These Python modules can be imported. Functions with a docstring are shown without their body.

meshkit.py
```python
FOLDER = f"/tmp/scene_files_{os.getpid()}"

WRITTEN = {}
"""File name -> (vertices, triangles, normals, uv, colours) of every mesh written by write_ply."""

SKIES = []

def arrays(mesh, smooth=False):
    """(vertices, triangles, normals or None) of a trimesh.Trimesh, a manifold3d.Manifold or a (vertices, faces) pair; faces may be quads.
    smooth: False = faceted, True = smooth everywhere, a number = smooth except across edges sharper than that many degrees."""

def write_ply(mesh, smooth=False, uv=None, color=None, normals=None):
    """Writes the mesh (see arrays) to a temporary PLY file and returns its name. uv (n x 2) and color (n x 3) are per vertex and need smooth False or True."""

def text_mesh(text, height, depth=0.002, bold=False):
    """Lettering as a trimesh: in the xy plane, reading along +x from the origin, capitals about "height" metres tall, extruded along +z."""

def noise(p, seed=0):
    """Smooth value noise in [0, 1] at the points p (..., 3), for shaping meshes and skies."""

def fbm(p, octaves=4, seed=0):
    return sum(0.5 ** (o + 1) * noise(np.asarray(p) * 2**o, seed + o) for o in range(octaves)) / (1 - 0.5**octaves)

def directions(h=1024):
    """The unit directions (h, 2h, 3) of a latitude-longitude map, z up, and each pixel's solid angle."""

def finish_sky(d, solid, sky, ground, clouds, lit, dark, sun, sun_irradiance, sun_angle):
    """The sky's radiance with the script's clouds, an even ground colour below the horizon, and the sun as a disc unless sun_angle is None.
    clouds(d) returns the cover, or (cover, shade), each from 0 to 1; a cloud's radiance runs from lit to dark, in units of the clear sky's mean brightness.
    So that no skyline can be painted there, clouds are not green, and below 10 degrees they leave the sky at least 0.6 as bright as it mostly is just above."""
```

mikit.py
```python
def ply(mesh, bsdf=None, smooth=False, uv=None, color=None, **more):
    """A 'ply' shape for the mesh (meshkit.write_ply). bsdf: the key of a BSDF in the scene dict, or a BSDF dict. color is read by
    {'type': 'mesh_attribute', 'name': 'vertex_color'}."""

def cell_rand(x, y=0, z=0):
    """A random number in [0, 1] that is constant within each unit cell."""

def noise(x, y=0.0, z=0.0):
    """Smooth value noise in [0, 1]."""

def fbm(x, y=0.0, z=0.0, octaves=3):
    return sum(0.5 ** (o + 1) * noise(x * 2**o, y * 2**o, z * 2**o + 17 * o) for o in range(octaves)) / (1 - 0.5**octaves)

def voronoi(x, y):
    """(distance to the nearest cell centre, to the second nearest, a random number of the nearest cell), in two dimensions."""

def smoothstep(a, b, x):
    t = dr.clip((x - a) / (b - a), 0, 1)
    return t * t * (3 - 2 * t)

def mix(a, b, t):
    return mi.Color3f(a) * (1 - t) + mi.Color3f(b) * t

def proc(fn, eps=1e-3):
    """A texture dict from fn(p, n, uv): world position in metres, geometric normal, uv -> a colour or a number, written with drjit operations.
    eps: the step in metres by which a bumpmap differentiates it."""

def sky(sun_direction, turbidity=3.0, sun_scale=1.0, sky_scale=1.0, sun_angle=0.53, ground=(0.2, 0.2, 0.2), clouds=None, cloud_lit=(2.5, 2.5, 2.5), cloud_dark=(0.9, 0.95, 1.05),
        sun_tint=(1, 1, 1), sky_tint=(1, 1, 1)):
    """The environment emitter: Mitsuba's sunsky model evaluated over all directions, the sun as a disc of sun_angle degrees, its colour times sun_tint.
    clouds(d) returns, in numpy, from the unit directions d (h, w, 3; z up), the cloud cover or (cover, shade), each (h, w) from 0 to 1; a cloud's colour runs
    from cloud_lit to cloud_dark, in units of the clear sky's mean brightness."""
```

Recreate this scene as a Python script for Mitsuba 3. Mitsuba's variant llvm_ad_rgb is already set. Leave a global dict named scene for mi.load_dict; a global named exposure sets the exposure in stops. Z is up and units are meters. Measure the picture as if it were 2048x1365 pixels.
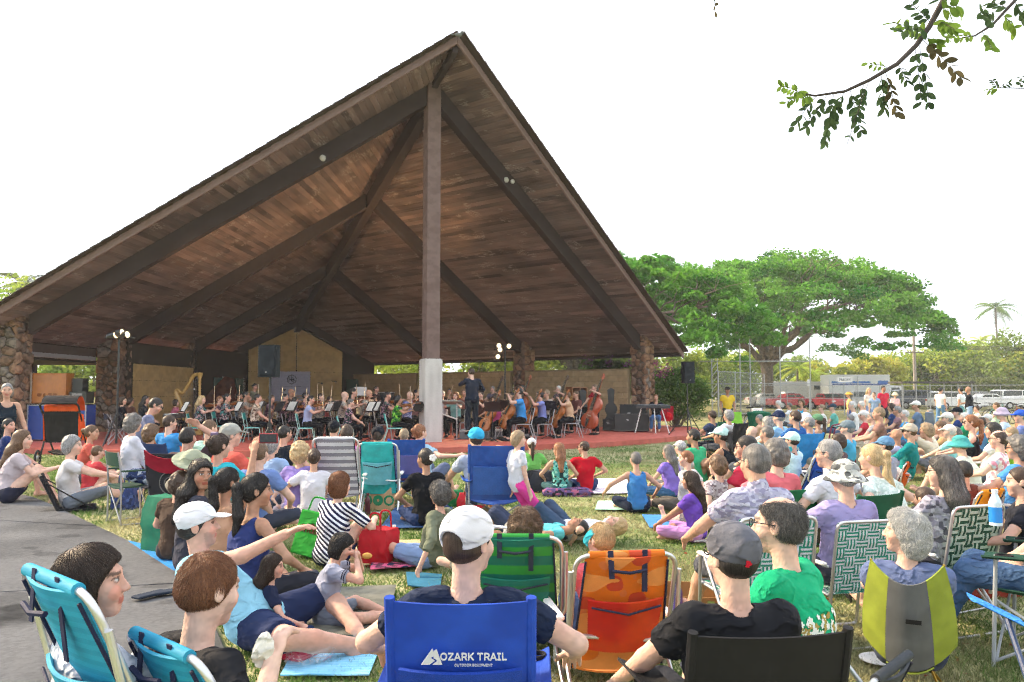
import math, random, os
import numpy as np, trimesh, drjit as dr, mitsuba as mi, mikit, meshkit
from mikit import noise, fbm, voronoi, cell_rand, smoothstep, mix
from scipy.spatial import cKDTree
from shapely.geometry import Polygon
T = mi.ScalarTransform4f
random.seed(7); RNG = np.random.default_rng(7)
scene, labels = {}, {}
# ---------------------------------------------------------------- camera, sky, exposure
F, HOR, HC = 1640.0, 784.0, 1.6                      # focal length and horizon row in photograph pixels, eye height
PIT = math.atan((HOR - 682.5) / F)
scene['camera'] = {'type': 'perspective', 'fov': math.degrees(2 * math.atan(1024 / F)), 'fov_axis': 'x', 'near_clip': 0.1, 'far_clip': 2000.0, 'medium': {'type': 'ref', 'id': 'air'},
                   'to_world': T().look_at([0, 0, HC], [0, math.cos(PIT), HC + math.sin(PIT)], [0, 0, 1])}
SUN = (-0.78, 0.30, 0.55)
scene['sky'] = mikit.sky(SUN, turbidity=3, sun_scale=0.65, sun_angle=9, ground=(0.2, 0.2, 0.15), clouds=lambda d: 0.93, cloud_lit=(2.2, 2.3, 2.46), sun_tint=(1.0, 0.97, 0.92))
exposure = 3.25
scene['air'] = {'type': 'homogeneous', 'albedo': {'type': 'rgb', 'value': [.95, .97, .99]}, 'sigma_t': {'type': 'rgb', 'value': [.0006, .0006, .0006]}}
scene['haze'] = {'type': 'cube', 'to_world': T().translate([0, 60, 15]).scale([170, 170, 16.2]), 'bsdf': {'type': 'null'}, 'interior': {'type': 'ref', 'id': 'air'}}
labels['haze'] = {'kind': 'stuff', 'label': 'thin bright haze over the park', 'category': 'haze'}
# ---------------------------------------------------------------- helpers
def V(*a): return np.array(a, float)
def nrm(v): v = np.asarray(v, float); return v / (np.linalg.norm(v) + 1e-12)
def ray(x, y):
    d = V((x - 1024) / F, 1, -(y - 682.5) / F); c, s = math.cos(PIT), math.sin(PIT)
    return V(d[0], d[1] * c - d[2] * s, d[1] * s + d[2] * c)
def at(x, y, d):                                       # the point seen at a pixel of the photograph, d metres ahead
    r = ray(x, y); return V(0, 0, HC) + r * (d / r[1])
def ground(x, y, z=0.0):
    r = ray(x, y); return V(0, 0, HC) + r * ((z - HC) / r[2])
def numbered(k):
    if k not in TAKEN: TAKEN.add(k); return k
    i = 1
    while f'{k}_{i:03d}' in TAKEN: i += 1
    k = f'{k}_{i:03d}'; TAKEN.add(k); return k
TAKEN = set()
def thing(name, label, cat, group=None):
    k = numbered(name); labels[k] = {'label': label, 'category': cat}
    if group: labels[k]['group'] = group
    return k
def struct(name, mesh, m, smooth=False, **kw):
    k = numbered(name); scene[k] = mikit.ply(mesh, m, smooth=smooth, **kw); labels[k] = {'kind': 'structure'}; return k
def put(parent, name, mesh, m, smooth=30, pal=None, s=None, col=None, label=None, kind=None):
    k = numbered(parent + '__' + name) if name else parent
    v, f, n = meshkit.arrays(mesh, smooth)
    if len(f) == 0: return k
    uv = None
    if pal is not None:
        i = PI(pal); uv = np.zeros((len(v), 2)); uv[:, 0] = i + 0.5
        uv[:, 1] = v[:, 2] if s is None else (s(v) if callable(s) else np.asarray(s))
    path = meshkit.write_ply((v, f), False, uv, col, normals=n)
    scene[k] = {'type': 'ply', 'filename': path, 'face_normals': n is None, 'bsdf': {'type': 'ref', 'id': m}}
    if label or kind: labels[k] = {**({'label': label} if label else {}), **({'kind': kind} if kind else {})}
    return k
def tf(mesh, M): m = mesh.copy(); m.apply_transform(M); return m
def cat(ms): return trimesh.util.concatenate([m for m in ms if m is not None and len(m.faces)])
def MT(o=(0, 0, 0), yaw=0.0, s=1.0, pitch=0.0, roll=0.0):
    """Local (x right, y forward, z up) to world; yaw in degrees clockwise from +y."""
    R = trimesh.transformations.euler_matrix(math.radians(pitch), math.radians(roll), -math.radians(yaw), 'sxyz')
    R[:3, :3] *= s; R[:3, 3] = o; return R
def box(x, y, z, c=(0, 0, 0), b=0.0):
    if b <= 0: m = trimesh.creation.box((x, y, z))
    else:
        p = np.array([[sx * (x / 2 - (b if a != 0 else 0)), sy * (y / 2 - (b if a != 1 else 0)), sz * (z / 2 - (b if a != 2 else 0))]
                      for a in range(3) for sx in (-1, 1) for sy in (-1, 1) for sz in (-1, 1)])
        m = trimesh.convex.convex_hull(p)
    m.apply_translation(c); return m
def tube(pts, r, n=8, closed=False, caps=True):
    P = np.asarray(pts, float); k = len(P)
    r = np.broadcast_to(np.asarray(r, float), (k,))
    t = np.gradient(P, axis=0) if not closed else (np.roll(P, -1, 0) - np.roll(P, 1, 0))
    t /= np.linalg.norm(t, axis=1, keepdims=True) + 1e-12
    a = np.cross(t[0], [0.31, 0.2, 0.93]); a = a / np.linalg.norm(a); A = []
    for i in range(k):
        a = a - t[i] * (a @ t[i]); a /= np.linalg.norm(a) + 1e-12; A.append(a)
    A = np.array(A); Bn = np.cross(t, A); th = np.arange(n) * 2 * math.pi / n
    v = (P[:, None] + r[:, None, None] * (np.cos(th)[None, :, None] * A[:, None] + np.sin(th)[None, :, None] * Bn[:, None])).reshape(-1, 3)
    f = []
    for i in range(k if closed else k - 1):
        j = (i + 1) % k
        for q in range(n):
            q2 = (q + 1) % n; f += [[i * n + q, i * n + q2, j * n + q2], [i * n + q, j * n + q2, j * n + q]]
    if caps and not closed:
        v = np.vstack([v, P[0], P[-1]])
        for q in range(n):
            q2 = (q + 1) % n; f += [[k * n, q2, q], [k * n + 1, (k - 1) * n + q, (k - 1) * n + q2]]
    return trimesh.Trimesh(v, f, process=False)
def bend(pts, r=0.03, n=4):
    """Rounds the corners of a polyline."""
    P = [np.asarray(p, float) for p in pts]; out = [P[0]]
    for a, b, c in zip(P, P[1:], P[2:]):
        d1, d2 = a - b, c - b; l = min(r, np.linalg.norm(d1) * .45, np.linalg.norm(d2) * .45)
        p, q = b + nrm(d1) * l, b + nrm(d2) * l
        out += [(1 - t) ** 2 * p + 2 * t * (1 - t) * b + t * t * q for t in np.linspace(0, 1, n)]
    return np.array(out + [P[-1]])
def sheet(G, th):
    """A cloth of thickness th through the grid of points G (n, m, 3)."""
    G = np.asarray(G, float); n, m = G.shape[:2]
    du, dv = np.gradient(G, axis=0), np.gradient(G, axis=1); N = np.cross(du, dv); N /= np.linalg.norm(N, axis=2, keepdims=True) + 1e-12
    v = np.vstack([(G + N * th / 2).reshape(-1, 3), (G - N * th / 2).reshape(-1, 3)]); o = n * m; I = np.arange(o).reshape(n, m); f = []
    a, b, c, d = I[:-1, :-1].ravel(), I[1:, :-1].ravel(), I[1:, 1:].ravel(), I[:-1, 1:].ravel()
    f = [np.stack([a, b, c], 1), np.stack([a, c, d], 1), np.stack([a, c, b], 1) + o, np.stack([a, d, c], 1) + o]
    E = np.concatenate([I[0, :], I[1:, -1], I[-1, -2::-1], I[-2::-1, 0]])
    p, q = E[:-1], E[1:]; f += [np.stack([p, q, q + o], 1)[:, ::-1], np.stack([p, q + o, p + o], 1)[:, ::-1]]
    m_ = trimesh.Trimesh(v, np.vstack(f), process=False); return m_
def bil(p00, p10, p01, p11, n=8, m=8, sag=None):
    u, w = np.meshgrid(np.linspace(0, 1, n), np.linspace(0, 1, m), indexing='ij'); u, w = u[..., None], w[..., None]
    G = (1 - u) * (1 - w) * np.asarray(p00) + u * (1 - w) * np.asarray(p10) + (1 - u) * w * np.asarray(p01) + u * w * np.asarray(p11)
    if sag is not None: G = G + np.asarray(sag) * (4 * u * (1 - u))
    return G
def lathe(prof, n=16):
    m = trimesh.creation.revolve(np.asarray(prof, float), sections=n); return m
def extr(poly, h, M=None):
    m = trimesh.creation.extrude_polygon(poly if isinstance(poly, Polygon) else Polygon(poly), h, engine='earcut')
    if M is not None: m.apply_transform(M)
    return m
# ---------------------------------------------------------------- palette: every cloth, paint and hair colour is a row; a material looks its row up by uv.x
PAL, PALN = [], {}
def PI(key):
    """key: (kind, rgb, rgb2, rgb3, scale) or rgb; returns the row."""
    if len(key) == 3 and not isinstance(key[0], (tuple, str)): key = ('plain', key, key, key, 1.0)
    if key not in PALN:
        PALN[key] = len(PALN); k = {'plain': 0, 'aloha': 1, 'stripe': 2, 'plaid': 3, 'mottle': 4, 'mesh': 5}[key[0]]
        c = [tuple(x) for x in key[1:4]]; PAL.append([*c[0], *c[1], *c[2], k, key[4]])
    return PALN[key]
PD = []
def row(uv):
    if not PD: PD.append(mi.Float(np.array(PAL, float).ravel()))
    i = mi.UInt32(dr.maximum(dr.floor(uv.x), 0)) * 11
    g = lambda k: dr.gather(mi.Float, PD[0], i + k)
    return mi.Color3f(g(0), g(1), g(2)), mi.Color3f(g(3), g(4), g(5)), mi.Color3f(g(6), g(7), g(8)), g(9), g(10)
def cloth_fn(p, n, uv):
    a, b, c, k, s = row(uv)
    x, y, z = p.x * s, p.y * s, p.z * s
    q = noise(x * 22 + 3, y * 22, z * 22); q2 = noise(x * 22 + 40, y * 22 + 9, z * 22)
    q3 = noise(x * 55, y * 55 + 5, z * 55)
    al = dr.select(q > .60, b, dr.select(q2 > .62, c, dr.select(q3 > .72, b * .5 + c * .5, a)))
    t = uv.y * s; t = t - dr.floor(t)
    st = dr.select(t < .5, a, b)
    px = p.x * .8 + p.y * .6; fx = px * s * 14; fz = p.z * s * 14; fx = fx - dr.floor(fx); fz = fz - dr.floor(fz)
    pl = dr.select((fx < .3) ^ (fz < .3), b, dr.select((fx > .8) | (fz > .8), c, a))
    mo = mix(a, b, smoothstep(.35, .65, fbm(x * 9, y * 9, z * 9)))
    fine = noise(p.x * 900, p.y * 900, p.z * 900); me = mix(a, b, fine)
    col = dr.select(k < .5, a, dr.select(k < 1.5, al, dr.select(k < 2.5, st, dr.select(k < 3.5, pl, dr.select(k < 4.5, mo, me)))))
    wear = .86 + .28 * fbm(p.x * 14, p.y * 14, p.z * 14 + 7) ; weave = .93 + .14 * noise(p.x * 700, p.y * 700, p.z * 700)
    return col * (wear * weave)
def cloth_h(p, n, uv):                                  # creases and weave
    f = fbm(p.x * 13 + 2 * noise(p.x * 6, p.y * 6, p.z * 6), p.y * 13, p.z * 17, 3); r = dr.abs(f - .5)
    return .012 * dr.exp(-r * 15) + .007 * f
def hair_fn(p, n, uv):
    a, b, c, k, s = row(uv)
    t = noise(uv.y * 60, p.z * 9, 3.0) * .4 + noise(uv.y * 230, p.z * 14 + 4, 9.0) * .6
    return mix(a, b, smoothstep(.25, .8, t)) * (.75 + .5 * noise(p.x * 30, p.y * 30, p.z * 30))
def paint_fn(p, n, uv):
    a, b, c, k, s = row(uv)
    q = fbm(p.x * 9, p.y * 9, p.z * 9)
    mo = mix(a, b, smoothstep(.4, .65, fbm(p.x * 6 * s, p.y * 6 * s, p.z * 6 * s, 3)))
    return dr.select(k > 3.5, mo, a) * (.88 + .24 * q)
def wood_fn(p, n, uv):
    a, b, c, k, s = row(uv)
    g = noise(p.x * 40 * s, p.y * 40 * s, p.z * 7 * s) * .6 + noise(p.x * 160 * s, p.y * 160 * s, p.z * 20 * s) * .4
    return mix(a, b, g) * (.8 + .4 * fbm(p.x * 5, p.y * 5, p.z * 5))
def two(b): return {'type': 'twosided', 'bsdf': b}
def prin(col, rough, **k): return {'type': 'principled', 'base_color': col, 'roughness': rough, **k}
scene['m_cloth'] = two({'type': 'bumpmap', 'arbitrary': mikit.proc(cloth_h, 3e-3), 'scale': 1.0, 'bsdf': prin(mikit.proc(cloth_fn), .9, specular=.15, sheen=.3)})
scene['m_canvas'] = two({'type': 'bumpmap', 'arbitrary': mikit.proc(lambda p, n, uv: .006 * fbm(p.x * 5, p.y * 5, p.z * 5, 2) + .0006 * noise(p.x * 500, p.y * 500, p.z * 500), 3e-3), 'scale': 1.0, 'bsdf': prin(mikit.proc(cloth_fn), .7, specular=.3)})
scene['m_hair'] = two(prin(mikit.proc(hair_fn), .5, specular=.4, anisotropic=.3))
scene['m_paint'] = two(prin(mikit.proc(paint_fn), .35, specular=.5))
scene['m_matte'] = two(prin(mikit.proc(paint_fn), .8, specular=.2))
scene['m_varnish'] = two(prin(mikit.proc(wood_fn), .28, specular=.6))
scene['m_metal'] = two(prin(mikit.proc(paint_fn), .36, metallic=.9))
def skin_n(p, n, uv): return .94 + .12 * fbm(p.x * 60, p.y * 60, p.z * 60)
scene['m_skin'] = two({'type': 'bumpmap', 'arbitrary': mikit.proc(lambda p, n, uv: .0022 * noise(p.x * 120, p.y * 120, p.z * 120), 1e-3), 'scale': 1.0, 'bsdf': prin({'type': 'mesh_attribute', 'name': 'vertex_color'}, .58, specular=.3)})
scene['m_leaf'] = {'type': 'principledthin', 'base_color': {'type': 'mesh_attribute', 'name': 'vertex_color'}, 'roughness': .55, 'diff_trans': .9, 'eta': 1.4}
ALU, STEEL, DARK, WHITEP = (.62, .63, .65), (.42, .43, .45), (.02, .02, .022), (.75, .75, .74)
# ---------------------------------------------------------------- signed-distance bodies
class SDF:
    def __init__(s, ax): s.ax = ax; s.f = np.full(tuple(len(a) for a in ax), 1.0, np.float32)
    def sub(s, lo, hi):
        r = [slice(max(0, np.searchsorted(a, l) - 1), min(len(a), np.searchsorted(a, h) + 1)) for a, l, h in zip(s.ax, lo, hi)]
        return tuple(r), [a[q].astype(np.float32) for a, q in zip(s.ax, r)]
    def mix(s, r, d, k, cut=False):
        g = s.f[r]
        if g.size == 0: return
        if cut: d = -d; h = np.maximum(k - np.abs(g - d), 0) / max(k, 1e-6); s.f[r] = np.maximum(g, d) + h * h * k * .25
        else: h = np.maximum(k - np.abs(g - d), 0) / max(k, 1e-6); s.f[r] = np.minimum(g, d) - h * h * k * .25
    def cone(s, a, b, ra, rb, k=.03, end=None, start=None, cut=False, pad=.06):
        a, b = np.asarray(a, np.float32), np.asarray(b, np.float32); m = max(ra, rb) + pad
        r, (x, y, z) = s.sub(np.minimum(a, b) - m, np.maximum(a, b) + m)
        ab = b - a; L = float(ab @ ab) + 1e-9
        X, Y, Z = x[:, None, None] - a[0], y[None, :, None] - a[1], z[None, None, :] - a[2]
        t = (X * ab[0] + Y * ab[1] + Z * ab[2]) / L; tc = np.clip(t, 0, 1)
        d = np.sqrt((X - tc * ab[0]) ** 2 + (Y - tc * ab[1]) ** 2 + (Z - tc * ab[2]) ** 2) - (ra + (rb - ra) * tc)
        if end is not None: d = np.maximum(d, (t - end) * math.sqrt(L))
        if start is not None: d = np.maximum(d, (start - t) * math.sqrt(L))
        s.mix(r, d, k, cut)
    def ell(s, c, rad, R=None, k=.03, cut=False, plane=None, pad=.06):
        rad = np.asarray(rad, np.float32); c = np.asarray(c, np.float32); R = np.eye(3) if R is None else np.asarray(R)
        ext = np.abs(R) @ rad + pad; r, (x, y, z) = s.sub(c - ext, c + ext)
        X, Y, Z = x[:, None, None] - c[0], y[None, :, None] - c[1], z[None, None, :] - c[2]
        l = [X * R[0, i] + Y * R[1, i] + Z * R[2, i] for i in range(3)]
        k0 = np.sqrt(sum((q / a) ** 2 for q, a in zip(l, rad))); k1 = np.sqrt(sum((q / (a * a)) ** 2 for q, a in zip(l, rad))) + 1e-6
        d = k0 * (k0 - 1) / k1; d = np.where(k0 < .02, -rad.min(), d)
        for n, o in plane or (): d = np.maximum(d, l[0] * n[0] + l[1] * n[1] + l[2] * n[2] - o)
        s.mix(r, d.astype(np.float32), k, cut)
    def half(s, n, o):                                   # keep n.p < o
        x, y, z = [a.astype(np.float32) for a in s.ax]
        s.f = np.maximum(s.f, x[:, None, None] * n[0] + y[None, :, None] * n[1] + z[None, None, :] * n[2] - o)
    def mesh(s):
        f = s.f; f[0], f[-1], f[:, 0], f[:, -1], f[:, :, 0], f[:, :, -1] = (1,) * 6
        S = f < 0; nx, ny, nz = f.shape
        c = np.zeros((nx - 1, ny - 1, nz - 1), np.int8)
        for i in (0, 1):
            for j in (0, 1):
                for k in (0, 1): c += S[i:nx - 1 + i, j:ny - 1 + j, k:nz - 1 + k]
        act = np.argwhere((c > 0) & (c < 8))
        if len(act) == 0: return trimesh.Trimesh()
        I = np.full(c.shape, -1, np.int64); I[tuple(act.T)] = np.arange(len(act))
        P = np.zeros((len(act), 3)); W = np.zeros(len(act)); ax = s.ax
        co = lambda o: np.stack([ax[q][act[:, q] + o[q]] for q in range(3)], 1)
        for o1 in np.ndindex(2, 2, 2):
            for q in range(3):
                if o1[q]: continue
                o2 = list(o1); o2[q] = 1
                v1, v2 = f[tuple((act + o1).T)], f[tuple((act + o2).T)]; m = (v1 < 0) != (v2 < 0)
                t = np.where(m, v1 / np.where(m, v1 - v2, 1), 0)[:, None]
                p = co(o1) * (1 - t) + co(o2) * t; P[m] += p[m]; W[m] += 1
        P /= W[:, None]; F_ = []
        for q in range(3):
            a, b = (q + 1) % 3, (q + 2) % 3
            sl = [slice(1, -1)] * 3; sl[q] = slice(0, -1); s0 = S[tuple(sl)]; sl[q] = slice(1, None); s1 = S[tuple(sl)]
            e = np.argwhere(s0 != s1); 
            if len(e) == 0: continue
            flip = s0[tuple(e.T)]; base = e.copy(); base[:, a] += 1; base[:, b] += 1
            def cell(da, db): w = base.copy(); w[:, a] -= da; w[:, b] -= db; return I[tuple(w.T)]
            A, B_, C, D = cell(1, 1), cell(0, 1), cell(0, 0), cell(1, 0)
            Q = np.stack([A, B_, C, D], 1); Q[~flip] = Q[~flip][:, ::-1]; F_.append(Q)
        Q = np.vstack(F_); return trimesh.Trimesh(P, np.vstack([Q[:, [0, 1, 2]], Q[:, [0, 2, 3]]]), process=False)
def axis(lo, hi, h, fine=()):
    """Grid lines from lo to hi every h, every hf inside the fine ranges (a, b, hf)."""
    out = [lo]
    while out[-1] < hi:
        x = out[-1]; st = h
        for a, b, hf in fine:
            if a - h < x < b: st = min(st, hf if x > a - hf else max(hf, (a - x) * .7))
        out.append(x + st)
    return np.array(out)
def ik(a, t, l1, l2, pole):
    a, t, pole = map(lambda q: np.asarray(q, float), (a, t, pole)); d = t - a; L = np.linalg.norm(d); 
    if L > (l1 + l2) * .995: t = a + d / L * (l1 + l2) * .995; d = t - a; L = np.linalg.norm(d)
    L = max(L, abs(l1 - l2) + .02); n = d / (np.linalg.norm(d) + 1e-9); x = (l1 * l1 - l2 * l2 + L * L) / (2 * L); h = math.sqrt(max(l1 * l1 - x * x, 0))
    p = pole - n * (pole @ n); p = p / (np.linalg.norm(p) + 1e-9); return a + n * x + p * h, t
def rotx(a): c, s = math.cos(a), math.sin(a); return np.array([[1, 0, 0], [0, c, -s], [0, s, c]])
def roty(a): c, s = math.cos(a), math.sin(a); return np.array([[c, 0, s], [0, 1, 0], [-s, 0, c]])
def rotz(a): c, s = math.cos(a), math.sin(a); return np.array([[c, -s, 0], [s, c, 0], [0, 0, 1]])
# pose: pelvis height, lean of the lower and upper spine (degrees, forward +), feet (right, mirrored), knee pole, hands, elbow pole
POSES = {
 'st': dict(z=.92, lean=(0, 3), foot=(.11, .0, .08), kp=(0, 1, 0), hand=(.24, .08, .78), ep=(.3, -1, 0)),
 'ch': dict(z=.52, lean=(-8, 6), foot=(.14, .47, .08), kp=(.05, .6, 1), hand=(.13, .36, .60), ep=(.6, -.8, -.3)),
 'mu': dict(z=.54, lean=(4, 8), foot=(.16, .36, .08), kp=(.15, .6, 1), hand=(.13, .36, .60), ep=(.6, -.8, -.3)),
 'qd': dict(z=.45, lean=(-17, -6), foot=(.15, .62, .08), kp=(.05, .6, 1), hand=(.30, .30, .66), ep=(.8, -.6, -.3)),
 'lo': dict(z=.27, lean=(-22, -8), foot=(.14, .62, .08), kp=(.05, .4, 1), hand=(.16, .36, .44), ep=(.8, -.6, -.3)),
 'cr': dict(z=.12, lean=(0, 12), foot=(-.16, .30, .09), kp=(1, .35, .18), hand=(.22, .32, .25), ep=(.9, -.5, -.2)),
 'kn': dict(z=.12, lean=(2, 22), foot=(.10, .50, .06), kp=(.12, .3, 1), hand=(.06, .47, .42), ep=(.8, -.4, -.5)),
 'ex': dict(z=.12, lean=(-24, -6), foot=(.12, .86, .07), kp=(.2, 0, 1), hand=(.27, -.38, .06), ep=(.4, -.9, .2)),
 'ly': dict(z=.13, lean=(-84, -80), foot=(.13, .52, .06), kp=(.1, 0, 1), hand=(.34, -.25, .08), ep=(.8, .2, .1)),
 'kl': dict(z=.30, lean=(3, 10), foot=(.12, -.16, .07), kp=(.15, 1, -.1), hand=(.14, .30, .36), ep=(.7, -.7, -.2)),
}
def person_joints(P, yawh=0, pitch=0, roll=0, female=False, twist=0, side=0, hands=None, feet=None, lean=None, fat=1.0):
    J = {}; z = P['z']; L1, L2 = [math.radians(a) for a in (lean or P['lean'])]; sd = math.radians(side)
    pel = V(0, 0, z); d1 = V(math.sin(sd), math.sin(L1) * math.cos(sd), math.cos(L1) * math.cos(sd)); d2 = V(math.sin(sd * .7), math.sin(L2), math.cos(L2) * math.cos(sd))
    d1, d2 = nrm(d1), nrm(d2); che = pel + d1 * .27; nb = che + d2 * .235
    tw = math.radians(twist); rx = nrm(V(math.cos(tw), -math.sin(tw), -math.sin(sd) * .8)); sw = .155 if female else .18
    J.update(pel=pel, che=che, nb=nb, rx=rx, d2=d2, d1=d1)
    RT = np.stack([rx, nrm(np.cross(d2, rx)), d2], 1); RT[:, 0] = np.cross(RT[:, 1], d2); J['RT'] = RT
    for s, n in ((1, 'r'), (-1, 'l')):
        sh = nb - d2 * .045 + rx * s * sw; hip = pel + V(s * .092, 0, 0)
        h = (hands or {}).get(n, P['hand']); pole = V(*P['ep'])
        if len(h) == 6: pole = V(*h[3:]); h = h[:3]
        h = V(*h); 
        if n not in (hands or {}): h = h * V(s, 1, 1)
        pole = pole * V(s, 1, 1) if not (n in (hands or {}) and len((hands or {})[n]) == 6) else pole
        J['sh' + n] = sh; J['el' + n], J['wr' + n] = ik(sh, h, .29, .255, pole)
        ft = (feet or {}).get(n, P['foot']); kp = V(*P['kp'])
        if len(ft) == 6: kp = V(*ft[3:]); ft = ft[:3]
        else: kp = kp * V(s, 1, 1)
        ft = V(*ft)
        if n not in (feet or {}): ft = ft * V(s, 1, 1)
        J['hip' + n] = hip; J['kn' + n], J['an' + n] = ik(hip, ft, .42, .41, kp)
    hd = nrm(d2 * .35 + V(0, 0, 1) * .65) if z > .2 or abs(L2) < 1 else d2
    H = rotz(-math.radians(yawh)) @ rotx(math.radians(pitch)) @ roty(math.radians(roll))
    if abs(L2) > 1: H = RT @ H
    J['H'] = H; J['hc'] = nb + hd * .075 + H @ V(0, .025, .115) * (1.0); return J
def hexc(h): return tuple(((int(h[i:i + 2], 16) / 255) ** 2.2) for i in (0, 2, 4))
SKIN = {'p': (.62, .40, .31), 'l': (.52, .31, .22), 't': (.40, .22, .145), 'b': (.25, .125, .075), 'o': (.57, .33, .25)}
HAIRC = {'k': ((.008, .007, .007), (.035, .03, .028)), 'd': ((.022, .013, .009), (.07, .042, .028)), 'b': ((.06, .033, .018), (.17, .10, .055)), 'y': ((.30, .20, .09), (.60, .45, .25)),
         'g': ((.10, .10, .10), (.34, .34, .34)), 'w': ((.36, .36, .35), (.75, .74, .71)), 'r': ((.10, .035, .015), (.32, .14, .06)), 'n': ((.15, .10, .06), (.36, .27, .17)), 's': ((.045, .042, .04), (.20, .19, .18))}
def fingers(s, J, n, curl, h):
    """Palm, four unequal fingers and a thumb at the wrist n."""
    w, e = J['wr' + n], J['el' + n]; d = nrm(w - e); sg = 1 if n == 'r' else -1
    up = nrm(np.cross(d, V(sg, 0, 0) if abs(d[0]) < .8 else V(0, 0, 1))); up = -up if up[2] < 0 else up
    sd = nrm(np.cross(d, up)) * sg                    # towards the little finger
    pc = w + d * .045
    if h > .0095:
        s.ell(w + d * .055, (.018, .036, .062), np.stack([up, sd, d], 1), .02)
        s.cone(w + d * .02, w + d * .068 - sd * .045 - up * .012, .015, .011, .012); s.cone(w + d * .09, w + d * (.165 - .03 * curl) - up * (.03 + .05 * curl), .022, .013, .02); return
    s.ell(pc, (.015, .04, .05), np.stack([up, sd, d], 1), .015)
    for i, (o, l) in enumerate(((-.029, .072), (-.009, .08), (.011, .075), (.03, .058))):
        b = pc + d * (.043 - abs(o) * .15) + sd * o; dd = nrm(d + sd * (o * 2.2)); dn = nrm(dd * math.cos(curl * .8) - up * math.sin(curl * .8)); m = b + dn * l * .5
        dn2 = nrm(dd * math.cos(curl * 1.7) - up * math.sin(curl * 1.7)); s.cone(b - d * .01, m, .0098, .009, .004, pad=.03); s.cone(m, m + dn2 * l * .5, .009, .0075, .004, pad=.03)
    b = w + d * .02 - sd * .028; m = b + nrm(d * .7 - sd * .75 - up * .25) * .042; s.cone(b, m, .014, .011, .008, pad=.03); s.cone(m, m + nrm(d * .95 - sd * .25 - up * .3) * .036, .0105, .008, .004, pad=.03)
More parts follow.
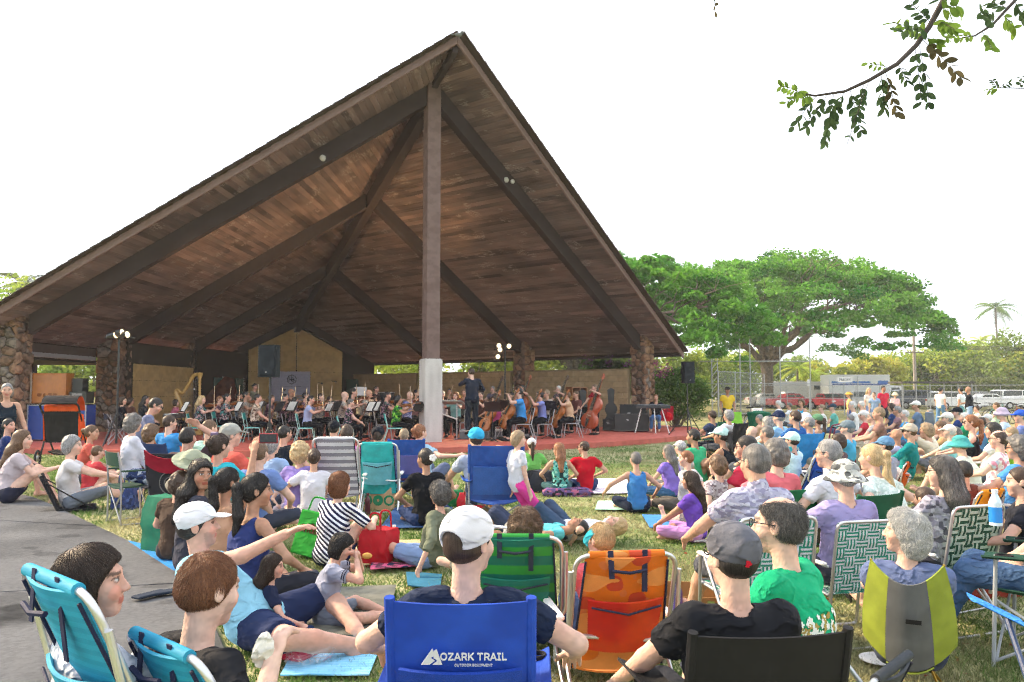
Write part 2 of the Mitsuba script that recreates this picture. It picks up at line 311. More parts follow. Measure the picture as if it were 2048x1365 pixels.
def head_sdf(s, c, H, fine):
    e = lambda p, r, k=.02, cut=False: s.ell(c + H @ V(*p), r, H, k, cut); cn = lambda a, b, ra, rb, k, cut=False: s.cone(c + H @ V(*a), c + H @ V(*b), ra, rb, k, cut=cut)
    e((0, -.012, .03), (.075, .096, .09)); e((0, .03, -.04), (.057, .062, .07), .035); cn((-.012, .062, -.096), (.012, .062, -.096), .017, .017, .03)
    cn((-.03, .078, .03), (.03, .078, .03), .013, .013, .02); e((.042, .055, -.028), (.022, .025, .024), .03); e((-.042, .055, -.028), (.022, .025, .024), .03)
    if fine:
        for q in (-1, 1): e((q * .032, .1, .012), (.019, .022, .013), .012, True)
        for q in (-1, 1): e((q * .031, .077, .011), (.0135, .0135, .0115), .003)
    cn((0, .09, .012), (0, .107, -.026), .007, .0115, .012); e((.011, .098, -.03), (.009, .010, .008), .008); e((-.011, .098, -.03), (.009, .010, .008), .008)
    cn((-.017, .086, -.058), (.017, .086, -.058), .0065, .0065, .006); cn((-.014, .084, -.069), (.014, .084, -.069), .007, .007, .006)
    for q in (-1, 1): e((q * .077, -.012, .0), (.010, .021, .032), .008); e((q * .086, -.004, .002), (.006, .012, .02), .006, True) if fine else None
NP = [0]
def rough(m, sc, amp, seed):
    if len(m.faces):
        v = np.asarray(m.vertices); m.vertices = v + np.asarray(m.vertex_normals) * ((meshkit.fbm(v / sc, 2, seed) - .5) * amp)[:, None]
    return m
def inside(S, v):
    i = [np.clip(np.searchsorted(a, v[:, q]), 1, len(a) - 1) for q, a in enumerate(S.ax)]; i = [np.where(np.abs(a[j - 1] - v[:, q]) < np.abs(a[j] - v[:, q]), j - 1, j) for q, (a, j) in enumerate(zip(S.ax, i))]
    return S.f[tuple(i)]
def person(hx, hy, d, pose='cr', yaw=0, hyaw=0, pitch=0, roll=0, hair='s', hc='d', skin='l', shirt=(.3, .3, .3), sleeve=.55, pants=(.05, .05, .08), leg=1.0, fat=1.0, female=False, size=None,
           hands=None, feet=None, lean=None, side=0, twist=0, hat=None, hatc=(.6, .6, .6), glasses=None, shoes=None, label='', group=None, base=0.0, h=None, finger=False, kid=False, dress=False, stripe=None,
           z=None, strands=0, fine=False, curl=.5, tank=False, legs=True, collar=False, beard=None, smax=1.13, name='person'):
    P = dict(POSES[pose])
    if z is not None: P['z'] = z
    J = person_joints(P, hyaw, pitch, roll, female, twist, side, None, None, lean, fat)
    zl = J['hc'][2]; tgt = at(hx, hy, d); s = (tgt[2] - base) / zl
    if size is not None: s = size
    else: s = min(max(s, .86), smax)
    if abs(hy - HOR) > 25 and abs(s * zl - (tgt[2] - base)) > .02:
        r = ray(hx, hy); t = (base + s * zl - HC) / r[2]; dn = r[1] * t
        if .75 * d < dn < 1.3 * d: d = dn; tgt = at(hx, hy, d)
    R = rotz(-math.radians(yaw)); o = tgt - R @ (J['hc'] * s); o[2] = base
    px = lambda D: {n: (tuple(R.T @ (at(*q[1:4]) - o) / s) + tuple(q[4:])) if q[0] == 'px' else q for n, q in D.items()} if D else D
    if hands or feet: J = person_joints(P, hyaw, pitch, roll, female, twist, side, px(hands), px(feet), lean, fat)
    NP[0] += 1
    k = thing(name, label, 'person' if not kid else 'child', group)
    if h is None: h = min(max(.0018 * d, .0145), .036)
    h = h / s; hh = h * .58 if d < 14 else h * .66
    if fine: hh = .0055 / s
    pts = np.array([v for v in J.values() if v.shape == (3,)] + [J['hc'] + V(0, 0, .16)]); pts = pts[np.linalg.norm(pts - J['pel'], axis=1) < 1.6]
    lo, hi = pts.min(0) - .24, pts.max(0) + .2
    fr = [(J['hc'] - .15, J['hc'] + .15, hh)]
    if finger: fr += [(J['wr' + n] - .09, J['wr' + n] + .10 + nrm(J['wr' + n] - J['el' + n]) * .08, .0055 / s) for n in finger]
    ax = [axis(lo[q], hi[q], h, [(a[q], b[q], w) for a, b, w in fr]) for q in range(3)]; axc = [axis(lo[q], hi[q], h * 1.15) for q in range(3)]; cover = []
    M = np.eye(4); M[:3, :3] = R * s; M[:3, 3] = o
    RT, rx, pel, che, nb, d1, d2 = J['RT'], J['rx'], J['pel'], J['che'], J['nb'], J['d1'], J['d2']; Hm, c = J['H'], J['hc']
    fw = RT[:, 1]
    def torso(S, g, k=.06):
        S.ell(pel + d1 * .02, (.155 * fat + g, .115 * fat + g, .115 + g), np.stack([V(1, 0, 0), nrm(np.cross(d1, V(1, 0, 0))), d1], 1), k)
        S.ell((pel + che) / 2 + fw * .012 * (fat - 1) * 8, (.135 * fat + g, .10 * fat + g, .16 + g), RT, k)
        S.ell(che + d2 * .04, ((.148 if female else .168) * (.5 + .5 * fat) + g, .108 * (.5 + .5 * fat) + g, .17 + g), RT, k)
        if female:
            for q in (-1, 1): S.ell(che + rx * q * .07 + fw * .075 + d2 * .02, (.06 + g, .055 + g, .06 + g), RT, .05)
        S.cone(J['shl'] * .8 + nb * .2 - d2 * .005, J['shr'] * .8 + nb * .2 - d2 * .005, .056 + g, .056 + g, .06)
    def arm(S, n, g, frac=None, k=.03):
        a, b, w = J['sh' + n], J['el' + n], J['wr' + n]; q = 1.0 if not female else .88
        if frac is None or frac >= 1: S.cone(a, b, .052 * q * (.6 + .4 * fat) + g, .041 * q + g, k)
        else: S.cone(a, b, .052 * q * (.6 + .4 * fat) + g, .043 * q + g * 1.5, k, end=frac)
        if frac is None: S.cone(b, w, .041 * q, .027 * q, .015)
        elif frac > 1: S.cone(b, w, .042 * q + g, .031 * q + g, .02, end=frac - 1)
    def legf(S, n, g, frac=None, k=.04):
        a, b, w = J['hip' + n], J['kn' + n], J['an' + n]; q = (.75 + .25 * fat)
        S.cone(a, b, .088 * q + g, .057 * q + g * 1.15, k, end=frac if frac is not None and frac < 1 else None)
        if frac is None: S.cone(b, b + (w - b) * .35, .056, .058, .02); S.cone(b + (w - b) * .35, w, .058, .036, .02)
        elif frac > 1: S.cone(b, w, .060 * q + g, .045 + g, .03, end=frac - 1)
    # ---- skin
    B = SDF(ax); torso(B, -.006); B.cone(nb - d2 * .03, c + Hm @ V(0, -.02, -.05), .056 if not female else .047, .05 if not female else .043, .03)
    for n in 'rl':
        arm(B, n, 0); fingers(B, J, n, curl, (.0055 if finger and n in finger else h) * s)
        if legs:
            legf(B, n, 0); an = J['an' + n]; sh = nrm(an - J['kn' + n]); fd = V(sh[1] * 0, 1, 0) * 1.0
            fd = nrm(fd - sh * (fd @ sh)) if pose not in ('cr', 'kl') else nrm(V(-.4 if n == 'r' else .4, .5, -.1)) if pose == 'cr' else V(0, -1, 0)
            if pose == 'ex': fd = nrm(V(.25 if n == 'r' else -.25, .25, 1))
            J['fd' + n] = fd; hl = an - fd * .04 - V(0, 0, .035) * (pose not in ('ex',)); B.cone(hl, an + fd * .13 - V(0, 0, .05) * (pose not in ('ex', 'cr')), .033, .026, .03); B.ell(an + fd * .16 - V(0, 0, .05) * (pose not in ('ex', 'cr')), (.038, .04, .02), None, .03)
    head_sdf(B, c, Hm, fine); bm = B.mesh()
    # ---- clothing fields
    meshes = {}
    if shirt is not None:
        S = SDF(axc); g = .012 + .004 * (not tank); torso(S, g)
        if not tank and sleeve > 0:
            for n in 'rl': arm(S, n, .014, sleeve)
        if dress:
            kz = (J['knr'] + J['knl']) / 2; S.cone(pel, kz, .15, .2, .06); [S.cone(J['hip' + n], J['kn' + n], .12, .10, .06) for n in 'rl']
        else: S.cone(pel - d1 * .0, pel - d1 * .06, .10, .10, .05); S.half(-d1, -(d1 @ (pel - d1 * (.10 if pose in ('st',) else .06))))
        S.cone(nb - d2 * .02, c + Hm @ V(0, 0, -.04), .061 if not tank else .085, .055 if not tank else .10, .015, cut=True)
        if tank:
            for q in (-1, 1): S.cone(nb - d2 * .13 + rx * q * .20, nb + d2 * .09 + rx * q * .15, .07, .07, .02, cut=True)
        if collar: S.cone(nb + d2 * .005 - fw * .01, nb + d2 * .05 + fw * .0, .078, .068, .01); S.cone(nb - d2 * .02, c, .058, .053, .005, cut=True)
        meshes['shirt' if not dress else 'dress'] = (rough(S.mesh(), .10, .034, NP[0]), shirt, 'm_cloth'); cover.append(S)
    if pants is not None and legs and not dress:
        S = SDF(axc); S.ell(pel + d1 * .02, (.162 * fat, .122 * fat, .112), None, .05); 
        for n in 'rl': legf(S, n, .012 if leg > 1 else .02, leg)
        S.half(d1, d1 @ (pel + d1 * .10)); 
        meshes['trousers' if leg > 1.3 else 'shorts'] = (rough(S.mesh(), .11, .026, NP[0] + 5), pants, 'm_cloth'); cover.append(S)
    if shoes is not None and legs:
        for n in 'rl':
            S = SDF(axc); an, fd = J['an' + n], J['fd' + n]; S.cone(an - fd * .04 - V(0, 0, .035), an + fd * .14 - V(0, 0, .045), .043, .036, .02); S.ell(an + fd * .17 - V(0, 0, .05), (.045, .05, .028), None, .03); meshes['shoe' + ('' if n == 'r' else ' ')] = (S.mesh(), shoes, 'm_matte')
    # ---- hair, in head space
    hl = lambda p: c + Hm @ V(*p)
    if hair not in ('0', None):
        S = SDF([axis(lo[q] if hair in 'lp' else c[q] - .2, hi[q] if hair in 'lp' else c[q] + .22, hh * 1.6 if q else hh * 1.6, [(c[q] - .15, c[q] + .15, hh)]) for q in range(3)])
        pl = [((0, .80, -.60), .050), ((0, .35, -.93), .098)] if hair != 'z' else [((0, .80, -.60), .030), ((0, .35, -.93), .09)]
        vol = {'s': .0, 'm': .016, 'c': .03, 'z': -.001, 'b': .012, 'l': .010, 'n': .002, 'p': .003, 'f': .016}[hair]
        S.ell(hl((0, -.014, .03)), (.081 + vol, .102 + vol, .097 + vol), Hm, .01, plane=pl)
        if hair in 'sz': S.ell(hl((0, -.048, .0)), (.074, .064, .066), Hm, .02, plane=[((0, .9, -.42), .045)])
        if hair == 'z': S.ell(hl((0, .035, .12)), (.055, .11, .05), Hm, .01, cut=True)
        if hair in 'mcf': S.ell(hl((0, -.045, -.02)), (.085 + vol, .075 + vol, .085 + vol), Hm, .03, plane=[((0, .9, -.42), .045)])
        if hair == 'f': S.ell(hl((0, -.06, -.05)), (.092, .07, .09), Hm, .03)
        if hair == 'b': S.ell(hl((0, -.03, -.04)), (.098, .09, .105), Hm, .03, plane=[((0, 1, 0), .05), ((0, 0, -1), .082)])
        if hair in 'l':
            bk = nb - fw * .10 + d2 * .02; S.ell(hl((0, -.04, -.04)), (.095, .075, .11), Hm, .03, plane=[((0, 1, 0), .06)]); S.cone(hl((0, -.07, -.05)), bk, .075, .07, .04); S.cone(bk, bk - d2 * (.22 if not kid else .25) - fw * .02, .068, .045, .04)
            for q in (-1, 1): S.cone(hl((q * .062, -.045, -.04)), bk + rx * q * .05, .042, .045, .03)
        if hair in 'np':
            S.ell(hl((0, -.05, -.01)), (.072, .06, .07), Hm, .02, plane=[((0, .9, -.42), .05)])
            if hair == 'n': S.ell(hl((0, -.125, .035)), (.04, .036, .04), Hm, .01)
            else: b0 = hl((0, -.115, .02)); b1 = nb - fw * .115 + d2 * .0; S.cone(b0, b0 - fw * .03 + V(0, 0, .01), .026, .03, .015); S.cone(b0 - fw * .03, b1, .032, .036, .02); S.cone(b1, b1 - d2 * .14, .036, .014, .02)
        meshes['hair'] = (rough(S.mesh(), .035 if hair in 'mcf' else .05, {'m': .02, 'c': .035, 'f': .022}.get(hair, .010), NP[0]), None, 'm_hair')
    if beard:
        S = SDF(axc); S.ell(hl((0, .036, -.065)), (.06, .066, .06), Hm, .01, plane=[((0, 0, 1), .01), ((0, -1, 0), .02)]); meshes['beard'] = (S.mesh(), beard, 'm_hair')
    # ---- hats
    if hat:
        S = SDF([axis(c[q] - .34, c[q] + .34, hh, []) for q in range(3)] if h < .02 else [axis(c[q] - .3, c[q] + .3, h * .8, []) for q in range(3)])
        v = .006 if hair not in ('c', 'm', 'f') else .018
        cap = hat in ('cap', 'capr', 'visor'); th = max(.006, h * .55)
        S.ell(hl((0, -.012, .042)), (.088 + v, .110 + v, .092 + v), Hm, .012, plane=[((0, .225, -1), .03) if cap else ((0, .12, -1), .0)])
        if cap:
            yb = .112
            S.ell(hl((0, yb, .042)), (.082, .085, th), Hm @ rotx(-.22), .008, plane=[((0, -1, 0), .06)])
            if hat == 'capr': S.ell(hl((0, -.12, .02)), (.052, .05, .045), Hm, .004, cut=True)
        elif hat == 'bucket':
            for q in np.linspace(0, 1, 4): S.ell(hl((0, -.01, .03 - .045 * q)), (.105 + .05 * q, .125 + .05 * q, .012 + th), Hm, .015)
        elif hat == 'wide': S.ell(hl((0, -.01, .026)), (.185, .2, th + .006), Hm, .02)
        meshes['hat' if not cap else 'cap'] = (rough(S.mesh(), .06, .006, 5), hatc, 'm_cloth')
    # ---- write the parts
    v = np.asarray(bm.vertices); hid = np.zeros(len(v), bool)
    for S in cover: hid |= inside(S, v) < -.011
    bm.update_faces(~hid[bm.faces].all(1)); bm.remove_unreferenced_vertices(); v = np.asarray(bm.vertices); lc = (v - c) @ Hm; base_c = np.array(SKIN[skin]); n3 = meshkit.fbm(v * 40, 2, NP[0])[:, None]; col = base_c * (.8 + .4 * n3) * (1 + (meshkit.fbm(v * 11, 2, NP[0] + 3)[:, None] - .5) * V(.1, .3, .36))
    hd = np.linalg.norm(lc, axis=1) < .16; fr_ = hd & (lc[:, 1] > .03)
    lip = fr_ & (np.abs(lc[:, 2] + .063) < .0115) & (np.abs(lc[:, 0]) < .026) & (lc[:, 1] > .07); col[lip] = base_c * V(.85, .5, .5)
    hcol = np.array(HAIRC[hc][0]) * .6 + np.array(HAIRC[hc][1]) * .4
    brow = fr_ & (np.abs(lc[:, 2] - .033 - .08 * (np.abs(lc[:, 0]) - .03) * -1) < .006) & (np.abs(np.abs(lc[:, 0]) - .033) < .02); col[brow] = hcol * .6 + base_c * .25
    eye = fr_ & (np.hypot((np.abs(lc[:, 0]) - .031) / 1.3, lc[:, 2] - .011) < (.011)); col[eye] = base_c * .28 if not fine else base_c * .75
    if fine:
        for q in (-1, 1):
            e = lc - V(q * .031, .077, .011); r = np.linalg.norm(e, axis=1); m = (r < .0155) & (e[:, 1] > .004) & (np.abs(e[:, 2]) < .0065); col[m] = (.62, .58, .55)
            m = m & (np.hypot(e[:, 0] - .001, e[:, 2]) < .0062); col[m] = (.03, .018, .012)
            m = fr_ & (np.abs(lc[:, 0] - q * .031) < .017) & (np.abs(lc[:, 2] - .0185 + 12 * (lc[:, 0] - q * .031) ** 2) < .0028) & (lc[:, 1] > .06); col[m] = base_c * .2
    ck = fr_ & (np.hypot(np.abs(lc[:, 0]) - .042, lc[:, 2] + .03) < .025); col[ck] *= V(1.08, .9, .88)
    if beard or (hair in 'sz' and not female): st = fr_ & (lc[:, 2] < -.035) & ~lip; col[st] *= V(.82, .8, .82)
    if hair in 's' and hc != '0': sc = hd & (lc[:, 2] > .03) & (lc[:, 1] < .05) | hd & (lc[:, 1] < -.05) & (lc[:, 2] > -.06); col[sc] = hcol * .7 + base_c * .3
    put(k, 'body', tf(bm, M), 'm_skin', True, col=col)
    for nm, (m, pc, mt) in meshes.items():
        if len(m.faces) == 0: continue
        mv = np.asarray(m.vertices)
        if mt == 'm_hair':
            pc = ('plain', *(pc if pc else HAIRC[hc]), (0, 0, 0), 1.0); l2 = (mv - c) @ Hm; sv = np.arctan2(l2[:, 0], -l2[:, 1] - .02 + 0 * l2[:, 2]) 
        else: sv = (mv - pel) @ (stripe if stripe is not None else V(0, 0, 1))
        put(k, nm.strip(), tf(m, M), mt, True, pal=pc, s=sv)
        if nm == 'hair' and strands:
            hair_strands(k, m, M, c, Hm, strands, hc, hair)
    if glasses:
        r = .0022 if d < 6 else .0035; q = lambda *p: tf_pt(M, hl(p)); ms = []
        for sg in (-1, 1):
            ms += [tube([q(sg * .032 + .023 * math.cos(t), .108 - abs(math.cos(t)) * .004, .008 + .018 * math.sin(t)) for t in np.linspace(0, 6.28, 13)[:-1]], r, 5, True), tube([q(sg * .058, .1, .014), q(sg * .083, .03, .016), q(sg * .084, -.02, .012)], r, 5)]
        ms.append(tube([q(-.008, .112, .01), q(.008, .112, .01)], r, 5))
        if glasses == 'sun':
            ms += [trimesh.convex.convex_hull(np.array([q(sg * .032 + .023 * math.cos(t), .107 + dy, .008 + .018 * math.sin(t)) for t in np.linspace(0, 6, 9) for dy in (0, .003)])) for sg in (-1, 1)]
        put(k, 'glasses', cat(ms), 'm_paint', 40, pal=(.012, .012, .014))
    J['M'] = M; J['key'] = k; J['o'] = o; J['s'] = s; J['yaw'] = yaw
    J['w'] = lambda p: (M @ np.append(p, 1))[:3]
    return J
def tf_pt(M, p): return (M @ np.append(p, 1))[:3]
CURVES = [0]
def hair_strands(k, m, M, c, Hm, n, hc, style):
    """Single hairs over the hair shell, combed down and back, as curves."""
    rng = np.random.default_rng(NP[0]); pts, fi = trimesh.sample.sample_surface(m, n, seed=NP[0]); nr = m.face_normals[fi]; tree = cKDTree(m.vertices); vn = m.vertex_normals
    l = (pts - c) @ Hm.T.T; L = {'s': .018, 'z': .022, 'l': .05, 'b': .045, 'f': .045, 'm': .03, 'c': .03, 'n': .03, 'p': .04}[style]
    flow = np.tile(V(0, 0, -1.0), (n, 1)); l = (pts - c) @ Hm; top = l[:, 2] > .06
    whorl = np.stack([l[:, 0], l[:, 1] + .06, -0.02 + 0 * l[:, 0]], 1); whorl /= np.linalg.norm(whorl, axis=1, keepdims=True) + 1e-9; wv = whorl @ Hm.T
    w = np.clip((l[:, 2] - .02) / .08, 0, 1)[:, None]; flow = flow * (1 - w) + wv * w + rng.normal(0, .11 if style in 'slbp' else .3, (n, 3)); P = [pts - nr * .004]; p = pts.copy()
    for i in range(4):
        p = p + flow / (np.linalg.norm(flow, axis=1, keepdims=True) + 1e-9) * L * .25 * rng.uniform(.8, 1.3, (n, 1)); _, j = tree.query(p); q = vn[j]; dist = ((p - m.vertices[j]) * q).sum(1, keepdims=True)
        lift = (.0012 + .0022 * i * rng.uniform(.1, 1.3, (n, 1)) * (1 if style in 'slbpn' else 2.2)); p = p + q * (lift - dist) * .9; flow = flow - q * (flow * q).sum(1, keepdims=True) * .9; P.append(p.copy())
    P = np.stack(P, 1) @ M[:3, :3].T + M[:3, 3]; a, b = HAIRC[hc]; CURVES[0] += 1
    for t in (0, 1):
        path = f'{meshkit.FOLDER}/hair{CURVES[0]}_{t}.txt'; os.makedirs(meshkit.FOLDER, exist_ok=True)
        with open(path, 'w') as fo:
            for q in P[t::2]:
                q = np.vstack([q[:1], q, q[-1:]]); r = [.0006, .0006, .0006, .0005, .0004, .0002, .0002]
                fo.write('\n'.join('%.5f %.5f %.5f %.5f' % (*x, rr) for x, rr in zip(q, r)) + '\n\n')
        scene.setdefault(f'm_strand_{hc}{t}', prin({'type': 'rgb', 'value': [float(x) for x in (a if t else np.array(a) * .5 + np.array(b) * .5)]}, .45, specular=.4))
        kk = numbered(k + '__hair__strands'); scene[kk] = {'type': 'bsplinecurve', 'filename': path, 'bsdf': {'type': 'ref', 'id': f'm_strand_{hc}{t}'}}; labels[kk] = {'kind': 'stuff'}
# ---------------------------------------------------------------- ground
TH, BX, BY, ZS = 0.437, -2.37, 23.94, 0.154            # the bandstand: axis angle, foot of its front post, stage height
def B(u, v, z): c, s = math.cos(TH), math.sin(TH); return V(BX - s * u + c * v, BY + c * u + s * v, z)
def Bm(): c, s = math.cos(TH), math.sin(TH); M = np.eye(4); M[:3, :3] = [[c, -s, 0], [s, c, 0], [0, 0, 1]]; M[:2, 3] = BX, BY; return M     # local x = v, y = u
BMM = Bm()
def lawn_fn(p, n, uv):
    a = fbm(p.x * .35, p.y * .35, 0, 3); b = fbm(p.x * 2.2 + 9, p.y * 2.2, 0, 3); f = noise(p.x * 60, p.y * 60); g = noise(p.x * 18, p.y * 18)
    c = mix((.15, .205, .075), (.40, .38, .215), smoothstep(.32, .68, a * .55 + b * .45))
    far = smoothstep(26, 45, p.y); c = mix(c, mi.Color3f(.24, .20, .10) * (.8 + .4 * b), far * .6)
    return c * (.6 + .45 * f + .35 * g)
scene['m_lawn'] = two({'type': 'bumpmap', 'arbitrary': mikit.proc(lambda p, n, uv: .012 * noise(p.x * 45, p.y * 45) + .02 * noise(p.x * 9, p.y * 9), 4e-3), 'scale': 1.0, 'bsdf': {'type': 'diffuse', 'reflectance': mikit.proc(lawn_fn)}})
g = trimesh.creation.box((336, 336, .2)); g.apply_translation((0, 60, -.1)); struct('lawn', g, 'm_lawn')
def conc_fn(p, n, uv):
    a = fbm(p.x * 1.1, p.y * 1.1, 0, 4); b = fbm(p.x * 40, p.y * 40, 0, 2); st = smoothstep(.52, .7, fbm(p.x * .6 + 5, p.y * .6, 2, 3))
    return mix((.13, .132, .138), (.185, .187, .193), a) * (.82 + .36 * b) * (1 - .3 * st) * (1 - .3 * smoothstep(.62, .74, fbm(p.x * 3.1 + 8, p.y * 3.1, 4, 3))) * (1 - .55 * smoothstep(.03, .0, dr.abs(fbm(p.x * .55 + 3, p.y * .55, 8, 4) - .5)) * smoothstep(.5, .6, noise(p.x * .5, p.y * .5 + 3)))
scene['m_concrete'] = two({'type': 'bumpmap', 'arbitrary': mikit.proc(lambda p, n, uv: .004 * noise(p.x * 160, p.y * 160), 2e-3), 'scale': 1.0, 'bsdf': {'type': 'diffuse', 'reflectance': mikit.proc(conc_fn)}})
def slab(poly, z0, z1, ch=.015):
    P = Polygon(poly); m = trimesh.creation.extrude_polygon(P, z1 - z0 - ch, engine='earcut'); m.apply_translation((0, 0, z0))
    t = trimesh.creation.extrude_polygon(P.buffer(-ch), ch, engine='earcut'); t.apply_translation((0, 0, z1 - ch)); return cat([m, t])
e = [ground(*q)[:2] for q in ((46, 993), (70, 999), (100, 1011), (362, 1136), (402, 1190), (450, 1300))]
e2 = e[-1] + (e[-1] - e[-3]) * 1.3
joint = lambda a, b, t: np.asarray(a) * (1 - t) + np.asarray(b) * t
W0 = V(-11.5, 12.62); L = [V(-11.5, 12.62), e[0], e[1], e[2]]
cuts = [(e[2], V(-11.5, 11.0))]
path = struct('path', slab([V(-11.5, 12.55), *e, e2, V(-1.2, 2.2), V(-11.5, 2.2)], -.05, .018), 'm_concrete')
pm = [(0, 1192, 362, 1174), (90, 1365, 260, 1290), (60, 1240, 420, 1236)]
# slabs of the path, as separate pieces with open joints
Pp = Polygon([V(-11.5, 12.55), *e, e2, V(-1.2, 2.2), V(-11.5, 2.2)])
from shapely.geometry import LineString
from shapely.ops import split
pieces = [Pp]
for (x0, y0, x1, y1) in ((0, 1192, 362, 1174), (0, 1046, 200, 1058), (0, 1355, 520, 1330)):
    a, b = ground(x0, y0)[:2], ground(x1, y1)[:2]; d = b - a; ln = LineString([a - d * 6, b + d * 6]); pieces = [g_ for p_ in pieces for g_ in split(p_, ln).geoms]
for g_ in pieces:
    q = g_.buffer(-.006)
    if q.area > .02: put(path, 'slab', slab(list(q.exterior.coords), .012, .03, .008), 'm_concrete', False)
def red_fn(p, n, uv):
    a = fbm(p.x * .8, p.y * .8, 0, 4); b = fbm(p.x * 7, p.y * 7, 3, 3)
    return mix((.40, .085, .062), (.48, .12, .09), a) * (.78 + .4 * b)
scene['m_redfloor'] = two(prin(mikit.proc(red_fn), .55, specular=.4))
front = [(-13.5, 7.2), (-12, 4.3), (-10, 1.5), (-7, -1.0), (-4, -2.2), (0, -2.55), (4, -2.45), (6.5, -1.6), (8.8, -.4), (11.5, 2.0), (13.2, 5.0), (13.4, 6.5), (8.5, 11.6), (6, 23), (-6, 23), (-11.5, 10)]
struct('stage_floor', tf(slab(front, -.05, ZS), BMM), 'm_redfloor')
def blades(n, xs, ys, hmax, seed, keep=None):
    r = np.random.default_rng(seed); d = ys[0] * (ys[1] / ys[0]) ** r.random(n); x = d * r.uniform(-.68, .68, n)
    k = np.ones(n, bool) if keep is None else keep(x, d); d, x = d[k], x[k]; n = len(d)
    cl = meshkit.fbm(np.stack([x * 1.1, d * 1.1, 0 * x], 1), 3, 3); h = hmax * (.35 + 1.0 * cl) * r.uniform(.5, 1.3, n); a = r.uniform(0, 6.28, n); w = .0022 + .0006 * d
    b = np.stack([x, d, 0 * x], 1); tx = np.stack([np.cos(a), np.sin(a), 0 * a], 1) * w[:, None]; a2 = r.uniform(0, 6.28, n); ln = np.stack([np.cos(a2), np.sin(a2), 0 * a2], 1) * (h * r.uniform(.3, 1.4, n))[:, None]
    v = np.stack([b - tx, b + tx, b + ln + np.stack([0 * h, 0 * h, h], 1)], 1).reshape(-1, 3); f = np.arange(3 * n).reshape(-1, 3)
    dry = np.clip((meshkit.fbm(np.stack([x * .9 + 4, d * .9, 0 * x], 1), 3, 8) - .38) * 3.2 + r.normal(0, .22, n), 0, 1)[:, None]
    c = (1 - dry) * V(.11, .20, .05) + dry * V(.38, .36, .20); c = c * r.uniform(.65, 1.25, (n, 1)); return v, f, np.repeat(c, 3, 0)
def off_path(x, d):
    import shapely
    return ~shapely.contains_xy(Pp.buffer(.03), x, d) & ~shapely.contains_xy(Polygon([tuple(B(u, v, 0)[:2]) for v, u in front]), x, d)
v, f, c = blades(190000, None, (3.6, 26), .05, 5, off_path)
scene['grass'] = mikit.ply((v, f), 'm_leaf', smooth=False, color=c); labels['grass'] = {'kind': 'stuff', 'label': 'short patchy grass, half green and half dry, between the blankets', 'category': 'grass'}
# fallen leaves
r = np.random.default_rng(3); n = 420; d = 3.8 * (14 / 3.8) ** r.random(n); x = d * r.uniform(-.3, .66, n); k = off_path(x, d); x, d = x[k], d[k]; n = len(x); a = r.uniform(0, 6.28, n); s = r.uniform(.008, .02, n)
q = np.stack([np.stack([np.cos(a + t) * s * l, np.sin(a + t) * s * l, r.uniform(.0, .012, n)], 1) for t, l in ((0, 1.4), (1.57, .6), (3.14, 1.4), (4.71, .6))], 1) + np.stack([x, d, .022 + 0 * x], 1)[:, None]
f = np.concatenate([np.arange(n)[:, None] * 4 + [0, 1, 2], np.arange(n)[:, None] * 4 + [0, 2, 3]]); cc = np.repeat(np.array([(.33, .20, .04), (.25, .05, .03), (.22, .14, .06), (.36, .3, .08)])[r.integers(0, 4, n)], 4, 0)
scene['fallen_leaves'] = mikit.ply((q.reshape(-1, 3), f), 'm_leaf', color=cc); labels['fallen_leaves'] = {'kind': 'stuff', 'label': 'small yellow and brown leaves fallen on the grass', 'category': 'leaves'}
# ---------------------------------------------------------------- the bandstand
bs = thing('bandstand', 'open timber bandstand with a steep pointed roof on stone pillars', 'bandstand')
CZ = lambda c: 10.73 - .5245 * c                        # ceiling height on the level line v + .484 u = c
EAVE, UB = 14.55, 21.2
def ceil_fn(p, n, uv):
    k = dr.floor(uv.x); u = uv.y; r0 = cell_rand(k, 3, 1); seg = dr.floor(u / 5.2 + r0 * 7); t = cell_rand(k, seg, 5); t2 = cell_rand(k, seg, 9)
    g = noise(k * 7.31, u * .55, 2) * .45 + noise(k * 3.17 + 50, u * 2.2, 7) * .3 + noise(uv.x * 14, u * 1.6, 7) * .25
    c = mix((.048, .038, .038), (.31, .22, .208), smoothstep(.05, 1.0, t * .28 + g * .74)); c = mix(c, (.20, .16, .155), .4 * smoothstep(.55, .9, t2))
    dk = smoothstep(.45, .75, fbm(p.x * .5, p.y * .5, p.z * .9, 3)); c = c * (1 - .4 * dk)
    bl = smoothstep(.66, .78, noise(p.x * 2.6, p.y * 2.6, p.z * 3.5)) * smoothstep(.5, .8, noise(uv.x * 14, u * 6, 4)); return mix(c, (.5, .45, .43), bl * .45)
scene['m_ceiling'] = two(prin(mikit.proc(ceil_fn), .75, specular=.25))
BROWN, BEAM = ('plain', (.21, .145, .135), (0, 0, 0), (0, 0, 0), 1.), ('plain', (.05, .037, .037), (0, 0, 0), (0, 0, 0), 1.)
ce = numbered(bs + '__ceiling'); dc = .1725; nb_ = int((EAVE + .968) / dc)
def sec(c, sg, dz):                                     # the two ends of a level line
    u0 = (-2 + .53 * c) / 1.2565; u1 = min(UB + .5, c / .484) if c > 0 else c / .484; u1 = max(u1, u0 + .01); ev = lambda u: B(u, sg * max(c - .484 * u, 0), CZ(c) + dz)
    return ev(u0), ev(u1), u0, u1
